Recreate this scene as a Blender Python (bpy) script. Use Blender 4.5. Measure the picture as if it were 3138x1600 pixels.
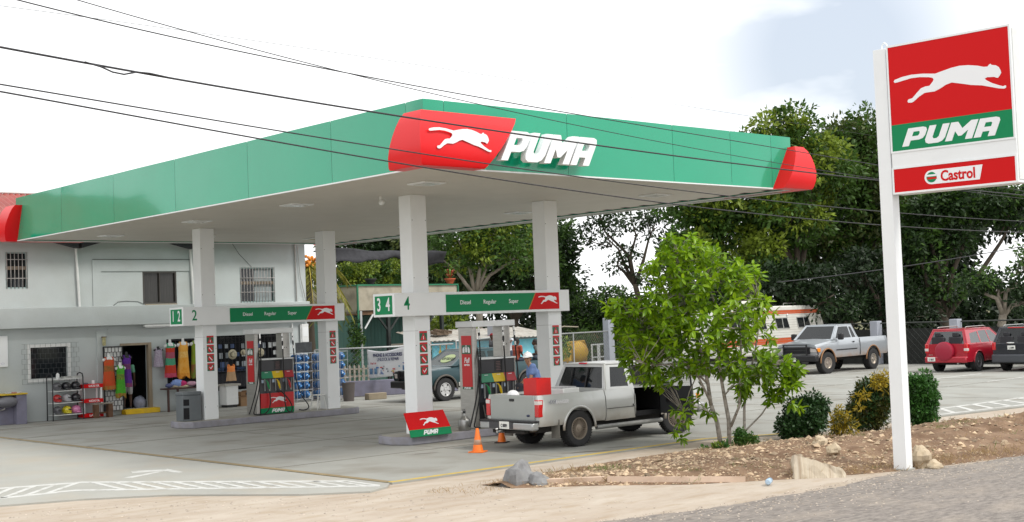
import bpy, bmesh, math, random
import numpy as np
from mathutils import Vector, Matrix
from math import pi, sin, cos, radians, sqrt, atan2

for o in list(bpy.data.objects): bpy.data.objects.remove(o)
scene = bpy.context.scene
COL = scene.collection
UP = 1.1            # plan units to metres, applied to every top-level object at the end

# ---------------------------------------------------------------- camera
cam_d = bpy.data.cameras.new('camera'); cam = bpy.data.objects.new('camera', cam_d); COL.objects.link(cam)
CR = Vector((0.745, -0.666, -0.038)); CF = Vector((0.667, 0.744, 0.044)).normalized()
CR = (CR - CR.dot(CF) * CF).normalized(); CU = CR.cross(CF)
CAMP = Vector((-16.507, -21.5, 2.48))
cam.matrix_world = Matrix(((CR.x, CU.x, -CF.x, CAMP.x * UP), (CR.y, CU.y, -CF.y, CAMP.y * UP), (CR.z, CU.z, -CF.z, CAMP.z * UP), (0, 0, 0, 1)))
cam_d.sensor_width = 36; cam_d.lens = 4006 / 3138 * 36; cam_d.clip_start = .1; cam_d.clip_end = 2000
scene.camera = cam
# ---------------------------------------------------------------- sky and sun
SUN_AZ, SUN_EL = radians(-66), radians(50)     # direction towards the sun, azimuth from +X
world = bpy.data.worlds.new('World'); scene.world = world; world.use_nodes = True
nt = world.node_tree; N = nt.nodes; L = nt.links; N.clear()
out = N.new('ShaderNodeOutputWorld'); bg = N.new('ShaderNodeBackground'); sky = N.new('ShaderNodeTexSky')
sky.sky_type = 'NISHITA'; sky.sun_disc = False; sky.sun_elevation = SUN_EL; sky.sun_rotation = pi / 2 - SUN_AZ; sky.dust_density = 3
tc = N.new('ShaderNodeTexCoord'); nz = N.new('ShaderNodeTexNoise'); nz.inputs['Scale'].default_value = 5; nz.inputs['Detail'].default_value = 5
mp = N.new('ShaderNodeMapping'); mp.inputs['Scale'].default_value = (1, 1, 2.6); mp.inputs['Location'].default_value = (3.1, .4, .2)
dp = N.new('ShaderNodeVectorMath'); dp.operation = 'DOT_PRODUCT'
_pd = (CF + CR * ((2560 - 1569) / 4006) - CU * ((165 - 800) / 4006)).normalized(); dp.inputs[1].default_value = _pd
r1 = N.new('ShaderNodeMapRange'); r1.inputs['From Min'].default_value = .9920; r1.inputs['From Max'].default_value = .9990
r2 = N.new('ShaderNodeMapRange'); r2.inputs['From Min'].default_value = .30; r2.inputs['From Max'].default_value = .52
mu = N.new('ShaderNodeMath'); mu.operation = 'MULTIPLY'
m3 = N.new('ShaderNodeMath'); m3.operation = 'MULTIPLY'; m3.inputs[1].default_value = .75
mx = N.new('ShaderNodeMixRGB'); mx.inputs[1].default_value = (9.6, 9.7, 9.75, 1)
bl = N.new('ShaderNodeMixRGB'); bl.inputs[0].default_value = .45; bl.inputs[2].default_value = (4.6, 5.3, 6.4, 1)
L.new(tc.outputs['Generated'], mp.inputs[0]); L.new(mp.outputs[0], nz.inputs['Vector']); L.new(tc.outputs['Generated'], dp.inputs[0])
L.new(dp.outputs['Value'], r1.inputs['Value']); L.new(nz.outputs['Fac'], r2.inputs['Value'])
L.new(r1.outputs[0], mu.inputs[0]); L.new(r2.outputs[0], mu.inputs[1]); L.new(mu.outputs[0], m3.inputs[0])
L.new(sky.outputs[0], bl.inputs[1]); L.new(m3.outputs[0], mx.inputs[0]); L.new(bl.outputs[0], mx.inputs[2]); L.new(mx.outputs[0], bg.inputs[0])
bg.inputs[1].default_value = .1
L.new(bg.outputs[0], out.inputs[0])
sd = bpy.data.lights.new('sun', 'SUN'); sd.energy = 1.6; sd.angle = radians(16); sd.color = (1, .965, .9)
sun = bpy.data.objects.new('sun', sd); COL.objects.link(sun)
_s = Vector((cos(SUN_AZ) * cos(SUN_EL), sin(SUN_AZ) * cos(SUN_EL), sin(SUN_EL)))
sun.rotation_euler = _s.to_track_quat('Z', 'Y').to_euler()
scene.view_settings.view_transform = 'Standard'; scene.view_settings.look = 'None'; scene.view_settings.gamma = 1
scene.view_settings.exposure = 0.56
scene.cycles.max_bounces = 6; scene.cycles.transparent_max_bounces = 8

# ---------------------------------------------------------------- materials
MATS = {}
def pm(name, col, rough=.6, metal=0, var=0, scale=6, col2=None, bump=0, bscale=40, island=0, coat=0, alpha=1, trans=0, spec=.5, stretch=None, dirt=None, dscale=2, emit=0):
    if name in MATS: return MATS[name]
    m = bpy.data.materials.new(name); m.use_nodes = True; t = m.node_tree; n = t.nodes; l = t.links
    b = n['Principled BSDF']; b.inputs['Roughness'].default_value = rough; b.inputs['Metallic'].default_value = metal
    b.inputs['Specular IOR Level'].default_value = spec
    if coat: b.inputs['Coat Weight'].default_value = coat; b.inputs['Coat Roughness'].default_value = .05
    if trans: b.inputs['Transmission Weight'].default_value = trans
    if alpha < 1: b.inputs['Alpha'].default_value = alpha
    if emit: b.inputs['Emission Strength'].default_value = emit; b.inputs['Emission Color'].default_value = (*col, 1)
    c0 = (*col, 1); b.inputs['Base Color'].default_value = c0
    tcn = n.new('ShaderNodeTexCoord'); src = tcn.outputs['Object']
    if stretch:
        mpn = n.new('ShaderNodeMapping'); mpn.inputs['Scale'].default_value = stretch; l.new(src, mpn.inputs[0]); src = mpn.outputs[0]
    cur = None
    if var or col2:
        a = n.new('ShaderNodeTexNoise'); a.inputs['Scale'].default_value = scale; a.inputs['Detail'].default_value = 8; a.inputs['Roughness'].default_value = .65
        l.new(src, a.inputs['Vector'])
        rr = n.new('ShaderNodeMapRange'); rr.inputs['From Min'].default_value = .3; rr.inputs['From Max'].default_value = .7; l.new(a.outputs['Fac'], rr.inputs['Value'])
        x = n.new('ShaderNodeMixRGB'); l.new(rr.outputs[0], x.inputs[0])
        k = col2 or tuple(c * (1 + var) for c in col); q = col if col2 else tuple(c * (1 - var) for c in col)
        x.inputs[1].default_value = (*q, 1); x.inputs[2].default_value = (*k, 1); cur = x.outputs[0]
    if dirt:
        a = n.new('ShaderNodeTexNoise'); a.inputs['Scale'].default_value = dscale; a.inputs['Detail'].default_value = 6; l.new(src, a.inputs['Vector'])
        rr = n.new('ShaderNodeMapRange'); rr.inputs['From Min'].default_value = .48; rr.inputs['From Max'].default_value = .72; rr.inputs['To Max'].default_value = dirt[3] if len(dirt) > 3 else .6
        l.new(a.outputs['Fac'], rr.inputs['Value'])
        x = n.new('ShaderNodeMixRGB'); l.new(rr.outputs[0], x.inputs[0])
        if cur: l.new(cur, x.inputs[1])
        else: x.inputs[1].default_value = c0
        x.inputs[2].default_value = (*dirt[:3], 1); cur = x.outputs[0]
    if island:
        g = n.new('ShaderNodeNewGeometry'); hs = n.new('ShaderNodeHueSaturation')
        r_ = n.new('ShaderNodeMapRange'); r_.inputs['To Min'].default_value = 1 - island; r_.inputs['To Max'].default_value = 1 + island; l.new(g.outputs['Random Per Island'], r_.inputs['Value'])
        l.new(r_.outputs[0], hs.inputs['Value'])
        if cur: l.new(cur, hs.inputs['Color'])
        else: hs.inputs['Color'].default_value = c0
        cur = hs.outputs[0]
    if cur: l.new(cur, b.inputs['Base Color'])
    if bump:
        a = n.new('ShaderNodeTexNoise'); a.inputs['Scale'].default_value = bscale; a.inputs['Detail'].default_value = 4; l.new(src, a.inputs['Vector'])
        bp = n.new('ShaderNodeBump'); bp.inputs['Strength'].default_value = bump; bp.inputs['Distance'].default_value = .02; l.new(a.outputs['Fac'], bp.inputs['Height']); l.new(bp.outputs[0], b.inputs['Normal'])
    MATS[name] = m; return m

white = pm('white_paint', (.80, .82, .83), .35, var=.03, scale=2)
white_dull = pm('white_plastic', (.72, .73, .72), .5, var=.05, scale=8)
fgreen = pm('fascia_green', (.0, .33, .18), .14, coat=.4, var=.04, scale=.6, spec=.5)
fred = pm('corner_red', (.72, .004, .008), .35, var=.03, scale=.8, spec=.4)
sgreen = pm('sign_green', (.0, .22, .08), .5, spec=.25)
sred = pm('sign_red', (.60, .002, .004), .5, spec=.2)
logo_white = pm('logo_white', (.82, .83, .85), .4)
black = pm('black_plastic', (.012, .012, .014), .45, var=.3, scale=20)
rubber = pm('rubber', (.02, .02, .021), .8, var=.3, scale=15)
steel = pm('brushed_steel', (.42, .41, .39), .38, metal=.85, var=.12, scale=4, stretch=(1, 1, 12))
chrome = pm('chrome', (.7, .7, .7), .18, metal=1)
glassdk = pm('dark_glass', (.012, .015, .018), .06, spec=.5)
voidm = pm('dark_interior', (.006, .006, .008), .9)

_n = fgreen.node_tree; _b = _n.nodes['Principled BSDF']; _t = _n.nodes.new('ShaderNodeTexNoise'); _t.inputs['Scale'].default_value = .55; _t.inputs['Detail'].default_value = 1
_c = _n.nodes.new('ShaderNodeTexCoord'); _n.links.new(_c.outputs['Object'], _t.inputs['Vector']); _p = _n.nodes.new('ShaderNodeBump'); _p.inputs['Strength'].default_value = .35; _p.inputs['Distance'].default_value = .06
_n.links.new(_t.outputs['Fac'], _p.inputs['Height']); _n.links.new(_p.outputs[0], _b.inputs['Normal']); _n.links.new(_p.outputs[0], _b.inputs['Coat Normal'])
def G(px, py, z=0):
    d = CF + CR * ((px - 1569) / 4006) - CU * ((py - 800) / 4006); return CAMP + d * ((z - CAMP.z) / d.z)
def D(px, py, depth): return CAMP + (CF + CR * ((px - 1569) / 4006) - CU * ((py - 800) / 4006)) * depth
# ---------------------------------------------------------------- mesh builder
class MB:
    def __init__(s): s.v = []; s.f = []; s.m = []
    def add(s, vs, fs, mi=0):
        k = len(s.v); s.v += [tuple(v) for v in vs]; s.f += [tuple(i + k for i in f) for f in fs]; s.m += [mi] * len(fs); return s
    def bx(s, x0, x1, y0, y1, z0, z1, mi=0):
        return s.add([(x0, y0, z0), (x1, y0, z0), (x1, y1, z0), (x0, y1, z0), (x0, y0, z1), (x1, y0, z1), (x1, y1, z1), (x0, y1, z1)],
                     [(0, 3, 2, 1), (4, 5, 6, 7), (0, 1, 5, 4), (1, 2, 6, 5), (2, 3, 7, 6), (3, 0, 4, 7)], mi)
    def box(s, c, d, rz=0, mi=0, rx=0, ry=0):
        k = len(s.v); s.bx(-d[0] / 2, d[0] / 2, -d[1] / 2, d[1] / 2, -d[2] / 2, d[2] / 2, mi)
        M = Matrix.Translation(c) @ Matrix.Rotation(rz, 4, 'Z') @ Matrix.Rotation(ry, 4, 'Y') @ Matrix.Rotation(rx, 4, 'X')
        return s.xf(M, k)
    def xf(s, M, k=0):
        for i in range(k, len(s.v)): s.v[i] = tuple(M @ Vector(s.v[i]))
        return s
    def cyl(s, p0, p1, r0, r1=None, n=12, mi=0, cap=True):
        return s.tube([p0, p1], [r0, r0 if r1 is None else r1], n, mi, cap)
    def tube(s, pts, r, n=6, mi=0, cap=True):
        pts = [Vector(p) for p in pts]; rs = r if isinstance(r, (list, tuple)) else [r] * len(pts)
        k = len(s.v); up = None
        for i, p in enumerate(pts):
            d = (pts[min(i + 1, len(pts) - 1)] - pts[max(i - 1, 0)])
            if d.length < 1e-9: d = Vector((0, 0, 1))
            d.normalize()
            if up is None: up = d.orthogonal().normalized()
            up = (up - up.dot(d) * d)
            up = up.normalized() if up.length > 1e-6 else d.orthogonal().normalized()
            w = d.cross(up)
            for j in range(n):
                a = 2 * pi * j / n; s.v.append(tuple(p + (up * cos(a) + w * sin(a)) * rs[i]))
        for i in range(len(pts) - 1):
            for j in range(n):
                a = k + i * n + j; b = k + i * n + (j + 1) % n
                s.f.append((a, b, b + n, a + n)); s.m.append(mi)
        if cap:
            s.f.append(tuple(k + j for j in range(n))[::-1]); s.m.append(mi)
            s.f.append(tuple(k + (len(pts) - 1) * n + j for j in range(n))); s.m.append(mi)
        return s
    def ell(s, c, r, n=12, m=8, mi=0, noise=0, rnd=None, zmin=-1):
        if not isinstance(r, (list, tuple)): r = (r, r, r)
        k = len(s.v); rows = []
        for i in range(m + 1):
            th = pi * i / m; row = []
            for j in range(n):
                a = 2 * pi * j / n; q = 1 + (rnd.uniform(-noise, noise) if noise else 0)
                z = max(cos(th), zmin)
                s.v.append((c[0] + r[0] * sin(th) * cos(a) * q, c[1] + r[1] * sin(th) * sin(a) * q, c[2] + r[2] * z * q)); row.append(len(s.v) - 1)
            rows.append(row)
        for i in range(m):
            for j in range(n):
                s.f.append((rows[i][j], rows[i + 1][j], rows[i + 1][(j + 1) % n], rows[i][(j + 1) % n])); s.m.append(mi)
        return s
    def lathe(s, prof, c=(0, 0, 0), n=16, mi=0, axis='Z', cap=True):
        k = len(s.v)
        for r, z in prof:
            for j in range(n):
                a = 2 * pi * j / n; p = (r * cos(a), r * sin(a), z)
                if axis == 'Y': p = (p[0], p[2], p[1])
                if axis == 'X': p = (p[2], p[0], p[1])
                s.v.append((c[0] + p[0], c[1] + p[1], c[2] + p[2]))
        for i in range(len(prof) - 1):
            for j in range(n):
                a = k + i * n + j; b = k + i * n + (j + 1) % n; s.f.append((a, b, b + n, a + n)); s.m.append(mi)
        if cap:
            s.f.append(tuple(k + j for j in range(n))[::-1]); s.m.append(mi)
            s.f.append(tuple(k + (len(prof) - 1) * n + j for j in range(n))); s.m.append(mi)
        return s
    def ext(s, pts, vec, mi=0):
        n = len(pts); vec = Vector(vec); a = [Vector(p) for p in pts]
        return s.add(a + [p + vec for p in a], [tuple(range(n))[::-1], tuple(range(n, 2 * n))] + [(i, (i + 1) % n, (i + 1) % n + n, i + n) for i in range(n)], mi)
    def build(s, name, mat=None, parent=None, smooth=None, bevel=0, seg=2, loc=None, sub=0, solid=0):
        me = bpy.data.meshes.new(name); me.from_pydata(s.v, [], s.f)
        ms = mat if isinstance(mat, (list, tuple)) else [mat]
        for q in ms:
            if q: me.materials.append(q)
        if len(ms) > 1: me.polygons.foreach_set('material_index', s.m)
        bm = bmesh.new(); bm.from_mesh(me)
        if len(bm.verts) < 60000 and smooth is not None and not isinstance(smooth, bool): bmesh.ops.remove_doubles(bm, verts=bm.verts, dist=1e-5)
        if len(bm.faces) < 60000: bmesh.ops.recalc_face_normals(bm, faces=bm.faces)
        bm.to_mesh(me); bm.free()
        o = bpy.data.objects.new(name, me); COL.objects.link(o)
        if smooth: 
            me.polygons.foreach_set('use_smooth', [True] * len(me.polygons))
            if smooth is not True: me.set_sharp_from_angle(angle=radians(smooth))
        if bevel:
            md = o.modifiers.new('bevel', 'BEVEL'); md.width = bevel; md.segments = seg; md.limit_method = 'ANGLE'; md.angle_limit = radians(40)
            me.polygons.foreach_set('use_smooth', [True] * len(me.polygons)); me.set_sharp_from_angle(angle=radians(50)); md.harden_normals = False
        if solid: md = o.modifiers.new('solid', 'SOLIDIFY'); md.thickness = solid
        if sub: md = o.modifiers.new('sub', 'SUBSURF'); md.levels = sub; md.render_levels = sub
        if parent: o.parent = parent
        if loc: o.location = loc
        return o

def tag(o, label=None, cat=None, group=None, kind=None):
    if label: o['label'] = label
    if cat: o['category'] = cat
    if group: o['group'] = group
    if kind: o['kind'] = kind
    return o
def thing(name, label, cat, loc=(0, 0, 0), rz=0, group=None, scale=1):
    o = bpy.data.objects.new(name, None); COL.objects.link(o); o.location = loc; o.rotation_euler = (0, 0, rz); o.scale = (scale,) * 3
    o.empty_display_size = .2
    return tag(o, label, cat, group)
def copy_tree(o, parent=None):
    c = o.copy(); COL.objects.link(c); c.parent = parent
    for ch in o.children: copy_tree(ch, c)
    return c
def structure(o): o['kind'] = 'structure'; return o

def frame(o, u, v):
    u = Vector(u).normalized(); v = Vector(v); v = (v - v.dot(u) * u).normalized(); n = u.cross(v)
    return Matrix(((u.x, v.x, n.x, o[0]), (u.y, v.y, n.y, o[1]), (u.z, v.z, n.z, o[2]), (0, 0, 0, 1)))
def _curve_to_mesh(cd, name, M, mat, parent):
    t = bpy.data.objects.new('tmp', cd); COL.objects.link(t)
    dg = bpy.context.evaluated_depsgraph_get(); dg.update()
    me = bpy.data.meshes.new_from_object(t.evaluated_get(dg)); me.name = name
    bpy.data.objects.remove(t); me.transform(M); me.materials.clear(); me.materials.append(mat)
    o = bpy.data.objects.new(name, me); COL.objects.link(o)
    if parent: o.parent = parent
    return o
def flat(polys, name, M, mat, parent=None, depth=.004, sx=1, sy=1, shear=0, ox=0, oy=0):
    """closed outlines (holes by even-odd) in plane coordinates, extruded to a solid"""
    cd = bpy.data.curves.new(name, 'CURVE'); cd.dimensions = '2D'; cd.fill_mode = 'BOTH'; cd.extrude = depth / 2
    for p in polys:
        sp = cd.splines.new('POLY'); sp.points.add(len(p) - 1); sp.use_cyclic_u = True
        for i, (x, y) in enumerate(p): sp.points[i].co = (ox + x * sx + y * sy * shear, oy + y * sy, 0, 1)
    return _curve_to_mesh(cd, name, M @ Matrix.Translation((0, 0, depth / 2)), mat, parent)
def text(s, name, M, mat, parent=None, size=.1, depth=.003, align='CENTER', xs=1, shear=0, bold=0):
    cd = bpy.data.curves.new(name, 'FONT'); cd.body = s; cd.size = size; cd.extrude = depth / 2; cd.align_x = align; cd.align_y = 'CENTER'; cd.shear = shear; cd.offset = bold; cd.resolution_u = 3
    return _curve_to_mesh(cd, name, M @ Matrix.Translation((0, 0, depth / 2)) @ Matrix.Diagonal((xs, 1, 1, 1)), mat, parent)

# running cat emblem, unit box 0..1 wide
_cat = [(292,452),(300,441),(350,422),(420,405),(500,397),(590,396),(640,378),(700,357),(760,342),(820,338),(880,342),(920,350),(945,348),(955,335),(965,329),(972,337),(1000,340),(1018,352),(1028,372),(1032,390),(1022,408),(1010,424),(1000,424),(985,418),(940,420),(922,430),(935,442),(970,460),(1010,474),(1040,482),(1052,476),(1060,478),(1057,493),(1045,498),(1010,496),(960,486),(900,475),(830,472),(760,462),(700,455),(660,470),(620,495),(580,515),(510,525),(470,550),(430,583),(415,591),(390,592),(385,583),(392,570),(420,562),(455,525),(485,495),(515,483),(545,478),(570,450),(577,435),(570,424),(540,420),(480,420),(420,428),(360,445),(320,457),(300,461)]
def _rect(x, y):
    u = (x - 260) / 830.; top = 213 - 156 * u; bot = 745 - 110 * u
    return (u * 1.0, (bot - y) / (bot - top) * .66)
CAT = [_rect(*p) for p in _cat]
_cx0 = min(p[0] for p in CAT); _cx1 = max(p[0] for p in CAT); _cy0 = min(p[1] for p in CAT); _cy1 = max(p[1] for p in CAT)
CAT = [((x - _cx0) / (_cx1 - _cx0), (y - _cy0) / (_cx1 - _cx0)) for x, y in CAT]      # width 1, height CATH
CATH = max(p[1] for p in CAT)
def cat(M, w, mat, parent, depth=.004, name='cat_emblem', h=None): return flat([CAT], name, M, mat, parent, depth, sx=w, sy=(h / CATH if h else w))
GL = [(0, [[(0,0),(0,1),(.6,1),(.74,.94),(.8,.8),(.8,.52),(.74,.36),(.6,.3),(.27,.3),(.27,0)], [(.27,.53),(.27,.78),(.5,.78),(.54,.7),(.54,.6),(.5,.53)]]),
      (.86, [[(0,1),(.27,1),(.27,.36),(.33,.26),(.45,.26),(.52,.36),(.52,1),(.79,1),(.79,.25),(.72,.08),(.58,0),(.2,0),(.07,.08),(0,.25)]]),
      (1.71, [[(0,0),(0,1),(.27,1),(.52,.62),(.77,1),(1.04,1),(1.04,0),(.77,0),(.77,.5),(.58,.22),(.46,.22),(.27,.5),(.27,0)]]),
      (2.81, [[(0,0),(0,1),(.6,1),(.74,.94),(.8,.8),(.8,0),(.53,0),(.53,.28),(.27,.28),(.27,0)], [(.27,.52),(.27,.76),(.48,.76),(.53,.7),(.53,.52)]])]
def word(M, w, h, mat, parent, depth=.004, name='lettering', shear=.42):
    k = (w - shear * h) / 3.61
    polys = [[(ox + x, y) for x, y in p] for ox, ps in GL for p in ps]
    return flat(polys, name, M, mat, parent, depth, sx=k, sy=h, shear=shear)
# ================================================================ ground and paving
def sheet(name, pts, z, mat, thick=0):
    b = MB(); n = len(pts)
    if thick: b.ext([(x, y, z - thick) for x, y in pts], (0, 0, thick))
    else: b.add([(x, y, z) for x, y in pts], [tuple(range(n))])
    return structure(b.build(name, mat))
concrete = pm('forecourt_concrete', (.30, .30, .275), .85, var=.12, scale=.35, dirt=(.19, .17, .135, .7), dscale=.8, bump=.25, bscale=60)
concrete2 = pm('apron_concrete', (.345, .34, .31), .85, var=.10, scale=.5, dirt=(.40, .34, .26, .5), dscale=.7, bump=.25, bscale=60)
sandm = pm('pale_sand', (.37, .30, .235), .95, col2=(.48, .42, .35), scale=.9, dirt=(.33, .25, .17, .6), dscale=3.5, bump=1, bscale=11, stretch=(.55, 1.3, 1))
asphalt = pm('worn_asphalt', (.115, .10, .09), .9, col2=(.30, .265, .235), scale=10, dirt=(.34, .29, .24, .6), dscale=1.4, bump=1, bscale=26, stretch=(.6, 1.4, 1))
soil = pm('brown_soil', (.15, .085, .048), .95, col2=(.28, .185, .115), scale=3.5, dirt=(.10, .055, .03, .75), dscale=2.6, bump=1, bscale=22)
lawn = pm('rough_lawn', (.06, .085, .025), .95, col2=(.16, .13, .06), scale=1.2, bump=.6, bscale=12)
kerbm = pm('lilac_kerb', (.265, .26, .295), .8, var=.15, scale=3, dirt=(.2, .18, .16, .5), dscale=4)
island_top = pm('island_concrete', (.33, .32, .28), .85, var=.15, scale=2.5, bump=.2)

sheet('ground', [(-300, -300), (400, -300), (400, 400), (-300, 400)], -.06, lawn)
_re = [(30, -13.8), (12, -12.1), (6.5, -11.55), (3.5, -11.25), (.83, -10.75), (-1.8, -10.85), (-2.8, -10.75), (-5.3, -10.3), (-9, -10.1), (-30, -9.2)]; _rr = random.Random(9); _e2 = []
for i in range(len(_re) - 1):
    a_, c_ = Vector(_re[i]), Vector(_re[i + 1]); m_ = max(1, int((c_ - a_).length / .12))
    for k in range(m_): p_ = a_.lerp(c_, k / m_); _e2.append((p_.x, p_.y + _rr.uniform(-.05, .05) + .06 * sin(p_.x * 2.1)))
sheet('road', [(-120, -60), (160, -60), (160, -30)] + _e2 + [(-30, -9.2), (-120, -6)], -.012, asphalt)
0 and sheet('road', [(-120, -60), (160, -60), (160, -30), (30, -13.8), (12, -12.1), (6.5, -11.55), (3.5, -11.25), (.83, -10.75), (-1.8, -10.85), (-2.8, -10.75), (-5.3, -10.3), (-9, -10.1), (-30, -9.2), (-120, -6)], -.012, asphalt)
sheet('verge', [(-120, -8), (-30, -9.6), (-9, -10.6), (-2.8, -11.2), (3.5, -11.7), (12, -12.5), (30, -14.3), (160, -32), (160, -8), (20, -4.5), (-4, -4.5), (-4, 2), (-40, 18), (-120, 40)], -.03, sandm)
FC = [(-4.32, -4.92), (3.3, -4.92), (4.5, -5.55), (5.6, -5.9), (9, -6.2), (13.3, -6.75), (30, -9.6), (60, -15), (60, 40), (-4.32, 40)]
forecourt = sheet('forecourt', FC, 0, concrete, .12)
sheet('driveway_apron', [(-4.36, 22), (-4.36, -4.9), (-4.62, -5.2), (-5.1, -5.42), (-5.9, -4.75), (-7.1, -2.95), (-8.1, -2.2), (-9.3, -1.7), (-14, -.4), (-26, 3), (-26, 22)], -.004, concrete2, .1)
def strips(name, quads, z, mat, label, cat_, th=.004):
    b = MB()
    for i, q in enumerate(quads): b.ext([(x, y, z) for x, y in q], (0, 0, th + (i % 17) * .00035))
    return structure(b.build(name, mat))
ypaint = pm('worn_yellow_paint', (.58, .41, .04), .8, col2=(.46, .33, .09), scale=6, dirt=(.3, .26, .18, .6), dscale=5)
wpaint = pm('road_white_paint', (.55, .55, .53), .8, var=.06, scale=4, dirt=(.36, .35, .32, .9), dscale=5)
jointm = pm('joint_dirt', (.19, .145, .08), .95, col2=(.30, .23, .12), scale=4)
def band(p, q, w0, w1=None):
    p, q = Vector(p), Vector(q); d = (q - p).normalized(); n = Vector((-d.y, d.x)); w1 = w0 if w1 is None else w1
    return [tuple(p - n * w0 / 2), tuple(q - n * w1 / 2), tuple(q + n * w1 / 2), tuple(p + n * w0 / 2)]
strips('yellow_edge_line', [band((-4.3, -4.83), (3.3, -4.84), .11), band((3.3, -4.84), (4.5, -5.47), .11), band((4.5, -5.47), (5.6, -5.82), .11)], .0, ypaint, '', '')
strips('joint_line', [band((-4.28, -4.8), (-4.2, 20), .14)], .0, jointm, '', '', .002)
q = [band((x, -4.85), (x + .05, 16.3), .018) for x in (-.4, 3.4, 7.2, 11, 14.8, 18.6, 22.4, 26.2)] + [band((-4.2, y), (30, y), .018) for y in (-1.3, 2.6, 6.6, 10.6, 14.4)]
strips('slab_joints', q, .0, pm('joint_shadow', (.13, .12, .10), .95, var=.3, scale=5), '', '', .0015)  # thin dark joints between the concrete slabs
def interp_(x, tab):
    for i in range(len(tab) - 1):
        if x <= tab[i + 1][0]: t = (x - tab[i][0]) / (tab[i + 1][0] - tab[i][0]); return tab[i][1] + (tab[i + 1][1] - tab[i][1]) * t
    return tab[-1][1]
# painted marks on the apron
def gq(pts): return [(G(x, y).x, G(x, y).y) for x, y in pts]
TL_ = [(-60, 1503), (0, 1497), (250, 1478), (1063, 1474), (1165, 1488)]; BL_ = [(-60, 1533), (0, 1527), (230, 1503), (1067, 1491), (1165, 1489)]
q = []
for T_ in (TL_, BL_):
    for k in range(4): (x0, y0), (x1, y1) = T_[k], T_[k + 1]; q.append(gq([(x0, y0 - 2), (x1, y1 - 2), (x1, y1 + 1.6), (x0, y0 + 1.6)]))
for i in range(13):
    x = 272 + i * 62; q.append(gq([(x, interp_(x, TL_)), (x + 22, interp_(x + 22, TL_)), (x + 122, interp_(x + 122, BL_)), (x + 100, interp_(x + 100, BL_))]))
for i in range(4): x = -60 + i * 66; q.append(gq([(x + 92, interp_(x + 92, TL_)), (x + 112, interp_(x + 112, TL_)), (x + 14, interp_(x + 14, BL_)), (x - 8, interp_(x - 8, BL_))]))
strips('apron_hatching', q, -.004, wpaint, '', '')
q = [gq([(400, 1444), (514, 1438), (520, 1442), (406, 1449)]), gq([(512, 1437), (562, 1446), (548, 1449), (500, 1443)]), gq([(480, 1446), (500, 1444.5), (404, 1464), (379, 1464)])]
strips('direction_arrow', q, -.004, wpaint, '', '')
q = [band((9.4, -5.2), (26, -5.6), .1), band((9.2, -6.0), (26, -7.9), .1)]
for i in range(22):
    x = 9.6 + i * .72; q.append(band((x, -6.05 - (x - 9.2) * .105), (x + 1.0, -5.25), .13))
strips('entrance_hatching', q, 0, wpaint, '', '')
q = [band((x, 1.2 + i * .0), (x + 4.6, 1.2), .09) for i, x in enumerate((20.5,))] + [band((21.0, y), (25.4, y), .09) for y in (-1.2, 3.9, 6.7, 9.6)]
strips('parking_lines', q, 0, wpaint, '', '')
b = MB(); rnd = random.Random(44)                      # oil stains and patches
for px, py, rx, ry in ((694, 1352, .55, .10), (1005, 1368, .14, .06), (1080, 1352, .2, .06), (556, 1303, .3, .08), (450, 1300, .5, .2), (1140, 1345, .35, .08), (1800, 1385, .5, .12), (1900, 1370, .35, .1), (860, 1385, .25, .07), (1300, 1390, .3, .1), (900, 1330, .4, .09), (2150, 1300, .4, .12)):
    g = G(px, py); n = 22; k = len(b.v); pts = []
    for i in range(n): a = 2 * pi * i / n; q_ = rnd.uniform(.65, 1.2); pts.append((g.x + rx * cos(a) * q_ * .9 - ry * sin(a) * .5, g.y - rx * cos(a) * q_ * .35 + ry * sin(a) * q_, .0016))
    b.add(pts, [tuple(range(n))])
structure(b.build('stain', pm('oil_stain', (.15, .135, .115), .6, var=.3, scale=4)))

# ---- planting bed: a mound of soil with a profile
def lerp(a, b, t): return a + (b - a) * t
def interp(x, tab):
    for i in range(len(tab) - 1):
        if x <= tab[i + 1][0]: 
            t = (x - tab[i][0]) / (tab[i + 1][0] - tab[i][0]); return lerp(tab[i][1], tab[i + 1][1], max(0, t))
    return tab[-1][1]
BU = [(-3.6, -6.2), (-2.6, -5.95), (0, -5.75), (2.5, -5.75), (4.4, -6.4), (6, -7.15), (8, -8.05), (12, -9.3), (20, -11.6)]
BL = [(-3.6, -6.9), (-2.6, -7.9), (-1.9, -8.9), (-.3, -10.0), (1, -10.62), (3.5, -11.15), (6.5, -11.45), (12, -12.0), (20, -13.1)]
BH = [(-3.6, 0), (-2.5, .05), (0, .12), (2.2, .2), (4, .27), (6, .33), (9, .40), (12, .45), (20, .5)]
from mathutils import noise as mnoise
def bedz(x, y):
    if x < -3.6 or x > 20: return -.03
    a, b = interp(x, BU), interp(x, BL)
    if y > a or y < b: return -.03
    t = (a - y) / (a - b)
    w = min(1, t / .55) ** .9 if t < .55 else 1
    w *= min(1, (1 - t) / .30) ** .8 if t > .70 else 1
    n = mnoise.noise(Vector((x * 1.3, y * 1.3, 0))) * .12 + mnoise.noise(Vector((x * 4, y * 4, 3))) * .07 + mnoise.noise(Vector((x * 11, y * 11, 7))) * .04
    return -.03 + w * (interp(x, BH) + .035 + n * (.4 + interp(x, BH) * 1.6))
b = MB(); nx, ny = 240, 56
for i in range(nx + 1):
    x = -3.6 + 23.6 * i / nx; a, c = interp(x, BU), interp(x, BL)
    for j in range(ny + 1):
        y = lerp(a, c, j / ny); b.v.append((x, y, bedz(x, y - 1e-4 if j == 0 else (y + 1e-4 if j == ny else y)) + random.Random(i * 99 + j).uniform(-.006, .006)))
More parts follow.
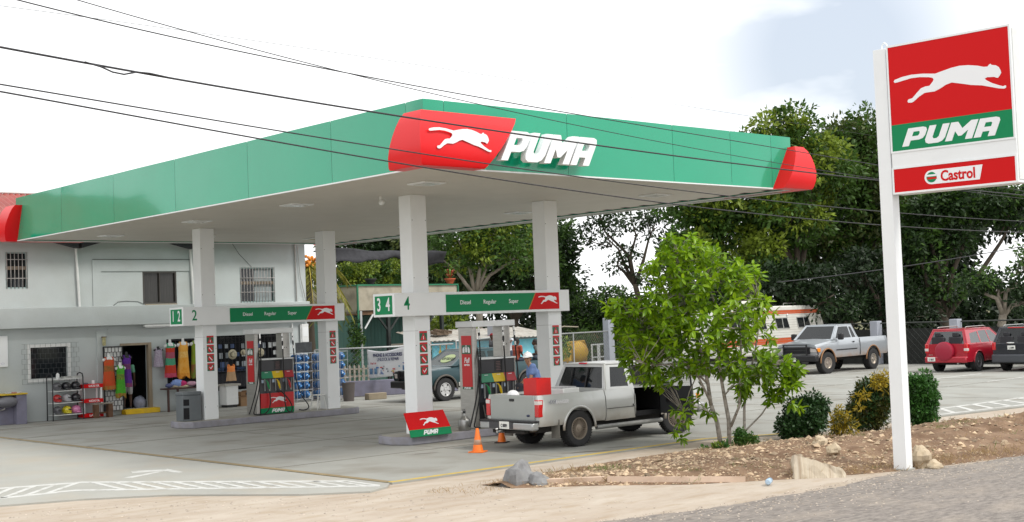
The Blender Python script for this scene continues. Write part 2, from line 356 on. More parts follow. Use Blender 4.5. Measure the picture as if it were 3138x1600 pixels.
for i in range(nx):
    for j in range(ny):
        k = i * (ny + 1) + j; b.f.append((k, k + 1, k + ny + 2, k + ny + 1)); b.m.append(0)
structure(b.build('planting_bed', soil, smooth=True))

# ================================================================ canopy
XL, XR, YN, YB, ZS, ZT = -2.87, 7.44, -4.18, 13.8, 5.13, 6.26
soffitm = pm('soffit_metal', (.55, .52, .46), .55, var=.05, scale=1.2)
def soffit_material():
    m = soffitm; t = m.node_tree; n = t.nodes; l = t.links
    w = n.new('ShaderNodeTexWave'); w.wave_type = 'BANDS'; w.bands_direction = 'Y'; w.inputs['Scale'].default_value = 1.6; w.wave_profile = 'SAW'
    tcn = n.new('ShaderNodeTexCoord'); l.new(tcn.outputs['Object'], w.inputs['Vector'])
    bp = n.new('ShaderNodeBump'); bp.inputs['Strength'].default_value = .5; bp.inputs['Distance'].default_value = .01
    l.new(w.outputs['Fac'], bp.inputs['Height']); l.new(bp.outputs[0], n['Principled BSDF'].inputs['Normal'])
soffit_material()
canopy = thing('station_canopy', 'large green and white petrol station canopy on four white columns', 'canopy')
MB().bx(XL + .03, XR - .03, YN + .03, YB - .03, ZS, ZS + .06).build('soffit', soffitm, canopy)
MB().bx(XL + .06, XR - .06, YN + .06, YB - .06, ZT - .5, ZT - .44).build('deck', pm('deck_metal', (.4, .4, .4), .6), canopy)
def fascia(p, q, seams, name='fascia', mat=fgreen):
    # p->q in plan, outward normal to the right of the direction
    p, q = Vector((*p, 0)), Vector((*q, 0)); d = (q - p).normalized(); nrm = Vector((d.y, -d.x, 0)); Lh = (q - p).length
    b = MB(); ss = [0] + seams + [Lh]; g = .004
    for i in range(len(ss) - 1):
        a0, a1 = ss[i] + (g if i else 0), ss[i + 1] - (g if i < len(ss) - 2 else 0)
        P = [p + d * a0, p + d * a1]
        # slight oil-can bow of each metal panel
        nseg = 10; bow = .012
        for k in range(nseg):
            u0, u1 = k / nseg, (k + 1) / nseg
            A = P[0].lerp(P[1], u0) + nrm * bow * sin(pi * u0); B = P[0].lerp(P[1], u1) + nrm * bow * sin(pi * u1)
            b.add([A + Vector((0, 0, ZS - .02)), B + Vector((0, 0, ZS - .02)), B + Vector((0, 0, ZT)), A + Vector((0, 0, ZT))], [(0, 1, 2, 3)])
    o = b.build(name, mat, canopy, smooth=20)
    return o
fascia((XL, YN), (XR, YN), [.45, 3.39, 6.36, 8.2, 9.6])
fascia((XL, YB), (XL, YN), [3.0, 6.03, 9.1, 12.2, 15.2, 17.5])
fascia((XR, YN), (XR, YB), [3, 6, 9, 12, 15])
fascia((XR, YB), (XL, YB), [3, 6, 9])
# inner backing and white drip trim
b = MB(); 
for (x0, x1, y0, y1) in ((XL - .012, XR + .012, YN - .012, YN + .03), (XL - .012, XL + .03, YN + .033, YB - .033), (XR - .03, XR + .012, YN + .033, YB - .033), (XL - .012, XR + .012, YB - .03, YB + .012)):
    b.bx(x0, x1, y0, y1, ZS - .045, ZS - .022)
b.build('drip_trim', white, canopy)
b = MB()
for (x0, x1, y0, y1) in ((XL + .02, XR - .02, YN + .035, YN + .05), (XL + .035, XL + .05, YN + .06, YB - .06), (XR - .05, XR - .035, YN + .06, YB - .06), (XL + .02, XR - .02, YB - .05, YB - .035)):
    b.bx(x0, x1, y0, y1, ZS + .07, ZT - .01)
b.build('fascia_frame', steel, canopy)
# rear gutter with gaps
b = MB(); y = YN + .5
b.bx(XR + .02, XR + .16, YN + .4, YB, ZS - .07, ZS - .05); b.bx(XR + .14, XR + .16, YN + .4, YB, ZS - .05, ZS + .06)
while y < YB - .3: b.bx(XR - .25, XR - .06, y, y + .16, ZS - .006, ZS - .001, 1); y += .62
b.build('gutter', [pm('gutter_grey', (.45, .45, .43), .5), voidm], canopy)
PROF = [(5.08, .30), (5.12, .33), (5.28, .375), (5.46, .385), (5.64, .36), (5.80, .32), (5.93, .27), (6.03, .20)]
def corner_box(c, dA, dB, aT, aB, bT, bB):
    c = Vector((*c, 0)); dA = Vector((*dA, 0)); dB = Vector((*dB, 0)); rows = []
    z0, z1 = PROF[0][0], PROF[-1][0]; b = MB()
    for z, o in PROF:
        t = (z - z0) / (z1 - z0); a, e = lerp(aB, aT, t), lerp(bB, bT, t); zz = Vector((0, 0, z))
        row = [c + dA * a + zz, c + dA * a - dB * o + zz, c - dA * o - dB * o + zz, c + dB * e - dA * o + zz, c + dB * e + zz]
        k = len(b.v); b.v += [tuple(p) for p in row]; rows.append(list(range(k, k + 5)))
    for i in range(len(rows) - 1):
        for j in range(4):
            b.f.append((rows[i][j], rows[i][j + 1], rows[i + 1][j + 1], rows[i + 1][j])); b.m.append(0)
    for r in (rows[0], rows[-1]):
        k = len(b.v); b.v.append((c.x, c.y, b.v[r[0]][2])); b.f.append(tuple(r + [k])); b.m.append(0)
    return b.build('corner_panel', fred, canopy, smooth=25)
cb = corner_box((XL, YN), (1, 0), (0, 1), 1.93, 1.07, .28, .6)
corner_box((XR, YN), (-1, 0), (0, 1), .12, .72, 1.07, 1.93)
corner_box((XL, YB), (1, 0), (0, -1), 1.0, 1.9, .46, .05)
corner_box((XR, YB), (-1, 0), (0, -1), .28, .6, 1.9, 1.07)
cat(frame((-3.08, YN - .392, 5.36), (1, 0, 0), (0, 0, 1)), 1.36, logo_white, cb, .012, h=.37)
word(frame((-1.46, YN - .22, 5.25), (1, 0, 0), (0, 0, 1)), 2.46, .53, logo_white, canopy, .13, shear=.55)
# recessed lights
for x in (-1.1, 5.4):
    for y in (-1.96, 2.6, 7.04, 11.8):
        b = MB(); b.bx(x - .27, x + .27, y - .27, y + .27, ZS - .03, ZS - .004); f = b.build('soffit_light', white, canopy)
        MB().bx(x - .18, x + .18, y - .18, y + .18, ZS - .036, ZS - .031).build('lens', pm('lamp_lens', (.5, .5, .46), .2), f)
# soffit spot lamps near columns
for x, y in ((-.35, .55), (.9, 9.9)):
    MB().cyl((x, y, ZS), (x, y, ZS - .08), .03, n=8).ell((x, y - .03, ZS - .13), (.06, .08, .06), 10, 6).build('spot_lamp', white_dull, canopy, smooth=40)
W_ = .407
colm = pm('column_cladding', (.80, .82, .83), .38, var=.03, scale=1.2, coat=.1)
COLS = [(0, 0), (3.8, 0), (.083, 9.1), (3.883, 9.1)]
for x, y in COLS:
    b = MB(); b.bx(x, x + W_, y, y + W_, .17, ZS); c_ = b.build('column', colm, canopy, bevel=.008)
    b = MB()
    for zz in (2.3,): b.bx(x - .001, x + W_ + .001, y - .001, y + W_ + .001, zz, zz + .006)
    b.build('panel_joint', pm('joint_grey', (.3, .3, .3), .7), c_)
    b = MB()
    for zz in (.5, 2.0, 3.4, 4.6):
        for xx in (.03, W_ - .03): b.cyl((x + xx, y - .004, zz), (x + xx, y + .002, zz), .009, n=6)
    b.build('screw', black, c_)

# ---- pictogram notices on the columns
pgreen = pm('notice_green', (.02, .12, .06), .45); pred = pm('notice_red', (.55, .01, .02), .45)
def circ(cx, cy, r, n=18): return [(cx + r * cos(2 * pi * i / n), cy + r * sin(2 * pi * i / n)) for i in range(n)]
def notices(x, y, hidden=False, grp=None, where=''):
    t = thing('safety_notice', 'strip of four red and green pictograms ' + where, 'safety sign', (x + .10, y, 0))
    z0 = 1.40 if y > 5 else 1.36
    F = lambda z, d=.0: frame((0, -.006 - d, z), (1, 0, 0), (0, 0, 1))
    MB().bx(-.015, .235, -.006, -.001, z0, z0 + .96).build('backing', white, t)
    for i in range(4):
        z = z0 + .02 + .236 * i; k = 3 - i
        p = MB().bx(.01, .21, -.009, -.006, z, z + .205).build('pictogram', pgreen, t)
        MB().bx(.01, .21, -.0125, -.009, z + .165, z + .205).build('header', pred, p)
        if k == 0: 
            flat([[(.03, .02), (.19, .02), (.11, .165)]], 'triangle', F(z, .003), pred, p, .003)
            MB().bx(.102, .118, -.016, -.0125, z + .035, z + .10).build('exclamation', logo_white, p)
        else:
            flat([circ(.11, .085, .072)], 'disc', F(z, .003), pred, p, .003)
            if k in (1, 2): flat([[(.06, .125), (.075, .14), (.165, .045), (.15, .03)]], 'bar', F(z, .0065), logo_white, p, .003)
            else: flat([[(.07, .10), (.105, .045), (.17, .13), (.155, .14), (.105, .075), (.082, .11)]], 'tick', F(z, .0065), logo_white, p, .003)
    return t
notices(0, 0, where='on the column above the slanted board')
notices(3.8, 0, where='on the column just above the silver pickup')
notices(.083, 9.1, where='on the column next to the grey litter bin')
notices(3.883, 9.1, where='on the column beside the blue water bottle racks')

# ---- islands
def island(y0, label):
    t = thing('pump_island', label, 'pump island', (0, y0, 0))
    pl = [(-.62, .1), (-.42, -.32), (4.6, -.32), (4.85, -.1), (4.85, .62), (4.65, .8), (-.4, .8), (-.56, .62)]
    MB().ext([(x, y, 0) for x, y in pl], (0, 0, .165)).build('kerb', kerbm, t, bevel=.02)
    pl2 = [(x * .985 + .03, y * .9 + .02) for x, y in pl]
    MB().ext([(x, y, .1655) for x, y in pl2], (0, 0, .0035)).build('paving', island_top, t)
    return t
island(0, 'raised lilac kerbed pump island beside the silver pickup')
island(9.1, 'raised lilac kerbed pump island in front of the shop')

# ---- overhead fuel sign boxes
def fuel_sign(x, y, nums, one, label):
    t = thing('fuel_sign', label, 'fuel sign', (x, y, 0)); z0, z1 = 2.61, 3.09
    b = MB(); b.bx(-.62, 4.33, -.16, .57, z0, z1)
    b.build('housing', white, t, bevel=.008)
    b = MB()   # raised rims
    for (a, c, e, f) in ((-.61, 4.32, z1 - .03, z1 - .004), (-.61, 4.32, z0 + .004, z0 + .03)): b.bx(a, c, -.168, -.1605, e, f)
    b.build('rim', white, t)
    p = MB().bx(.72, 4.0 - .001, -.1665, -.1605, z0 + .055, z1 - .055).build('fuel_panel', sgreen, t)
    F = frame((0, -.167, 0), (1, 0, 0), (0, 0, 1))
    flat([[(3.05, z0 + .055), (4.0 - .0, z0 + .055), (4.0 - .0, z1 - .055), (3.27, z1 - .055)]], 'red_field', F, sred, p, .003)
    flat([[(3.3 - .25, z0 + .055), (3.3 - .235, z0 + .055), (3.3 - .015, z1 - .055), (3.3 - .03, z1 - .055)]], 'gold_edge', frame((0, -.1702, 0), (1, 0, 0), (0, 0, 1)), ypaint, p, .002)
    cat(frame((3.36, -.1705, z0 + .17), (1, 0, 0), (0, 0, 1)), .58, logo_white, p, .003, h=.19)
    for s, xx in (('Diesel', 1.25), ('Regular', 1.93), ('Super', 2.62)):
        text(s, 'lettering', frame((xx, -.1672, 2.86), (1, 0, 0), (0, 0, 1)), logo_white, p, .125, xs=.95, bold=.001)
    text(one, 'bay_number', frame((-.3, -.1612, 2.86), (1, 0, 0), (0, 0, 1)), sgreen, t, .38, xs=.8, bold=.004)
    g = MB().bx(-.6265, -.6205, -.09, .50, z0 + .05, z1 - .05).build('number_panel', sgreen, t)
    for s, yy in ((nums[0], .36), (nums[1], .05)):
        text(s, 'bay_number', frame((-.627, yy, 2.85), (0, -1, 0), (0, 0, 1)), logo_white, g, .38, xs=.75, bold=.006)
    return t
fuel_sign(0, 0, '34', '4', 'white fuel sign box numbered 3 4 above the pump by the silver pickup')
fuel_sign(.083, 9.1, '12', '2', 'white fuel sign box numbered 1 2 in front of the shop')
# ================================================================ price pylon by the road
def ray(px, py, depth):
    d = CF + CR * ((px - 1569) / 4006) - CU * ((py - 800) / 4006)
    return CAMP + d * depth
pyl = thing('sign_pylon', 'tall white roadside pylon with the red and green running cat sign', 'pylon sign', (.985, -10.67, -.05), -1.484)
S0, S1, Z0, Z1 = .026, 1.93, 4.18, 6.44; PW = .206
MB().bx(-PW, 0, 0, PW, 0, Z1 - .02).build('pole', white, pyl, bevel=.004)
MB().bx(-PW - .03, .03, -.03, PW + .03, -.1, .05).build('base_plate', concrete2, pyl, bevel=.01)
MB().tube([(-.1, .1, Z1 - .02), (-.1, .1, Z1 + .05), (-.06, .1, Z1 + .09), (-.02, .1, Z1 + .05), (-.02, .1, Z1 - .0)], .012, 8).build('lifting_hook', white, pyl, smooth=40)
def zf(f): return Z1 - f * (Z1 - Z0)
MB().bx(S0, S1, -.02, .30, Z0, Z1).build('sign_box', white, pyl, bevel=.01)
MB().bx(S1 + .0, S1 + .01, .02, .26, Z0 + .05, Z1 - .05).build('end_panel', white_dull, pyl)
b = MB(); e = .028
for f0, f1 in ((0, .725), (.82, 1.0)):
    z1_, z0_ = zf(f0), zf(f1)
    b.bx(S0, S1, -.032, -.0205, z1_ - e, z1_); b.bx(S0, S1, -.032, -.0205, z0_, z0_ + e); b.bx(S0, S0 + e, -.032, -.0205, z0_ + e, z1_ - e); b.bx(S1 - e, S1, -.032, -.0205, z0_ + e, z1_ - e)
b.build('trim', white, pyl)
RW = S1 - S0 - 2 * e; gx = S0 + e
F0 = lambda x, z, d=0: frame((x, -.0255 - d, z), (1, 0, 0), (0, 0, 1))
rp = MB().bx(gx, S1 - e, -.0255, -.0205, zf(.536), Z1 - e).build('red_panel', sred, pyl)
cat(F0(gx + .039 * RW, zf(.536) + _cy0 * RW), .925 * RW, logo_white, rp, .003)
gp = MB().bx(gx, S1 - e, -.0255, -.0205, zf(.725) + e, zf(.536)).build('green_panel', sgreen, pyl)
word(F0(gx + .085 * RW, zf(.725) + e + .055), .83 * RW, .265, logo_white, gp, .003, shear=.42)
cp = MB().bx(gx, S1 - e, -.0255, -.0205, zf(1) + e, zf(.82) - e).build('oil_panel', sred, pyl)
zc = (zf(1) + zf(.82)) / 2
pl = [(.12 - .105 * sin(pi * i / 8), -.105 * cos(pi * i / 8)) for i in range(9)]
pl = [(.12, -.105)] + pl[1:8] + [(.15, .105), (.90, .105), (.85, -.105)]
k = RW / 1.84
flat([pl], 'plaque', F0(gx + .47, zc), logo_white, cp, .004, sx=k)
flat([circ(.125, 0, .078)], 'disc', F0(gx + .47, zc, .0045), sgreen, cp, .003, sx=k)
flat([[(.05, .012), (.2, .012), (.2, .04), (.05, .04)]], 'stripe', F0(gx + .47, zc, .008), logo_white, cp, .002, sx=k)
flat([[(.06, -.03), (.205, -.03), (.205, .0), (.06, .0)]], 'stripe', F0(gx + .47, zc, .008), sred, cp, .002, sx=k)
text('Castrol', 'lettering', F0(gx + .47 + .53, zc - .005, .0045), sred, cp, .215, xs=.82, bold=.006)

# ================================================================ overhead cables
cablem = pm('cable_sheath', (.03, .03, .035), .7)
def cable(pts, r, label, d0=13., d1=32.):
    P = []
    xs = [p[0] for p in pts]; ys = [p[1] for p in pts]; co = np.polyfit(xs, ys, min(3, len(xs) - 1))
    x0, x1 = xs[0] - (120 if xs[0] < 60 else 0), xs[-1] + (120 if xs[-1] > 3000 else 0)
    for i in range(41):
        x = x0 + (x1 - x0) * i / 40; d = 1 / ((1 / d0) + (1 / d1 - 1 / d0) * x / 3138)
        P.append(ray(x, float(np.polyval(co, x)), d))
    return tag(MB().tube(P, r, 6).build('overhead_cable', cablem, None, smooth=True), label, 'cable', 'overhead cables along the road')
cable([(50, 0), (1000, 205), (1193, 250), (1900, 382), (2680, 495), (3138, 590)], .007, 'dark cable running just above the canopy peak, lower of the two that cross there')
cable([(235, 0), (970, 198), (1170, 250), (1900, 416), (2500, 515), (3138, 610)], .0055, 'thin wavy cable that crosses the uppermost thick cable left of the canopy peak')
cable([(0, 145), (700, 268), (1150, 345), (1900, 458), (2680, 548), (3138, 600)], .0115, 'thickest black cable, passing over the red canopy corner emblem')
cable([(0, 259), (700, 372), (1150, 453), (1900, 558), (2680, 646), (3138, 679)], .008, 'dark cable crossing the lower half of the red canopy corner panel')
cable([(0, 281), (700, 405), (1150, 492.6), (1900, 601), (2680, 690), (3138, 712)], .009, 'lowest long cable, brushing the bottom edge of the canopy corner')
cable([(0, 18), (700, 112), (1300, 203), (1750, 270), (2330, 362), (2680, 415), (3138, 490)], .0032, 'very thin faint cable high above the right end of the canopy', 16, 40)
cable([(2380, 865), (2690, 828), (2765, 817), (3000, 780), (3138, 755)], .014, 'pale slack cable hanging low before the dark trees', 30, 44)
# spliced loop on the thick cable
P = [ray(x, y, 1 / ((1 / 13.) + (1 / 32. - 1 / 13.) * x / 3138) - .02) for x, y in ((260, 190), (310, 205), (345, 221), (380, 228), (420, 221), (460, 225), (540, 243))]
tag(MB().tube(P, .009, 6).build('cable_splice', cablem, None, smooth=True), 'sagging splice loop hanging under the thickest cable at left', 'cable splice')

# ================================================================ fuel pumps
pumpblk = pm('pump_navy_black', (.012, .014, .022), .3, coat=.3, var=.2, scale=3)
pumpred = pm('pump_red', (.55, .006, .01), .35, var=.05, scale=3)
lgreen = pm('label_green', (.03, .24, .13), .4); lyel = pm('label_yellow', (.72, .50, .01), .4); lred = pm('label_red', (.42, .02, .03), .4)
greym = pm('sticker_grey', (.35, .36, .36), .5)
def nozzle(x, z, col, parent, y=-.2):
    b = MB(); b.tube([(x - .055, y + .07, z + .10), (x - .03, y + .02, z + .085), (x - .01, y, z + .03)], [.011, .013, .02], 8)
    b.tube([(x - .012, y, z + .05), (x + .01, y - .01, z - .05), (x + .03, y - .01, z - .15)], [.024, .03, .016], 8)
    b.tube([(x - .03, y - .015, z + .02), (x - .035, y - .03, z - .06), (x + .0, y - .02, z - .1)], .006, 6)
    n = b.build('nozzle', col, parent, smooth=60)
    MB().cyl((x + .03, y - .01, z - .14), (x + .035, y - .005, z - .20), .015, n=8).build('swivel', chrome, n, smooth=60)
def pump(x, y, label, open_low=False):
    t = thing('fuel_pump', label, 'fuel pump', (x, y, .17)); H = lambda z: z - .17
    MB().bx(1.41, 2.64, -.16, .40, H(2.33), H(2.46)).build('header', white, t, bevel=.012)
    l = MB().bx(1.45, 1.56, -.13, .36, 0, H(2.33)).build('side_column', steel, t, bevel=.01)
    p = MB().bx(1.443, 1.4495, -.07, .26, H(1.06), H(2.15)).build('service_panel', pumpred, l)
    FX = lambda yy, z, d=0: frame((1.4425 - d, yy, z), (0, -1, 0), (0, 0, 1))
    text('Full', 'lettering', FX(.095, H(1.62)), logo_white, p, .15, xs=.8, shear=.25, bold=.004)
    text('service', 'lettering', FX(.095, H(1.53)), logo_white, p, .075, xs=.85, shear=.1, bold=.002)
    MB().bx(1.438, 1.4425, -.055, .245, H(1.76), H(1.95)).build('dark_square', pgreen, p, bevel=.0)
    for q in ([circ(0, .075, .018, 10), [(-.028, -.06), (.028, -.06), (.028, .05), (-.028, .05)]], [[(-.12, -.07), (-.06, -.07), (-.05, 0), (-.06, .03), (-.05, .06), (-.1, .045), (-.12, .0)]], [[(.12, -.07), (.06, -.07), (.05, 0), (.06, .03), (.05, .06), (.1, .045), (.12, .0)]]):
        flat(q, 'pictogram', frame((1.4375, .095, H(1.855)), (0, -1, 0), (0, 0, 1)), logo_white, p, .003)
    MB().bx(1.443, 1.4495, -.07, .26, H(1.005), H(1.058)).build('name_strip', pgreen, l)
    word(frame((1.4425, .21, H(1.015)), (0, -1, 0), (0, 0, 1)), .23, .035, logo_white, p, .003)
    m = MB().bx(2.36, 2.60, -.02, .28, H(1.66), H(2.33)).build('mast', steel, t, bevel=.008)
    MB().bx(2.43, 2.445, -.024, -.0205, H(1.92), H(1.95)).bx(2.49, 2.505, -.024, -.0205, H(1.92), H(1.95)).build('sockets', black, m)
    MB().bx(1.565, 2.63, -.17, .38, H(1.625), H(1.66)).build('ledge', white, t, bevel=.006)
    c = MB().bx(1.565, 2.60, -.12, .35, 0, H(1.624)).build('cabinet', pumpblk, t, bevel=.006)
    MB().bx(2.605, 2.64, -.13, .36, 0, H(1.62)).build('side_rail', steel, t, bevel=.004)
    MB().bx(1.60, 2.595, -.135, -.1205, H(1.335), H(1.615)).build('display_panel', pumpblk, c, bevel=.004)
    MB().bx(2.02, 2.24, -.139, -.1355, H(1.36), H(1.60)).build('notice_plate', pm('plate_black', (.01, .01, .012), .5), c)
    for i in range(6): MB().bx(2.06 + (i % 2) * .01, 2.20 - (i % 3) * .01, -.1415, -.1392, H(1.385 + i * .034), H(1.397 + i * .034)).build('notice_line', pm('faded_print', (.16, .09, .09), .6), c)
    # coloured grade labels on a sloped band
    for i, (cm, a, e) in enumerate(((lgreen, 1.60, 1.95), (lyel, 1.95, 2.28), (lred, 2.28, 2.60))):
        o = MB().ext([(a + .001, -.125, H(1.32)), (a + .001, -.20, H(1.145)), (a + .001, -.19, H(1.135)), (a + .001, -.122, H(1.31))], (e - a - .002, 0, 0)).build('grade_label', cm, c)
        MB().bx(a + .12, a + .22, -.150, -.145, H(1.285), H(1.297)).build('print_line', logo_white, o)
    # nozzle bays
    for i, cm in enumerate((pm('nozzle_green', (.01, .25, .08), .4), pm('nozzle_yellow', (.75, .50, .0), .4), pm('nozzle_red', (.5, .02, .03), .4))):
        xx = 1.78 + i * .33
        bay = MB().bx(xx - .07, xx - .05, -.15, -.1205, H(.80), H(1.12)).bx(xx + .10, xx + .11, -.15, -.1205, H(.80), H(1.12)).build('bay_divider', greym, c)
        MB().bx(xx - .15, xx - .085, -.128, -.1205, H(1.02), H(1.10)).build('sticker', pm('sticker_blue', (.45, .55, .68), .5), c)
        if not (open_low and i == 2): nozzle(xx, H(1.0), cm, t)
    if not open_low:
        lp = MB().bx(1.585, 2.60, -.150, -.1205, H(.35), H(.74)).build('lower_panel', pumpred, c)
        g = MB().bx(1.585, 2.60, -.150, -.1205, H(.20), H(.349)).build('name_panel', sgreen, c)
        cat(frame((1.86, -.151, H(.47)), (1, 0, 0), (0, 0, 1)), .50, logo_white, lp, .003, h=.165)
        word(frame((1.90, -.151, H(.225)), (1, 0, 0), (0, 0, 1)), .42, .10, logo_white, g, .003)
    else:
        MB().bx(1.59, 2.595, -.125, -.1205, H(.22), H(.72)).build('open_bay', voidm, c)
        b = MB(); rnd = random.Random(4)
        for i in range(5): xx = 1.68 + .17 * i; b.tube([(xx, -.145, H(.24)), (xx + .02, -.16, H(.4)), (xx + rnd.uniform(-.05, .05), -.15, H(.66))], .014, 7)
        b.build('pipework', pm('grimy_metal', (.16, .15, .14), .5, metal=.6, var=.4, scale=12), c, smooth=60)
        for i in range(3): MB().cyl((1.72 + .25 * i, -.16, H(.38 + .08 * (i % 2))), (1.86 + .25 * i, -.16, H(.40 + .08 * (i % 2))), .05, n=10).build('valve_body', steel, c, smooth=50)
    # hoses hanging from the header
    hs = []
    hs.append([(1.60, -.15, H(2.32)), (1.60, -.17, H(1.9)), (1.585, -.2, H(1.3)), (1.45, -.26, H(.75)), (1.28, -.28, H(.3)), (1.28, -.27, H(.22)), (1.45, -.25, .03), (1.7, -.24, H(.215)), (1.84, -.22, H(.45)), (1.815, -.21, H(.80))])
    hs.append([(1.58, .1, H(2.32)), (1.56, -.18, H(1.8)), (1.45, -.24, H(1.0)), (1.22, -.3, H(.45)), (1.12, -.32, H(.24))])
    hs.append([(2.30, -.13, H(2.32)), (2.28, -.19, H(1.6)), (2.27, -.22, H(1.1)), (2.24, -.25, H(.5)), (2.3, -.27, H(.25)), (2.42, -.27, H(.19)), (2.50, -.25, H(.3)), (2.40, -.23, H(.55)), (2.145, -.215, H(.80))])
    if not open_low: hs.append([(2.62, -.13, H(2.32)), (2.64, -.17, H(1.6)), (2.66, -.2, H(1.0)), (2.78, -.24, H(.6)), (2.98, -.26, H(.38)), (3.0, -.26, H(.26)), (2.85, -.25, H(.21)), (2.72, -.2, H(.24))])
    else: hs.append([(2.62, -.13, H(2.32)), (2.64, -.17, H(1.6)), (2.66, -.2, H(1.0)), (2.66, -.24, H(.6)), (2.4, -.3, H(.15)), (2.0, -.42, -.10), (1.75, -.35, -.02), (1.66, -.2, H(.4))])
    for p in hs:
        # smooth the control points
        q = [Vector(v) for v in p]
        for _ in range(3):
            r = [q[0]]
            for i in range(len(q) - 1): r += [q[i].lerp(q[i + 1], .25), q[i].lerp(q[i + 1], .75)]
            q = r + [q[-1]]
        h = MB().tube(q, .016, 7).build('hose', rubber, t, smooth=True)
        for zz in (.06, .22, .36, .52):
            a = Vector(p[0]).lerp(Vector(p[1]), zz); MB().cyl(a + Vector((0, 0, .04)), a - Vector((0, 0, .04)), .024, n=8).build('coupling', chrome if zz != .36 else black, h, smooth=50)
    return t
pump(0, 0, 'black and steel fuel pump behind the tailgate of the silver pickup', True)
pump(.083, 9.1, 'black and steel fuel pump in front of the shop, red panel below the nozzles')

# ---- things standing on the islands
t = thing('promotion_board', 'small slanted red and green board with running cat at the column foot', 'sign board', (-.5, -.36, .17))
B0 = frame((0, -.06, .0), (1, .0, .0), (.0, .30, 1)); 
def onb(b): return b.xf(B0)
onb(MB().bx(0, 1.05, 0, .15, -.03, 0)).build('green_strip', sgreen, t)
rb = onb(MB().ext([(0, .15, -.03), (1.05, .15, -.03), (.95, .51, -.03), (-.05, .51, -.03)], (0, 0, .03))).build('red_board', sred, t)
t.children[0].data.transform(Matrix.Translation((0, 0, 0)))
cat(B0 @ Matrix.Translation((.30, .22, .001)), .46, logo_white, rb, .003, h=.155)
word(B0 @ Matrix.Translation((.32, .03, .001)), .40, .095, logo_white, rb, .003)
MB().tube([(.5, .30, .01), (.5, .09, .40)], .012, 6).build('prop', steel, t)
t = thing('litter_bin', 'grey plastic forecourt litter bin with two openings beside the shop island column', 'litter bin', (-.21, 9.32, .17))
binm = pm('bin_grey', (.12, .135, .145), .5, var=.08, scale=4)
pl = [(-.27, -.12), (-.12, -.23), (.2, -.23), (.2, .25), (-.27, .25)]
MB().ext([(x, y, 0) for x, y in pl], (0, 0, .66)).build('body', binm, t, bevel=.015)
MB().ext([(x * 1.05, y * 1.05, .66) for x, y in pl], (0, 0, .09)).build('lid', binm, t, bevel=.02)
d = Vector((-.27, -.12, 0)); e = Vector((-.12, -.23, 0)); M = frame(d, e - d, (0, 0, 1)); Lf = (e - d).length
MB().bx(.02, Lf - .02, .40, .56, .0, .006).xf(M).build('upper_opening', voidm, t); MB().bx(.02, Lf - .02, .05, .34, .0, .006).xf(M).build('lower_opening', voidm, t)
t = thing('stool', 'small white plastic stool on the shop island beside the far column', 'stool', (3.62, 9.2, .17), .15)
MB().bx(-.14, .14, -.14, .14, .39, .42).build('seat', white_dull, t, bevel=.01)
for sx in (-1, 1):
    for sy in (-1, 1): MB().tube([(sx * .10, sy * .10, .39), (sx * .17, sy * .15, 0)], [.018, .014], 6).build('leg', white_dull, t)
t = thing('measuring_can', 'stainless steel fuel measuring can against the steel pump side', 'metal can', (1.1, -.17, .17), 0, None, .78)
MB().lathe([(.16, 0), (.165, .01), (.165, .27), (.15, .30), (.05, .40), (.035, .43), (.035, .56), (.045, .57)], n=20).build('body', pm('can_steel', (.35, .35, .34), .35, metal=.9), t, smooth=35)
MB().tube([(-.04, 0, .44), (-.09, 0, .5), (-.04, 0, .56)], .008, 6).build('handle', chrome, t, smooth=True)
MB().lathe([(.0345, .46), (.038, .46), (.038, .53), (.0345, .53)], n=14).build('gauge', glassdk, t, smooth=True)
orange = pm('cone_orange', (.85, .17, .01), .5, var=.08, scale=6, dirt=(.35, .12, .04, .6), dscale=7)
def cone(x, y, label, dark=False, s=1):
    t = thing('traffic_cone', label, 'traffic cone', (x, y, 0), .5, 'orange cones by the silver pickup', s)
    MB().bx(-.145, .145, -.145, .145, 0, .025).build('base', rubber if dark else orange, t, bevel=.008)
    MB().lathe([(.105, .025), (.10, .04), (.028, .44), (.022, .45)], n=20).build('cone', orange, t, smooth=40)
    if not dark: MB().lathe([(.0815, .145), (.052, .305)], n=20).build('worn_band', pm('worn_silver', (.62, .25, .10), .4, col2=(.42, .36, .30), scale=9), t, smooth=True)
cone(-.62, -2.62, 'clean orange traffic cone standing clear of the pickup, nearer the road')
cone(.86, -1.62, 'dark based orange cone half hidden behind the pickup tow ball', True, .85)
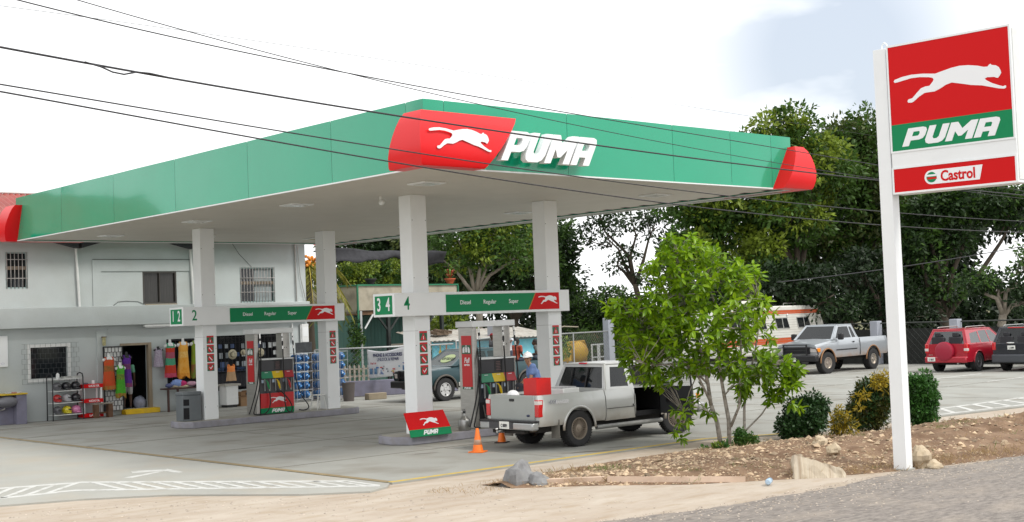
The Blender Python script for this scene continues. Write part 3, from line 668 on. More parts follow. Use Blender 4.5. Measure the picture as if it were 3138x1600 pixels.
# ================================================================ shop building
YW = 16.5
def wp(px, py, Y=YW):
    d = CF + CR * ((px - 1569) / 4006) - CU * ((py - 800) / 4006); t = (Y - CAMP.y) / d.y; p = CAMP + d * t; return p.x, p.z
wallm = pm('shop_wall_paint', (.475, .515, .515), .75, var=.06, scale=.8, dirt=(.40, .42, .40, .5), dscale=.9, bump=.15, bscale=20)
woodm = pm('door_wood', (.30, .24, .17), .7, var=.3, scale=3, stretch=(1, 1, .15))
roofm = pm('red_corrugated_roof', (.27, .045, .035), .5, var=.25, scale=1.5, dirt=(.3, .13, .1, .7), dscale=2)
shop = thing('shop_building', 'two storey pale grey shop building with barred windows and red roof', 'building')
def wall_holes(x0, x1, z0, z1, y, th, holes, name, mat, parent):
    xs = sorted(set([x0, x1] + [h[0] for h in holes] + [h[1] for h in holes])); zs = sorted(set([z0, z1] + [h[2] for h in holes] + [h[3] for h in holes])); b = MB()
    def ins(x, z): return any(h[0] < x < h[1] and h[2] < z < h[3] for h in holes)
    for i in range(len(xs) - 1):
        for j in range(len(zs) - 1):
            if not ins((xs[i] + xs[i + 1]) / 2, (zs[j] + zs[j + 1]) / 2):
                a, c, e, f = xs[i], xs[i + 1], zs[j], zs[j + 1]
                b.add([(a, y, e), (c, y, e), (c, y, f), (a, y, f)], [(0, 1, 2, 3)]); b.add([(a, y + th, e), (c, y + th, e), (c, y + th, f), (a, y + th, f)], [(3, 2, 1, 0)])
    for a, c, e, f in holes + [(x0, x1, z0, z1)]:
        for p, q in (((a, e), (c, e)), ((c, e), (c, f)), ((c, f), (a, f)), ((a, f), (a, e))):
            b.add([(p[0], y, p[1]), (q[0], y, q[1]), (q[0], y + th, q[1]), (p[0], y + th, p[1])], [(0, 1, 2, 3)])
    me_o = b.build(name, mat, parent); return me_o
HW1, HW2, HW3 = (-2.17, -1.52, 3.90, 4.97), (2.08, 3.23, 3.37, 4.38), (5.51, 6.83, 3.34, 4.5)
LW = (-1.5, -.38, 1.25, 2.16); DR = (1.33, 2.2, .16, 2.1); OA = (2.83, 4.05, .75, 2.24); OB = (4.45, 7.1, .50, 2.28)
wall_holes(-9, 8.05, 3.33, 5.36, YW, .18, [HW1, HW2, HW3], 'upper_wall', wallm, shop)
wall_holes(-9, 8.05, 0, 2.73, YW, .18, [LW, DR, OA, OB], 'lower_wall', wallm, shop)
MB().bx(-9, 8.051, YW - .22, YW + .2, 2.731, 3.329).build('floor_band', wallm, shop, bevel=.012)
MB().bx(7.87, 8.05, YW + .181, 25, 0, 5.36).bx(-9, -8.82, YW + .181, 25, 0, 5.36).build('side_wall', wallm, shop)
MB().bx(-9, 8.05, 25, 25.2, 0, 5.36).build('rear_wall', wallm, shop)
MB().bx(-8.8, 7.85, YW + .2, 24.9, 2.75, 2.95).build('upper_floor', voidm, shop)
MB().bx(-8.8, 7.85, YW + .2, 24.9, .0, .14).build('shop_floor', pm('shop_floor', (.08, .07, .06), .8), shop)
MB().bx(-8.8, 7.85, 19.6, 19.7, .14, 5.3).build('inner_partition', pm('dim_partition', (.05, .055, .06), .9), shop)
b = MB()                                                   # roof with ribs
def roofslope(ya, za, yb, zb, x0, x1):
    n = int((x1 - x0) / .09)
    for i in range(n + 1):
        x = x0 + (x1 - x0) * i / n; h = .02 if i % 2 else -.02
        b.v += [(x, ya, za + h), (x, yb, zb + h)]; b.m
    k = len(b.v) - 2 * (n + 1)
    for i in range(n): b.f.append((k + 2 * i, k + 2 * i + 2, k + 2 * i + 3, k + 2 * i + 1)); b.m.append(0)
roofslope(15.75, 5.46, 19.6, 7.02, -9.5, 8.5); roofslope(25.7, 5.46, 19.6, 7.02, -9.5, 8.5)
b.build('roof', roofm, shop, solid=.02)
MB().tube([(-9.6, 19.6, 7.06), (8.6, 19.6, 7.06)], .05, 8).build('ridge_cap', white_dull, shop, smooth=True)
MB().ext([(8.0, 15.9, 5.36), (8.0, 25.4, 5.36), (8.0, 19.6, 6.9)], (-.1, 0, 0)).build('gable', wallm, shop)
# mouldings
b = MB()
b.bx(-9, .50, YW - .02, YW - .001, 2.59, 2.62); b.bx(.90, 8.04, YW - .02, YW - .001, 2.60, 2.63)
b.build('moulding', wallm, shop)
MB().bx(.53, .83, YW - .05, YW - .001, 0, 2.58).build('pilaster', wallm, shop)
b = MB()
b.bx(.45, .72, YW - .03, YW - .001, 3.33, 4.76).bx(.7201, 3.7, YW - .03, YW - .001, 4.395, 4.76); b.build('raised_panel', wallm, shop)
MB().bx(.45, 3.7, YW - .045, YW - .031, 4.745, 4.765).build('shadow_bead', pm('dark_bead', (.12, .13, .12), .9), shop)  # dark strip along the top outline of the raised panel
# yellow doorstep, door frame
MB().bx(1.28, 2.42, YW - .30, YW + .02, 0, .155).build('doorstep', pm('step_yellow', (.70, .45, .01), .7, var=.1, scale=6, dirt=(.3, .22, .1, .5)), shop, bevel=.015)
d_ = MB().bx(2.19, 2.30, YW - .04, YW + .1, .156, 2.17).build('door_frame', woodm, shop)
MB().bx(1.28, 2.189, YW - .04, YW + .1, 2.10, 2.17).build('lintel', woodm, d_)
# windows
def bars(parent, x0, x1, z0, z1, y, n, hz, mat, r=.012, name='security_bars'):
    b = MB()
    for i in range(n): x = lerp(x0 + .04, x1 - .04, i / (n - 1)); b.tube([(x, y, z0), (x, y, z1)], r, 5)
    for z in hz: b.tube([(x0, y - .014, z), (x1, y - .014, z)], r, 5)
    return b.build(name, mat, parent, smooth=True)
barw = pm('bar_white', (.42, .40, .39), .6, var=.3, scale=12); curtain = pm('lace_curtain', (.32, .36, .37), .9, var=.35, scale=5, stretch=(8, 1, .3)); plank = pm('window_plank', (.20, .16, .12), .8, var=.3, scale=8)
for (x0, x1, z0, z1), nb, hz in ((HW1, 6, (4.2, 4.75)), (HW3, 12, (3.68, 4.15))):
    w = MB().bx(x0, x0 + .04, YW + .03, YW + .09, z0, z1).bx(x1 - .04, x1, YW + .03, YW + .09, z0, z1).bx(x0 + .041, x1 - .041, YW + .03, YW + .09, z0, z0 + .04).bx(x0 + .041, x1 - .041, YW + .03, YW + .09, z1 - .04, z1).build('window', pm('window_frame', (.35, .45, .44), .6), shop)
    MB().bx(x0 + .04, x1 - .04, YW + .10, YW + .11, z0 + .04, z1 - .04).build('pane', glassdk, w)
    MB().bx(x0 + .02, x1 - .02, YW + .025, YW + .05, (z0 + z1) / 2 + .02, (z0 + z1) / 2 + .12).build('cross_rail', plank, w)
    if nb == 12: MB().bx(6.1, 6.76, YW + .092, YW + .099, z0 + .05, z1 - .05).build('curtain', curtain, w)
    bars(w, x0, x1, z0, z1, YW - .0, nb, hz, barw)
x0, x1, z0, z1 = HW2
w = MB().bx(x0, x0 + .05, YW + .0, YW + .09, z0, z1).bx(x1 - .05, x1, YW + .0, YW + .09, z0, z1).bx(x0 + .051, x1 - .051, YW + .0, YW + .09, z0, z0 + .05).bx(x0 + .051, x1 - .051, YW + .0, YW + .09, z1 - .05, z1).bx((x0 + x1) / 2 - .015, (x0 + x1) / 2 + .015, YW + .0, YW + .09, z0 + .051, z1 - .051).build('window', pm('bronze_frame', (.06, .055, .05), .5), shop)
MB().bx(x0 + .05, x1 - .05, YW + .07, YW + .08, z0 + .05, z1 - .05).build('pane', pm('bronze_glass', (.035, .033, .03), .15, var=.4, scale=6, stretch=(10, 1, .3)), w)
MB().bx(x0 + .05, x1 - .02, YW - .06, YW + .0, z0 - .09, z0 - .005).build('sill', pm('tan_sill', (.30, .25, .18), .8), w)
x0, x1, z0, z1 = LW
w = MB().bx(x0 - .085, x0, YW - .03, YW - .001, z0 - .10, z1 + .10).bx(x1, x1 + .085, YW - .03, YW - .001, z0 - .10, z1 + .10).bx(x0 + .001, x1 - .001, YW - .03, YW - .001, z1, z1 + .09).bx(x0 + .001, x1 - .001, YW - .03, YW - .001, z0 - .10, z0).build('window', white_dull, shop)
MB().bx(x0, x1, YW + .10, YW + .11, z0, z1).build('pane', glassdk, w)
def grid(parent, x0, x1, z0, z1, y, rows, cols, mat, r=.007, off=True, name='grille'):
    b = MB(); h = (z1 - z0) / rows
    for i in range(rows + 1): b.tube([(x0, y, z0 + h * i), (x1, y, z0 + h * i)], r, 4)
    for i in range(rows):
        for j in range(cols + 1):
            x = x0 + (x1 - x0) * (j + (.5 if off and i % 2 else 0)) / cols
            if x <= x1 + 1e-6: b.tube([(x, y, z0 + h * i), (x, y, z0 + h * (i + 1))], r, 4)
    return b.build(name, mat, parent)
grid(w, -1.77, -.05, 1.10, 2.27, YW - .06, 8, 11, pm('wire_grey', (.10, .11, .115), .6), .0035)
# swung open gate of the doorway
g = thing('security_gate', 'white door panel behind black brick pattern bars, swung open beside the doorway', 'security gate', (0, 0, 0))
MB().bx(.72, 1.30, YW - .09, YW - .055, .14, 2.08).build('panel', white_dull, g)
grid(g, .73, 1.29, .15, 2.07, YW - .105, 13, 5, black, .009, name='bars')
MB().bx(.70, .725, YW - .12, YW - .05, .12, 2.10).bx(1.295, 1.32, YW - .12, YW - .05, .12, 2.10).bx(.7255, 1.2945, YW - .12, YW - .05, 2.08, 2.10).build('frame', black, g)
# openings with goods behind grilles
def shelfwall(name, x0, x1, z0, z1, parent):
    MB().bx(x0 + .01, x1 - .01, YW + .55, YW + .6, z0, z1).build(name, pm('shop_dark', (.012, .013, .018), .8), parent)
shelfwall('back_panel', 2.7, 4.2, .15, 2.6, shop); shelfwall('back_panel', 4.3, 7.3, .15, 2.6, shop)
gr = bars(shop, OA[0], OA[1], OA[2], OA[3], YW + .03, 9, (.9, 1.5, 2.1), black, .01)
gm = bars(shop, OB[0], OB[1], OB[2], OB[3], YW + .03, 20, (.62, 1.0, 2.05, 2.2), black, .009)
b = MB()
for cx in (4.9, 5.77, 6.65):
    for s in (-1, 1):
        for i in range(5):
            a = radians(10 + i * 18); b.tube([(cx + s * .03, YW + .0, 2.24), (cx + s * .40 * cos(a), YW + .0, 2.24 - .26 * sin(a))], .006, 4)
b.build('sunburst', black, gm)
rnd = random.Random(7)
hookpack = [pm('pack_clear', (.38, .42, .46), .3), pm('pack_dark', (.05, .06, .09), .4), pm('pack_white', (.6, .62, .62), .4), pm('pack_blue', (.05, .10, .25), .4)]
for row, z in enumerate((2.0, 1.72, 1.42)):
    n = 12
    for i in range(n):
        if rnd.random() < .12: continue
        x = 4.6 + 2.45 * i / n + rnd.uniform(-.03, .03); w_ = rnd.uniform(.09, .15); h_ = rnd.uniform(.13, .2)
        if x + w_ > 7.05: continue
        o = MB().box((x + w_ / 2, YW + .22, z - h_ / 2), (w_, .02, h_)).build('display_pack', rnd.choice(hookpack), None)
        tag(o, 'small hanging accessory pack on the %s row behind the shop grille' % ('top', 'middle', 'bottom')[row], 'package', 'accessory packs behind the grille, %s row' % ('top', 'middle', 'bottom')[row])
        _r = MB().tube([(x + w_ / 2, YW + .22, z), (x + w_ / 2, YW + .5, z)], .004, 4).build('peg', chrome, o)
strawm = pm('straw_cream', (.66, .60, .42), .8, col2=(.18, .16, .12), scale=22)
for i, (px, py, r, wd) in enumerate(((715, 1086, .165, 'left'), (748, 1080, .10, 'middle'), (800, 1080, .15, 'right'))):
    x, z = wp(px, py, YW - .06)
    t = thing('straw_hat', 'round cream straw hat hanging on the shop grille, the %s one of three' % wd, 'hat', (x, YW - .02, z), 0, 'straw hats on the shop grille')
    MB().lathe([(r * .1, -.09), (r * .5, -.085), (r * .56, -.02), (r * .95, .0), (r, .01)], n=18, axis='Y').build('crown', strawm, t, smooth=40)
    MB().lathe([(r * .57, -.035), (r * .60, -.02), (r * .60, -.012), (r * .57, -.012)], n=18, axis='Y').build('ribbon', black, t, smooth=40)
o = MB().box((5.75, YW + .2, 1.12), (2.5, .32, .03)).build('display_shelf', pm('navy_shelf', (.03, .04, .08), .5), None); tag(o, 'dark display shelf under the hanging packs in the shop opening', 'shelf')
for i in range(6):
    x = 4.75 + i * .38
    o = MB().box((x, YW + .18, 1.19), (.28, .2, .09)).build('folded_jeans', pm('denim', (.03, .06, .13), .9, var=.5, scale=20), None, bevel=.02)
    tag(o, 'folded blue denim stack on the dark shop shelf', 'clothes', 'folded denim on the shop shelf')
b = MB(); b.bx(4.5, 7.05, YW + .08, YW + .12, .58, 1.05)
o = b.build('counter_skirt', pm('ribbed_black', (.02, .02, .028), .6, var=.5, scale=3, stretch=(20, 1, 1)), shop)
# tube lamp under the band, wall lamp, pipes, corner fittings
t = thing('tube_lamp', 'long white tube lamp fixed under the concrete band of the shop', 'lamp', (0, 0, 0))
MB().bx(2.02, 3.0, YW - .20, YW - .10, 2.66, 2.725).build('housing', white_dull, t); MB().tube([(2.06, YW - .15, 2.64), (2.96, YW - .15, 2.64)], .018, 8).build('tube', white, t, smooth=True)
t = thing('wall_lamp', 'small yellowed glass lantern on the shop wall above the open gate', 'lamp', (.72, YW - .12, 2.13))
MB().bx(-.06, .06, -.06, .06, .25, .275).build('cap', pm('rust', (.12, .07, .03), .8), t); MB().lathe([(.045, 0), (.055, .03), (.055, .25)], n=10).build('glass', pm('yellowed_glass', (.45, .42, .22), .3, var=.5, scale=14), t, smooth=40)
MB().tube([(.0, .0, .26), (.0, .07, .28)], .012, 6).build('bracket', steel, t)
def pipe(pts, r, label, mat=white_dull):
    return tag(MB().tube(pts, r, 8).build('pipe', mat, None, smooth=40), label, 'pipe')
pipe([(-.08, YW - .07, 5.26), (-.0, YW - .07, 3.33)], .04, 'white drain pipe on the upper wall between the barred and the bronze window')
pipe([(3.70, YW - .07, 5.2), (3.78, YW - .07, 3.33)], .04, 'white drain pipe on the upper wall just left of the shop island column')
pipe([(7.72, YW - .06, 5.2), (7.80, YW - .06, 4.2), (8.0, YW - .06, 3.33)], .012, 'thin leaning conduit on the upper wall corner', steel)
pipe([(7.62, YW - .05, 5.3), (7.64, YW - .05, 3.33)], .022, 'straight grey conduit near the upper building corner', steel)
pipe([(7.42, YW - .06, 2.6), (7.42, YW - .06, 2.0)], .025, 'upright white conduit above the water bottle rack')
pipe([(7.75, YW - .06, 2.55), (7.76, YW - .06, 1.3)], .028, 'white conduit running down from the meter box')
t = thing('meter_box', 'small white meter box on the shop wall near its corner', 'meter box', (7.78, YW - .06, 2.05)); MB().bx(-.01, .26, -.05, .055, -.1, .52).build('body', white_dull, t, bevel=.01); MB().bx(.03, .22, -.056, -.051, .1, .4).build('door', white, t)
b = MB(); b.tube([(5.25, YW - .01, 5.3), (5.5, YW - .01, 4.95), (5.95, YW - .01, 4.52)], .006, 4); o = b.build('slack_wire', rubber, None); tag(o, 'loose dark wire drooping down to the upper right barred window', 'wire')
b = MB(); b.tube([(1.1, YW - .01, 3.34), (1.25, YW - .01, 3.45), (1.5, YW - .01, 3.47), (1.9, YW - .01, 3.45), (2.1, YW - .01, 3.36)], .007, 4); tag(b.build('slack_wire', rubber, None), 'loose dark wire lying on the ledge left of the bronze window', 'wire')
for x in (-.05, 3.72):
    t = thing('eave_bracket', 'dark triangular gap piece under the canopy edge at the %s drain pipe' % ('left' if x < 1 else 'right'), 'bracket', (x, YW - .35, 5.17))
    MB().ext([(-.75, 0, .08), (-.05, 0, -.09), (-.05, 0, .08)], (0, .25, 0)).build('brace', pm('brace_dark', (.03, .03, .035), .8), t); MB().ext([(.05, 0, -.09), (.65, 0, .08), (.05, 0, .08)], (0, .25, 0)).build('brace', MATS['brace_dark'], t)  # dark wedges put the shade of the eave gap into colour
# notice board at far left
t = thing('notice_board', 'blank looking white notice board on the shop wall at the left', 'notice board', (-2.42, YW - .04, 1.64)); MB().bx(-.35, .26, 0, .03, 0, .9).build('board', white, t, bevel=.01); 
MB().tube([(.05, -.002, .1), (.10, -.002, .13), (.16, -.002, .1), (.10, -.002, .07), (.05, -.002, .1)], .003, 4).build('faded_mark', pm('faded_lilac', (.45, .42, .6), .6), t)
# wash counter
lilacm = pm('lilac_wall', (.20, .195, .26), .85, var=.12, scale=2, dirt=(.14, .13, .16, .6), dscale=3, bump=.2)
t = thing('wash_counter', 'lilac concrete wash counter with yellow edge and basin at the left edge', 'counter', (-1.86, 15.9, 0))
MB().bx(-.30, 0, 0, .5, 0, .84).build('leg', lilacm, t, bevel=.01); MB().bx(-2.3, -.302, .25, .5, 0, .84).build('back_panel', lilacm, t)
MB().bx(-2.3, .02, -.03, .55, .842, .885).build('top', pm('counter_yellow', (.60, .42, .03), .6), t, bevel=.008)
MB().ell((-.55, .12, .66), (.33, .26, .17), 18, 10)  .build('basin', pm('basin_grey', (.16, .16, .18), .4), t, smooth=True); MB().tube([(-.6, .1, .6), (-.6, .12, .45), (-.72, .2, .42)], .025, 6).build('drain', steel, t, smooth=True)
for i, (dx, cm) in enumerate(((-.5, (.5, .5, .48)), (-.33, (.45, .2, .18)), (-.2, (.6, .55, .5)))):
    o = MB().box((-1.86 + dx, 16.0, .905), (.16, .12, .035), rz=.3 * i).build('folded_cloth', pm('cloth_tone_%d' % i, cm, .9, var=.2, scale=20), None, bevel=.01); tag(o, ('grey rag on the yellow edged wash counter', 'reddish rag on the yellow edged wash counter', 'cream rag near the end of the yellow edged wash counter')[i], 'cloth')
# ---------------- helmet rack
def helmet(x, y, z, rz, cm, vis, label, open_face=False):
    t = thing('helmet', label, 'helmet', (x, y, z), rz, 'motorcycle helmets on the black rack')
    b = MB().ell((0, 0, .125), (.125, .15, .125), 16, 12, zmin=-.85); b.build('shell', cm, t, smooth=True)
    MB().ell((0, -.045, .135), (.102, .112, .06), 14, 8).build('visor', vis, t, smooth=True)
    MB().tube([(-.10, -.07, .055), (0, -.155, .045), (.10, -.07, .055)], .026, 8).build('chin_bar', cm, t, smooth=True)
rack = thing('shoe_rack', 'black tube rack full of motorcycle helmets under the shop window', 'rack', (-1.08, 15.95, 0))
b = MB()
for y in (0, .42):
    for x in (0, .92): b.tube([(x, y, 0), (x, y, 1.25)], .018, 8)
for x in (0, .92): b.tube([(x, 0, 1.24), (x, .04, 1.34), (x, .21, 1.37), (x, .38, 1.34), (x, .42, 1.24)], .018, 8)
b.build('frame', black, rack, smooth=40)
for z in (.17, .52, .87, 1.22): MB().bx(.02, .90, .02, .40, z - .02, z).build('shelf', white_dull, rack); 
hm = {k: pm('helmet_' + k, c, .25, coat=.5) for k, c in dict(black=(.015, .015, .02), red=(.45, .02, .02), silver=(.4, .4, .42), yellow=(.65, .55, .02), pink=(.65, .22, .42), grey=(.10, .10, .11)).items()}
hl = [(.20, .17, 'grey', 'dark patterned full face helmet, bottom shelf of the rack'), (.48, .17, 'yellow', 'yellow and black helmet, middle of the bottom rack shelf'), (.76, .17, 'pink', 'pink helmet on the bottom rack shelf'),
      (.20, .52, 'red', 'red and white helmet on the second rack shelf'), (.48, .52, 'silver', 'silver helmet on the second rack shelf'), (.76, .52, 'black', 'plain black helmet on the second rack shelf'),
      (.20, .87, 'grey', 'dark helmet at the left of the upper rack shelf'), (.47, .87, 'black', 'black helmet with red trim, middle of the upper rack shelf'), (.76, .87, 'black', 'black helmet on the upper rack shelf beside the red stand')]
for i, (x, z, c, lb) in enumerate(hl): helmet(-1.08 + x, 16.12, z, .25 * ((i * 7) % 3 - 1) + .5, hm[c], pm('visor_dark', (.01, .01, .012), .08, coat=.5) if c != 'pink' else hm['pink'], lb)
t = thing('spray_bottle', 'white pump bottle standing on top of the helmet rack', 'bottle', (-.86, 16.1, 1.222)); MB().lathe([(.05, 0), (.055, .02), (.05, .13), (.015, .17)], n=12).build('body', white_dull, t, smooth=40); MB().tube([(0, 0, .17), (0, 0, .24), (.04, -.03, .24)], .01, 6).build('pump', black, t)
o = MB().box((-.45, 16.12, 1.25), (.5, .26, .06)).build('goods_box', pm('box_print', (.55, .55, .52), .6, col2=(.2, .2, .2), scale=14), None); tag(o, 'flat printed box lying on the top shelf of the helmet rack', 'box')
# red and white stand
t = thing('display_stand', 'white display stand with three red shelf fronts reading LUCAS OIL', 'display stand', (-.16, 15.95, 0))
for z in (.03, .46, .90):
    s = MB().bx(0, .62, 0, .38, z, z + .11).build('shelf', sred, t, bevel=.006); text('LUCAS OIL', 'lettering', frame((.34, -.002, z + .055), (1, 0, 0), (0, 0, 1)), logo_white, s, .085, xs=.8, bold=.002)
for x in (.03, .57):
    for y in (.02, .34): MB().bx(x - .025, x + .025, y, y + .03, .141, .459).bx(x - .025, x + .025, y, y + .03, .571, .899).build('post', white, t)
o = MB().lathe([(.045, 0), (.045, .1), (.04, .105)], c=(.22, 16.1, 1.012), n=12).build('cup', white, None, smooth=40); tag(o, 'white paper cup on the red display stand', 'cup')
o = MB().ell((-.02, 16.1, 1.03), (.09, .07, .03), 10, 6).build('cap_hat', pm('cap_grey', (.12, .13, .16), .9), None, smooth=True); tag(o, 'dark folded cap on the red display stand', 'cap')
t = thing('bench', 'small rough brown wooden bench in front of the red display stand', 'bench', (.10, 15.75, 0))
bw = pm('bench_wood', (.13, .065, .035), .8, var=.3, scale=6)
MB().bx(.0, .60, 0, .24, .40, .435).build('seat', pm('bench_top', (.25, .22, .18), .8, var=.3, scale=8), t); MB().bx(.02, .14, .02, .22, 0, .398).build('leg', bw, t); MB().bx(.44, .57, .02, .22, 0, .398).build('leg', bw, t); MB().bx(.141, .439, .1, .14, .12, .17).build('stretcher', bw, t)
# ---------------- dresses on busts
def dress(x0, x1, z0, z1, y, mats, label, bust=True, sleeves=False, bustmat=white_dull, name='dress', ragged=0):
    cx = (x0 + x1) / 2; w = (x1 - x0); h = z1 - z0; t = thing(name, label, 'dress', (cx, y, z0)); rnd = random.Random(int(abs(x0 * 1000)) + 3)
    # garment: lofted rings, folded hem
    rows = [(0, .50, .11), (.12, .49, .11), (.35, .44, .11), (.55, .40, .11), (.72, .37, .11), (.84, .40, .10), (.90, .36, .08)]
    b = MB(); n = 28; k0 = 0
    for ri, (f, hw, dp_) in enumerate(rows):
        for j in range(n):
            a = 2 * pi * j / n; fold = (1 + .10 * sin(a * 7 + ri * .4) * (1 - f)) 
            zz = f * h + (ragged * .05 * sin(a * 3) if ri == 0 else 0) + (rnd.uniform(-.01, .01))
            b.v.append((w * hw * cos(a) * fold, dp_ * sin(a) * fold, zz))
    for ri in range(len(rows) - 1):
        mi = min(ri, len(mats) - 1)
        for j in range(n): b.f.append((ri * n + j, ri * n + (j + 1) % n, (ri + 1) * n + (j + 1) % n, (ri + 1) * n + j)); b.m.append(mi)
    for s in (-1, 1):   # shoulder straps
        b.tube([(s * w * .27, -.06, h * .89), (s * w * .26, -.03, h * .97), (s * w * .25, .03, h * .98), (s * w * .27, .06, h * .9)], .02, 6, mi=len(mats) - 1)
    b.build('fabric', list(mats), t, smooth=50)
    if bust:
        m = MB().ell((0, 0, h * .9), (w * .38, .075, h * .10), 14, 8).cyl((0, .01, h * .95), (0, .01, h * 1.09), .045, .04, 10)
        for s in (-1, 1): m.ell((s * w * .42, 0, h * .90), (w * .12, .05, h * .05), 10, 6)
        m.build('bust', bustmat, t, smooth=50)
    else:
        MB().tube([(-w * .3, 0, h * .97), (0, 0, h * 1.03), (w * .3, 0, h * .97)], .008, 5).tube([(0, 0, h * 1.03), (0, 0, h * 1.1)], .005, 5).build('hanger', black, t)
    return t
def fab(name, c1, c2, sc=14): return pm('fabric_' + name, c1, .9, col2=c2, scale=sc)
dress(*[v for v in (.58, .99)], .80, 1.80, 16.22, [fab('hem', (.25, .22, .05), (.55, .1, .02), 20), fab('red', (.60, .05, .015), (.42, .10, .02), 16), MATS['fabric_red'], fab('redv', (.5, .12, .02), (.08, .10, .03), 24), MATS['fabric_red']], 'red sleeveless dress with zigzag trim on a white bust')
dress(.95, 1.27, .56, 1.52, 16.15, [fab('gred', (.2, .3, .02), (.35, .05, .03), 20), fab('green', (.08, .42, .02), (.04, .25, .02), 18), MATS['fabric_green'], fab('greenv', (.25, .35, .02), (.03, .08, .03), 24), MATS['fabric_green']], 'bright green dress with frayed hem, lowest of the three by the gate', ragged=1)
dress(1.20, 1.53, .84, 1.83, 16.25, [fab('pred', (.35, .05, .05), (.1, .04, .2), 20), fab('purple', (.12, .02, .30), (.07, .02, .18), 18), MATS['fabric_purple'], fab('purplev', (.25, .05, .15), (.05, .03, .1), 24), MATS['fabric_purple']], 'purple patterned dress on a dark bust beside the doorway', bustmat=black)
t = dress(2.32, 2.62, 1.40, 1.98, 16.35, [fab('lace', (.50, .47, .53), (.22, .15, .25), 30)], 'short white and violet lace top with dark sleeves by the door frame', bustmat=black)
t['category'] = 'top'
stripe = [fab('mag', (.40, .03, .10), (.55, .08, .12)), fab('st_red', (.55, .03, .015), (.42, .05, .02)), fab('teal', (.05, .25, .14), (.08, .35, .2)), fab('mag2', (.42, .04, .14), (.3, .1, .1)), MATS['fabric_st_red'], MATS['fabric_teal']]
dress(2.66, 3.04, 1.05, 2.14, 16.30, stripe, 'long dress in red, magenta and green stripes hanging by the opening')
dress(3.09, 3.50, 1.02, 2.16, 16.30, [fab('hemo', (.60, .20, .01), (.75, .35, .05), 12), fab('orange', (.72, .28, .01), (.80, .45, .10), 5), MATS['fabric_orange'], fab('orangev', (.7, .34, .03), (.8, .55, .2), 20), MATS['fabric_orange']], 'long golden orange tie dye dress on a white bust', ragged=1)
dress(3.55, 3.93, 1.00, 2.18, 16.30, [fab('floral', (.10, .28, .02), (.30, .05, .05), 5), MATS['fabric_floral'], fab('gy', (.16, .35, .03), (.25, .25, .02), 9)], 'long green floral dress beside the shop island column', ragged=1)
dress(4.50, 4.83, .84, 1.36, 15.75, [fab('tan', (.42, .26, .14), (.5, .33, .2), 18), MATS['fabric_tan'], MATS['fabric_tan'], fab('org', (.75, .2, .03), (.8, .3, .1), 10)], 'tan and orange outfit on a hanger over the white cabinet', bust=False)
b = MB(); b.tube([(2.75, 16.32, 2.2), (4.4, 16.32, 2.2)], .014, 6); tag(b.build('hanging_rail', black, None), 'black rail carrying the long dresses', 'rail')
# clothes table
t = thing('table', 'dark brown table heaped with clothes below the hanging dresses', 'table', (2.50, 15.85, 0))
dwood = pm('dark_brown_wood', (.06, .025, .02), .6)
MB().bx(0, 1.45, 0, .5, .68, .72).build('tabletop', dwood, t)
for x in (.04, .36, 1.40):
    MB().bx(x - .03, x + .03, .02, .07, 0, .679).build('leg', dwood, t)
rnd = random.Random(12)
cols = [((.22, .32, .62), 'blue'), ((.50, .03, .15), 'crimson'), ((.62, .55, .38), 'cream'), ((.55, .32, .42), 'pale pink'), ((.05, .05, .06), 'black'), ((.10, .12, .25), 'navy'), ((.55, .5, .5), 'white'), ((.40, .34, .25), 'beige')]
for i, (c, nm) in enumerate(cols):
    cx = (2.92, 3.08, 3.10, 3.42, 3.62, 2.66, 3.75, 2.80)[i]; cz = (.86, .84, .76, .82, .77, .80, .80, .765)[i]
    b = MB().ell((0, 0, 0), ((.20, .17, .2, .18, .15, .11, .13, .2)[i], .15, (.12, .10, .05, .07, .06, .07, .06, .05)[i]), 16, 10, noise=.16, rnd=rnd)
    o = b.build('crumpled_garment', pm('garment_' + nm.replace(' ', '_'), c, .95, var=.15, scale=20), None, smooth=True, loc=(cx, 16.05, cz)); tag(o, nm + ' crumpled garment in the heap on the dark table', 'garment', 'garments heaped on the table')
t = thing('shoe_box', 'open carton with pale shoes on the ground beneath the clothes table', 'carton', (3.05, 15.95, 0)); MB().bx(0, .42, 0, .3, 0, .17).build('carton', pm('carton_grey', (.25, .23, .2), .8, var=.2), t)
for x in (.12, .3): MB().ell((x, .1, .2), (.10, .07, .06), 10, 6).build('shoe', white_dull, t, smooth=True)
# cabinet and cardboard boxes
t = thing('cabinet', 'white low cabinet beneath the tan outfit', 'cabinet', (4.42, 15.65, 0)); MB().bx(0, .42, 0, .45, .08, .68).build('body', white_dull, t, bevel=.006); MB().bx(-.05, .50, -.04, .5, .68, .74).build('top', pm('worn_top', (.4, .38, .34), .7), t); MB().bx(.03, .39, .02, .4, 0, .08).build('plinth', black, t)
cardm = pm('cardboard', (.30, .185, .10), .9, var=.2, scale=4)
def carton(x, y, w, d, h, label, rz=0, z=0):
    t = thing('cardboard_box', label, 'cardboard box', (x, y, z), rz, 'cardboard boxes by the shop opening'); MB().bx(0, w, 0, d, 0, h).build('carton', cardm, t)
    MB().ext([(0, 0, h), (w, 0, h), (w + .02, -.10, h + .05), (-.02, -.10, h + .05)], (0, 0, .006)).build('flap', cardm, t); MB().bx(w * .35, w * .7, -.004, -.001, h * .3, h * .8).build('dark_cutout', voidm, t)
carton(4.98, 15.75, .75, .45, .30, 'wide brown carton lowest of the pile by the shop opening')
carton(5.05, 15.85, .55, .35, .14, 'flat carton lying on the wide brown carton', .15, .31)
carton(5.60, 16.0, .35, .3, .55, 'tall brown carton standing at the wall behind the pump')
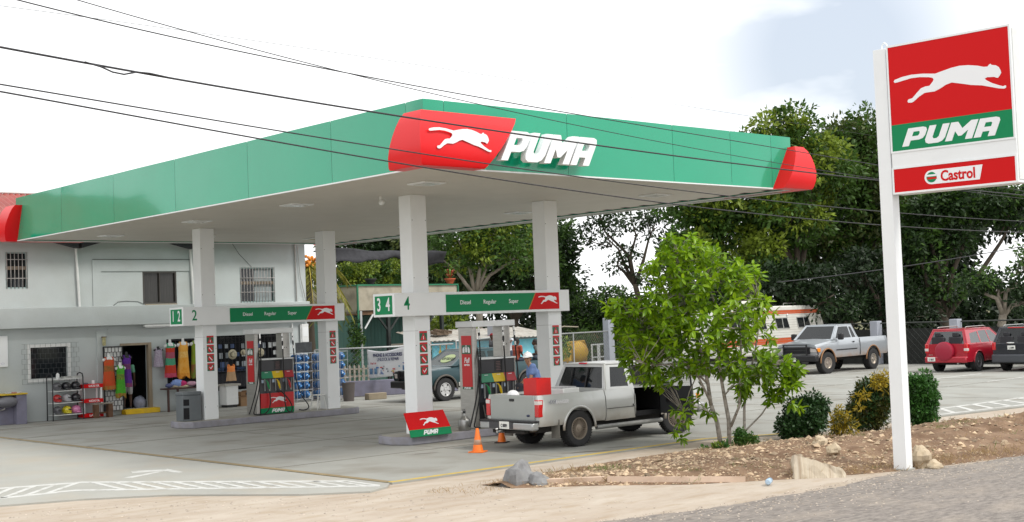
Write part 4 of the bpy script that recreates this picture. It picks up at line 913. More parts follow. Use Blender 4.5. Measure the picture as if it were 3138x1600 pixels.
# ---------------- water bottle racks
jugm = pm('jug_blue', (.03, .16, .42), .12, trans=.35, coat=.4, var=.25, scale=5); capm = pm('jug_cap', (.10, .30, .65), .4)
jp = []
def jug(x, y, z, label, grp):
    if not jp:
        t = thing('water_bottle', label, 'water bottle', (x, y, z), 0, grp)
        MB().lathe([(.03, 0), (.125, .01), (.13, .03), (.13, .12), (.122, .135), (.13, .15), (.13, .28), (.12, .31), (.05, .36), (.03, .37), (.03, .41)], n=16, axis='Y').build('body', jugm, t, smooth=40).scale = (1, -1, 1)
        MB().lathe([(.036, .405), (.036, .445)], n=12, axis='Y').build('cap', capm, t).scale = (1, -1, 1); jp.append(t)
    else:
        t = copy_tree(jp[0]); t.location = (x, y, z); t['label'] = label; t['group'] = grp
    return t
rw = pm('rack_wire', (.35, .36, .38), .5, metal=.3); wpaintw = white_dull
names = ('top', 'second', 'third', 'fourth', 'bottom')
def jrack(x, y, cols, label, gname, hdr):
    t = thing('bottle_rack', label, 'bottle rack', (x, y, 0)); W = cols * .30 + .04; b = MB()
    for yy in (-.45, .0):
        for i in range(cols + 1): b.tube([(i * .30 + .02, yy, 0), (i * .30 + .02, yy, 1.62)], .009, 5)
        for j in range(6): b.tube([(0, yy, .1 + j * .30), (W, yy, .1 + j * .30)], .008, 5)
    for j in range(6):
        for i in range(cols + 1): b.tube([(i * .30 + .02, -.45, .1 + j * .30), (i * .30 + .02, 0, .1 + j * .30)], .007, 4)
    b.build('wire_frame', rw, t)
    if hdr: MB().bx(0, W, -.46, -.44, 1.62, 1.96).build('header_board', pm('chalk_black', (.035, .04, .045), .7, var=.5, scale=7), t, bevel=.01)
    for r in range(5):
        for c in range(cols): jug(x + .17 + c * .30, y - .03, 1.44 - .30 * r, 'blue water bottle in the %s row of the %s' % (names[r], gname), '%s row of the %s' % (names[r], gname))
jrack(6.80, 15.75, 2, 'narrow wire bottle rack with a dark header board', 'rack with the dark header', True)
jrack(7.62, 15.75, 4, 'wide wire bottle rack half hidden behind the island column', 'rack behind the column', False)
# ================================================================ vehicles (metres, x forward, y left, origin under the rear axle)
def paint(name, col, dirt=None, metal=.5): return pm(name, col, .24, metal=metal, coat=.6, var=.04, scale=2)
def mudpaint(name, col, mud, z0, z1, metal=.4):
    if name in MATS: return MATS[name]
    m = pm(name, col, .26, metal=metal, coat=.6); t = m.node_tree; n = t.nodes; l = t.links
    tcn = n.new('ShaderNodeTexCoord'); sp = n.new('ShaderNodeSeparateXYZ'); l.new(tcn.outputs['Object'], sp.inputs[0])
    a = n.new('ShaderNodeTexNoise'); a.inputs['Scale'].default_value = 5; a.inputs['Detail'].default_value = 7; l.new(tcn.outputs['Object'], a.inputs['Vector'])
    mr = n.new('ShaderNodeMapRange'); mr.inputs['From Min'].default_value = z1; mr.inputs['From Max'].default_value = z0; l.new(sp.outputs['Z'], mr.inputs['Value'])
    ad = n.new('ShaderNodeMath'); ad.operation = 'MULTIPLY_ADD'; ad.inputs[1].default_value = 1.5; l.new(a.outputs['Fac'], ad.inputs[0]); 
    sb = n.new('ShaderNodeMath'); sb.operation = 'SUBTRACT'; sb.inputs[1].default_value = .75; ad.inputs[2].default_value = 0; l.new(ad.outputs[0], sb.inputs[0])
    a2 = n.new('ShaderNodeMath'); a2.operation = 'ADD'; a2.use_clamp = True; l.new(mr.outputs[0], a2.inputs[0]); l.new(sb.outputs[0], a2.inputs[1])
    mk = n.new('ShaderNodeMath'); mk.operation = 'MULTIPLY'; l.new(a2.outputs[0], mk.inputs[0]); l.new(mr.outputs[0], mk.inputs[1])
    x = n.new('ShaderNodeMixRGB'); x.inputs[1].default_value = (*col, 1); x.inputs[2].default_value = (*mud, 1); l.new(mk.outputs[0], x.inputs[0]); l.new(x.outputs[0], n['Principled BSDF'].inputs['Base Color'])
    r = n.new('ShaderNodeMapRange'); r.inputs['To Min'].default_value = .3; r.inputs['To Max'].default_value = .85; l.new(mk.outputs[0], r.inputs['Value']); l.new(r.outputs[0], n['Principled BSDF'].inputs['Roughness'])
    r = n.new('ShaderNodeMapRange'); r.inputs['To Min'].default_value = metal; r.inputs['To Max'].default_value = 0; l.new(mk.outputs[0], r.inputs['Value']); l.new(r.outputs[0], n['Principled BSDF'].inputs['Metallic'])
    r = n.new('ShaderNodeMapRange'); r.inputs['To Min'].default_value = .4; r.inputs['To Max'].default_value = 0; l.new(mk.outputs[0], r.inputs['Value']); l.new(r.outputs[0], n['Principled BSDF'].inputs['Coat Weight'])
    return m
def yat(z, hw, z0, z1):
    t = (z - z0) / (z1 - z0)
    tab = [(-.3, .93), (0, .95), (.12, .985), (.40, 1.0), (.62, .995), (.78, .985), (.80, .975), (1.0, .935), (1.3, .9)]
    return hw * interp(t, tab)
def loft(name, mat, parent, keys, hw, arches=(), sill=.45, zref=None, crown=.0, bed=None, skip=None, ends=(True, True), step=.07):
    """keys: (x, ztop, width factor). bed = (inner offset, floor z)"""
    xs = set(round(k[0], 3) for k in keys); x = keys[0][0]
    while x < keys[-1][0]: xs.add(round(x, 3)); x += step
    for xw, zw, R in arches:
        for i in range(19):
            xx = xw + R * cos(pi * i / 18)
            if keys[0][0] <= xx <= keys[-1][0]: xs.add(round(xx, 3))
    if skip: xs |= {skip[0], skip[1]}
    xs = sorted(xs); b = MB(); rings = []
    z1r = zref or max(k[1] for k in keys)
    for x in xs:
        zt = interp(x, [(k[0], k[1]) for k in keys]); wf = interp(x, [(k[0], k[2]) for k in keys]); zb = sill
        for xw, zw, R in arches:
            if abs(x - xw) < R: zb = max(zb, zw + sqrt(max(0, R * R - (x - xw) ** 2)))
        zb = min(zb, zt - .05)
        nl = 9; side = []
        for i in range(nl + 1):
            z = lerp(zb, zt, i / nl); side.append((yat(z, hw, sill, z1r) * wf, z))
        yt = side[-1][0]
        if bed: top = [(yt - bed[0], zt), (yt - bed[0], bed[1]), (0, bed[1])]
        else: top = [(yt * .93, zt + crown * .55), (yt * .6, zt + crown * .9), (0, zt + crown)]
        ring = [(x, y, z) for y, z in side + top] + [(x, -y, z) for y, z in (side + top[:-1])[::-1]]
        k = len(b.v); b.v += ring; rings.append(list(range(k, k + len(ring))))
    n = len(rings[0])
    for i in range(len(rings) - 1):
        xm = (xs[i] + xs[i + 1]) / 2
        for j in range(n - 1):
            if skip and skip[0] < xm < skip[1] and j >= n - 10: continue
            b.f.append((rings[i][j], rings[i][j + 1], rings[i + 1][j + 1], rings[i + 1][j])); b.m.append(0)
    if ends[0]: b.f.append(tuple(rings[0])); b.m.append(0)
    if ends[1]: b.f.append(tuple(rings[-1])[::-1]); b.m.append(0)
    return b.build(name, mat, parent, smooth=38)
def wheel(parent, x, y, R, w, rimmat, spokes=5, rr=.58, tyre=rubber, turn=0, fine=0):
    s = 1 if y > 0 else -1
    T = MB(); prof = [(R * rr, -w * .42), (R * .80, -w * .5), (R * .95, -w * .47), (R, -w * .36), (R, w * .36), (R * .95, w * .47), (R * .80, w * .5), (R * rr, w * .42)]
    T.lathe(prof, n=36, axis='Y', cap=False)
    for i in range(40):
        a = 2 * pi * i / 40
        for yy, tw in ((-.36, .1), (.36, -.1), (0, 0)):
            k = len(T.v); T.bx(-.012, .012, -w * .13, w * .13, R - .012, R + .008); T.xf(Matrix.Rotation(a + (.04 if yy == 0 else 0), 4, 'Y') @ Matrix.Translation((0, yy * w * .85, 0)), k)
    t = T.build('wheel', tyre, parent, smooth=40, loc=(x, y, R)); t.rotation_euler = (0, 0, turn)
    b = MB(); b.lathe([(R * rr * 1.0, -w * .42), (R * rr * 1.02, w * .44), (R * rr * .93, w * .44), (R * rr * .86, w * .20), (R * rr * .84, 0)], n=30, axis='Y', cap=False)
    hr = .13 if spokes < 8 else .22; b.lathe([(R * hr, w * .05), (R * hr, w * .34), (R * .12, w * .36), (R * .10, w * .42)], n=16, axis='Y')
    for i in range(spokes):
        a = 2 * pi * i / spokes; k = len(b.v); wd = (.085 if spokes < 8 else .0075) * R / .38 * (1 if spokes < 8 else 1)
        b.ext([(-wd * .7, 0, R * .08), (wd * .7, 0, R * .08), (wd, 0, R * rr * .92), (-wd, 0, R * rr * .92)], (0, .02, 0)); b.xf(Matrix.Rotation(a, 4, 'Y') @ Matrix.Translation((0, w * .26, 0)), k)
    r = b.build('rim', rimmat, t, smooth=40)
    if s < 0: r.scale = (1, -1, 1)
    MB().lathe([(R * rr * .9, -.01), (R * rr * .9, .01)], n=24, axis='Y').build('brake_disc', pm('brake_dark', (.03, .028, .025), .7), t)
    return t
def tube_seam(parent, segs, r, mat, name='pillar'):
    b = MB()
    for p, q in segs: b.tube([p, q], r, 8)
    return b.build(name, mat, parent, smooth=40)
def cabin(parent, mat, xb, xr, wb, wr, zb, zr, sidewins, glass=pm('tinted_glass', (.010, .013, .015), .04, alpha=.72, spec=.6), roof_crown=.035, rear=True, front=True, open_right=None, rearwin=(.08, .92, .15, .88), roofname='roof'):
    """xb=(rear,front) at belt, xr=(rear,front) at roof"""
    h = sqrt((zr - zb) ** 2 + (wb - wr) ** 2)
    for s in (1, -1):
        F = frame((0, s * wb, zb), (1, 0, 0), (0, s * (wr - wb), zr - zb))
        outer = [(xb[0], 0), (xb[1], 0), (xr[1], h), (xr[0], h)]
        wins = [[(x, f * h) for x, f in w] for w in sidewins]
        depth = .02 if s < 0 else -.02
        if s < 0 and open_right is not None:
            o2 = open_right; outer_holes = wins[:]
            outer_holes[o2] = [(x, f * h) for x, f in [(p[0], 0.001 if p[1] < .3 else p[1]) for p in sidewins[o2]]]
        else: outer_holes = wins
        pnl = flat([outer] + outer_holes, 'cab_side', F @ Matrix.Translation((0, 0, -.01)), mat, parent, .02)
        for i, w in enumerate(wins):
            if s < 0 and open_right == i: continue
            flat([w], 'side_window', F @ Matrix.Translation((0, 0, -.006 + (.004 if s < 0 else -.004))), glass, parent, .008)
    for which, xa, xc, nm, doit in ((0, xb[0], xr[0], 'rear_window', rear), (1, xb[1], xr[1], 'windscreen', front)):
        if not doit: continue
        v = Vector((xc - xa, 0, zr - zb)); hh = v.length
        F = frame((xa, 0, zb), (0, -1 if which == 0 else 1, 0), v)
        k = wr / wb; a, c, e, f = rearwin if which == 0 else (.05, .95, .04, .93)
        P = lambda u, w_: ((2 * u - 1) * lerp(wb, wr, w_), w_ * hh)
        flat([[P(0, 0), P(1, 0), P(1, 1), P(0, 1)], [P(a, e), P(c, e), P(c, f), P(a, f)]], 'window_surround', F @ Matrix.Translation((0, 0, -.012)), mat, parent, .02)
        flat([[P(a, e), P(c, e), P(c, f), P(a, f)]], nm, F @ Matrix.Translation((0, 0, -.008)), glass, parent, .01)
    if open_right is None and glass.node_tree.nodes['Principled BSDF'].inputs['Alpha'].default_value < 1:
        for y0 in (-.60, .10):
            for x0 in (lerp(xr[0], xr[1], .38), lerp(xr[0], xr[1], -.12)):
                if x0 < xb[0] + .15 and xr[1] - xr[0] < 1.4: continue
                MB().bx(x0, x0 + .14, y0, y0 + .50, zb - .35, zb + .30).bx(x0 + .03, x0 + .12, y0 + .13, y0 + .37, zb + .301, zb + .46).build('seat', pm('seat_cloth', (.03, .03, .035), .9), parent, bevel=.03)
        MB().bx(xb[1] - .55, xb[1] - .05, -wb + .1, wb - .1, zb - .25, zb + .02).build('dashboard', pm('dash_dark', (.02, .02, .022), .7), parent)
    # roof
    b = MB(); nx, ny = 10, 10
    for i in range(nx + 1):
        for j in range(ny + 1):
            u, v = i / nx, j / ny; x = lerp(xr[0] - .01, xr[1] + .01, u); y = lerp(-wr - .005, wr + .005, v)
            b.v.append((x, y, zr + roof_crown * (1 - (2 * u - 1) ** 4 * .9) * (1 - (2 * v - 1) ** 4 * .95) * 1.0 + .012 * (1 - abs(2 * v - 1))))
    for i in range(nx):
        for j in range(ny): k = i * (ny + 1) + j; b.f.append((k, k + 1, k + ny + 2, k + ny + 1)); b.m.append(0)
    b.build(roofname, mat, parent, smooth=True, solid=.02)
    segs = []
    for s in (1, -1):
        segs += [((xb[0], s * wb, zb), (xr[0], s * wr, zr)), ((xb[1], s * wb, zb), (xr[1], s * wr, zr)), ((xr[0], s * wr, zr), (xr[1], s * wr, zr))]
    segs += [((xr[0], -wr, zr), (xr[0], wr, zr)), ((xr[1], -wr, zr), (xr[1], wr, zr))]
    tube_seam(parent, segs, .026, mat)
def plate(parent, M, s, w=.31, h=.155, name='number_plate'):
    p = MB().bx(-w / 2, w / 2, -h / 2, h / 2, 0, .006).xf(M).build(name, pm('plate_white', (.75, .76, .72), .5), parent, bevel=.004)
    text(s, 'lettering', M @ Matrix.Translation((0, -.012, .0065)), pm('plate_ink', (.02, .02, .03), .6), p, h * .62, xs=.62, bold=.003)
    return p
def archlips(parent, ws, R, y, mat, r=.02, name='wheel_arch'):
    for x, z in ws:
        for s in (1, -1):
            MB().tube([(x + R * cos(a), s * y, z + R * sin(a)) for a in [pi * (i / 16) for i in range(17)]], r, 6).build(name, mat, parent, smooth=True)
under = pm('underbody', (.02, .018, .016), .9, var=.4, scale=6)

# ---------------- silver pickup at the pump
silver = mudpaint('silver_paint', (.56, .57, .56), (.33, .27, .20), .35, .85)
silver2 = paint('silver_tailgate', (.36, .38, .37), metal=.35)
trk = thing('pickup_truck', 'silver pickup with open driver door and red box at the fuel pump', 'pickup truck', (1.06, -2.90, 0), .0, None, .895)
AR = ((0, .38, .47), (3.19, .38, .46))
loft('bed', silver, trk, [(-1.13, 1.15, .95), (-1.0, 1.15, .99), (-.6, 1.15, 1), (.80, 1.15, 1)], .86, AR[:1], .50, bed=(.10, .72))
loft('body', silver, trk, [(.83, 1.14, 1), (2.0, 1.13, 1), (2.72, 1.12, 1), (2.9, 1.10, 1), (3.6, 1.05, .99), (3.9, 1.0, .95), (4.05, .90, .88)], .86, AR[1:], .48, zref=1.15, crown=.05, skip=(1.76, 2.62))
MB().bx(-1.155, -1.132, -.70, .70, .60, 1.155).build('tailgate', silver2, trk, bevel=.012)
tg = [c for c in trk.children if c.name.startswith('tailgate')][0]
MB().bx(-1.160, -1.156, -.66, .66, .655, .665).bx(-1.160, -1.156, -.66, .66, 1.09, 1.10).build('crease', silver2, tg)
MB().bx(-1.172, -1.156, -.07, .07, 1.02, 1.075).build('handle', black, tg, bevel=.006)
MB().ell((-1.16, -.50, .73), (.008, .055, .025), 14, 6).build('badge', pm('badge_navy', (.02, .03, .08), .3), tg, smooth=True)
tl = pm('lamp_red', (.55, .01, .015), .15, coat=.8); tlw = pm('lamp_clear', (.65, .6, .58), .15, coat=.8)
for s in (1, -1):
    o = MB().bx(-1.165, -1.02, min(s * .705, s * .835), max(s * .705, s * .835), .70, 1.06).build('tail_light', tl, trk, bevel=.015)
    MB().bx(-1.169, -1.05, min(s * .712, s * .8365), max(s * .712, s * .8365), .96, 1.04).build('reverse_lamp', tlw, o, bevel=.006)
bp = MB().bx(-1.36, -1.17, -.84, .84, .44, .60).build('rear_bumper', pm('bumper_dull_chrome', (.42, .43, .43), .35, metal=.7), trk, bevel=.03)
MB().bx(-1.37, -1.16, -.85, .85, .601, .635).build('step_pad', black, bp, bevel=.01); MB().bx(-1.365, -1.355, -.24, .52, .46, .60).build('centre_panel', pm('bumper_charcoal', (.05, .05, .055), .6), bp)
plate(bp, frame((-1.366, .03, .535), (0, -1, 0), (0, 0, 1)), 'C 08891', .31, .155)
MB().cyl((-1.30, .12, .40), (-1.50, .12, .40), .028, n=8).ell((-1.50, .12, .46), .03, 10, 8).build('tow_ball', chrome, trk, smooth=50)
MB().bx(-1.28, -1.18, -.5, .5, .36, .42).build('hitch_bar', under, trk); MB().cyl((-1.15, -.55, .42), (-.5, -.55, .42), .035, n=10).build('exhaust', pm('rusty_pipe', (.12, .09, .07), .7), trk, smooth=50)
MB().bx(-1.0, 3.9, -.62, .62, .36, .60).build('chassis', under, trk)
MB().bx(-1.10, .80, -.76, .76, .60, .70).build('bed_underside', under, trk)
MB().tube([(.55, -.80, .36), (2.65, -.80, .36)], .05, 8).build('side_step', pm('step_grey', (.28, .28, .27), .5, metal=.3, var=.2, scale=6), trk, smooth=50)
for s in (1, -1): MB().bx(-.62, -.60, min(s * .62, s * .86), max(s * .62, s * .86), .22, .62).build('mud_flap', pm('flap_grey', (.16, .15, .13), .8, var=.2), trk)
archlips(trk, [(0, .38), (3.19, .38)], .475, .855, silver, .028)
lattice = pm('rim_dusty', (.33, .28, .23), .4, metal=.6)
for x, y in ((0, .72), (0, -.72)): wheel(trk, x, y, .385, .27, lattice, 26, .60)
for x, y in ((3.19, .72), (3.19, -.72)): wheel(trk, x, y, .385, .27, lattice, 26, .60, turn=-.35)
cabin(trk, silver, (.87, 2.95), (1.05, 2.38), .79, .62, 1.13, 1.69, [[(1.05, .12), (1.62, .10), (1.62, .86), (1.18, .88)], [(1.78, .06), (2.70, .06), (2.30, .9), (1.78, .9)]], open_right=1, rearwin=(.05, .95, .08, .90))
rwf = pm('rear_frame_black', (.012, .012, .014), .35)
MB().box((.925, .30, 1.40), (.02, .03, .46), ry=.31).build('slider_frame', rwf, trk)
MB().box((.925, -.18, 1.40), (.02, .03, .46), ry=.31).build('slider_frame', rwf, trk)
MB().bx(.98, 1.05, -.10, .10, 1.70, 1.73).build('brake_lamp', tl, trk)
MB().bx(.9, 2.9, -.75, .8, .50, .60).bx(.9, .95, -.78, .78, .6, 1.1).bx(2.66, 2.9, -.75, .75, .6, 1.15).build('interior', voidm, trk)
MB().bx(1.30, 1.85, -.65, -.10, .60, .88).bx(1.28, 1.42, -.62, -.12, .88, 1.50).bx(1.30, 1.85, .10, .65, .60, .88).bx(1.28, 1.42, .12, .62, .88, 1.50).build('seats', pm('seat_cloth', (.03, .03, .035), .9), trk, bevel=.05)
MB().bx(1.7, 1.9, -.5, -.44, .9, .96).build('buckle', tl, trk)
# open door
dr = MB().bx(-.03, .03, -.94, 0, .0, .62).build('door', pm('door_trim', (.03, .032, .036), .7), trk, bevel=.02, loc=(2.58, -.86, .52))
MB().bx(.031, .05, -.94, 0, .0, .62).build('outer_skin', silver, dr, bevel=.008)
MB().tube([(0, -.92, .62), (-.0, -.88, 1.10), (-.0, -.45, 1.16), (0, -.06, .70), (0, -.02, .62)], .022, 8).build('window_frame', black, dr, smooth=40)
MB().add([(0, -.90, .62), (0, -.86, 1.08), (0, -.45, 1.14), (0, -.05, .62)], [(0, 1, 2, 3)]).build('door_glass', pm('clear_glass', (.25, .30, .30), .05, alpha=.35), dr)
MB().bx(-.06, -.031, -.85, -.2, .25, .34).build('arm_rest', black, dr, bevel=.01)
mr = MB().bx(2.60, 2.72, -1.14, -.90, 1.12, 1.30).build('wing_mirror', silver, trk, bevel=.03)
for s in (1, -1):
    MB().bx(3.86, 4.04, min(s * .55, s * .80), max(s * .55, s * .80), .74, .92).build('headlight', tlw, trk, bevel=.02); MB().bx(3.72, 3.98, min(s * .79, s * .82), max(s * .79, s * .82), .76, .88).build('indicator', pm('amber', (.75, .25, .02), .2), trk)
MB().bx(3.95, 4.18, -.82, .82, .42, .66).build('front_bumper', MATS['bumper_dull_chrome'], trk, bevel=.04)
for xx, st, sz in ((-.93, '4X4', .09),): text(st, 'badge', frame((-.80, -.868, 1.0), (1, 0, .0), (0, 0, 1)), pm('decal_grey', (.30, .31, .34), .4), trk, .12, shear=.3, bold=.003)
text('RANGER', 'badge', frame((-.52, -.866, .985), (1, 0, 0), (0, 0, 1)), pm('decal_light', (.68, .68, .70), .35), trk, .10, shear=.3, bold=.005)
MB().bx(1.66, 1.68, -.872, -.862, .75, .79).build('door_seam', black, trk)
b = MB(); b.bx(1.72, 1.728, -.868, -.858, .52, 1.12).bx(.83, 1.72, -.868, -.860, .735, .745); b.build('panel_gap', black, trk)
# load in the bed
rbx = thing('storage_box', 'plain bright red plywood box standing in the silver pickup bed', 'box', (.16, -3.46, .63), .0, None, .895)
MB().bx(0, .42, 0, .012, 0, .79).bx(0, .42, .388, .40, 0, .79).bx(0, .012, .0125, .3875, 0, .79).bx(.408, .42, .0125, .3875, 0, .79).bx(.0125, .4075, .0125, .3875, .05, .06).build('box_body', pm('plywood_red', (.58, .012, .012), .45, var=.08, scale=3, dirt=(.35, .02, .02, .5)), rbx)
hh = thing('hard_hat', 'white hard hat lying in the silver pickup bed beside the fuel pump', 'hard hat', (.42, -2.5, .98), .3, None, .9)
MB().ell((0, 0, 0), (.13, .15, .13), 18, 10, zmin=-.05).build('shell', logo_white, hh, smooth=40); MB().lathe([(.12, -.01), (.165, -.015), (.165, -.003), (.12, .004)], n=20).build('brim', logo_white, hh, smooth=40)
cr = thing('crate', 'pale crate of tools at the front of the silver pickup bed', 'crate', (1.05, -3.25, .64), .1, None, .895)
MB().bx(0, .55, 0, .62, 0, .50).build('box_body', white_dull, cr, bevel=.01); MB().bx(.05, .5, .05, .57, .501, .53).build('clutter', pm('clutter_grey', (.25, .26, .28), .6, col2=(.5, .5, .5), scale=12), cr); 
tb = thing('tool_box', 'low black tool box in the silver pickup bed by the hard hat', 'tool box', (.25, -2.75, .64), .05, None, .895)
MB().bx(0, .5, 0, .6, 0, .40).build('box_body', black, tb, bevel=.01)

# ---------------- generic parked vehicles
def headlamp_pair(v, x0, x1, y0, y1, z0, z1, mat=tlw, name='headlight'):
    for s in (1, -1): MB().bx(x0, x1, min(s * y0, s * y1), max(s * y0, s * y1), z0, z1).build(name, mat, v, bevel=.02)
# silver grey full size pickup, facing left
ramp = mudpaint('grey_silver_mud', (.42, .45, .48), (.36, .20, .10), .45, 1.05)
v = thing('pickup_truck', 'muddy silver grey pickup with black brush guard parked before the camper', 'pickup truck', (27.7, 8.0, 0), 3.20, None, .93)
A2 = ((0, .44, .56), (3.52, .44, .56))
loft('bed', ramp, v, [(-1.25, 1.35, .97), (-1.0, 1.36, 1), (1.0, 1.36, 1)], .99, A2[:1], .62, bed=(.1, .85))
loft('body', ramp, v, [(1.03, 1.34, 1), (2.2, 1.32, 1), (2.75, 1.30, 1), (3.0, 1.24, .98), (3.8, 1.16, .96), (4.25, 1.10, .90)], .99, A2[1:], .62, zref=1.36, crown=.13)
MB().bx(-1.1, 4.1, -.7, .7, .5, .75).build('chassis', under, v)
cabin(v, ramp, (1.08, 3.02), (1.25, 2.35), .90, .70, 1.33, 1.90, [[(1.22, .08), (1.50, .08), (1.50, .85), (1.33, .85)], [(1.58, .08), (2.78, .08), (2.28, .88), (1.58, .88)]])
for x in (0, 3.52):
    for y in (.84, -.84): wheel(v, x, y, .43, .32, pm('rim_bright', (.55, .50, .44), .3, metal=.7), 5, .52, turn=-.15 if x else 0)
archlips(v, [(0, .44), (3.52, .44)], .56, .975, pm('arch_mud', (.30, .16, .08), .9), .03)
MB().bx(4.22, 4.30, -.62, .62, .82, 1.10).build('grille', pm('grille_dark', (.02, .02, .024), .5), v, bevel=.02)
b = MB(); 
for s in (1, -1): b.bx(4.34, 4.40, min(s * .50, s * .56), max(s * .50, s * .56), .58, 1.20); b.tube([(4.37, s * .56, 1.08), (4.33, s * .92, 1.04), (4.2, s * .96, .80), (4.3, s * .9, .72)], .022, 6)
for z in (.84, .95, 1.06, 1.18): b.bx(4.35, 4.385, -.499, .499, z - .02, z + .02)
b.build('brush_guard', black, v, bevel=.005)
MB().bx(4.15, 4.42, -.96, .96, .52, .76).build('front_bumper', black, v, bevel=.04)
headlamp_pair(v, 4.05, 4.27, .62, .90, .88, 1.06); headlamp_pair(v, 4.0, 4.22, .90, .95, .88, 1.04, pm('amber', (.75, .25, .02), .2), 'indicator')
for s in (1, -1): MB().bx(2.62, 2.78, min(s * .98, s * 1.20), max(s * .98, s * 1.20), 1.32, 1.58).build('wing_mirror', black, v, bevel=.04)
MB().bx(1.3, 2.9, .992, 1.0, .90, .94).bx(1.50, 1.62, .992, 1.005, 1.18, 1.23).build('side_trim', black, v)
plate(v, frame((4.43, -.1, .60), (0, 1, 0), (0, 0, 1)), 'C 2371')
MB().bx(1.06, 1.068, .975, .998, .66, 1.32).build('panel_gap', black, v)
# red off-roader with spare wheel, facing away
redp = paint('suv_red', (.42, .012, .03), metal=.25)
v = thing('suv', 'red four wheel drive with covered spare wheel on its rear door', 'SUV', (26.55, 2.87, 0), .05, None, .935)
A3 = ((0, .36, .43), (2.56, .36, .43))
loft('body', redp, v, [(-.86, 1.02, .93), (-.6, 1.04, .98), (0, 1.05, 1), (2.0, 1.03, 1), (2.3, 1.0, .98), (3.2, .92, .94), (3.35, .80, .85)], .89, A3, .38, zref=1.08, crown=.06)
MB().bx(-.7, 3.2, -.6, .6, .28, .55).build('chassis', under, v)
cabin(v, redp, (-.84, 2.35), (-.60, 1.45), .83, .62, 1.03, 1.60, [[(-.52, .10), (.25, .08), (.30, .84), (-.36, .72)], [(.34, .08), (1.05, .08), (1.02, .88), (.38, .86)], [(1.12, .08), (2.05, .08), (1.42, .86), (1.08, .88)]], rearwin=(.07, .93, .06, .88), glass=pm('sky_glass', (.03, .035, .04), .04, coat=.8, spec=.8, alpha=.8))
for x in (0, 2.56):
    for y in (.76, -.76): wheel(v, x, y, .36, .24, pm('rim_grey', (.20, .20, .21), .35, metal=.7), 6, .6)
sp = MB().lathe([(.0, -.02), (.30, -.02), (.355, .02), (.355, .17), (.30, .20), (0, .20)], n=30, axis='X').build('spare_wheel_cover', pm('cover_red', (.33, .01, .035), .4), v, smooth=40); sp.location = (-1.06, .02, .80)
MB().bx(-1.0, -.80, -.84, .84, .36, .60).build('rear_bumper', redp, v, bevel=.05)
for s in (1, -1):
    o = MB().bx(-.89, -.70, min(s * .70, s * .86), max(s * .70, s * .86), .72, 1.08).build('tail_light', tl, v, bevel=.03); MB().bx(-.90, -.78, min(s * .71, s * .865), max(s * .71, s * .865), .80, .90).build('reverse_lamp', tlw, o, bevel=.01)
plate(v, frame((-1.006, .55, .50), (0, -1, 0), (0, 0, 1)), 'C 18017')
text('RAV4', 'badge', frame((-.90, .62, .66), (0, -1, 0), (0, 0, 1)), chrome, v, .07)
for s in (1, -1): MB().tube([(-.4, s * .56, 1.66), (-.3, s * .56, 1.69), (1.1, s * .56, 1.70), (1.25, s * .56, 1.66)], .02, 6).build('roof_rail', steel, v, smooth=True)
MB().cyl((-.9, -.45, .33), (-.6, -.45, .33), .035, n=10).build('exhaust', steel, v, smooth=50)
archlips(v, [(0, .36), (2.56, .36)], .43, .885, redp, .018)
# black estate, facing away
blk = paint('estate_black', (.012, .014, .022), metal=.2)
v = thing('suv', 'black four wheel drive with grey bumper at the right picture edge', 'SUV', (27.3, .70, 0), .04, None, .90)
loft('body', blk, v, [(-.90, 1.02, .95), (-.6, 1.04, .99), (0, 1.05, 1), (2.0, 1.03, 1), (2.3, 1.0, .98), (3.3, .92, .94), (3.45, .80, .85)], .93, A3, .38, zref=1.08, crown=.06)
MB().bx(-.7, 3.2, -.6, .6, .28, .55).build('chassis', under, v)
cabin(v, blk, (-.88, 2.35), (-.62, 1.45), .88, .68, 1.05, 1.68, [[(-.52, .10), (.25, .08), (.30, .84), (-.36, .72)], [(.34, .08), (1.05, .08), (1.02, .88), (.38, .86)], [(1.12, .08), (2.05, .08), (1.42, .86), (1.08, .88)]], rearwin=(.06, .94, .06, .92))
for x in (0, 2.56):
    for y in (.78, -.78): wheel(v, x, y, .36, .24, MATS['rim_grey'], 6, .6)
MB().bx(-1.04, -.82, -.90, .90, .34, .66).build('rear_bumper', pm('bumper_slate', (.055, .06, .07), .55), v, bevel=.05)
for s in (1, -1): MB().bx(-.93, -.72, min(s * .76, s * .91), max(s * .76, s * .91), .82, 1.12).build('tail_light', tl, v, bevel=.03)
MB().bx(-.66, -.60, -.35, .35, 1.66, 1.70).build('brake_lamp', tl, v); plate(v, frame((-.935, .12, .92), (0, -1, 0), (0, 0, 1)), 'C 23889')
MB().ell((-.94, .15, 1.10), (.01, .17, .03), 14, 6).build('badge', chrome, v, smooth=True)
for s in (1, -1): MB().tube([(-.5, s * .60, 1.72), (-.4, s * .60, 1.77), (1.2, s * .60, 1.77), (1.35, s * .60, 1.72)], .022, 6).build('roof_rail', pm('rail_grey', (.3, .31, .31), .4), v, smooth=True)
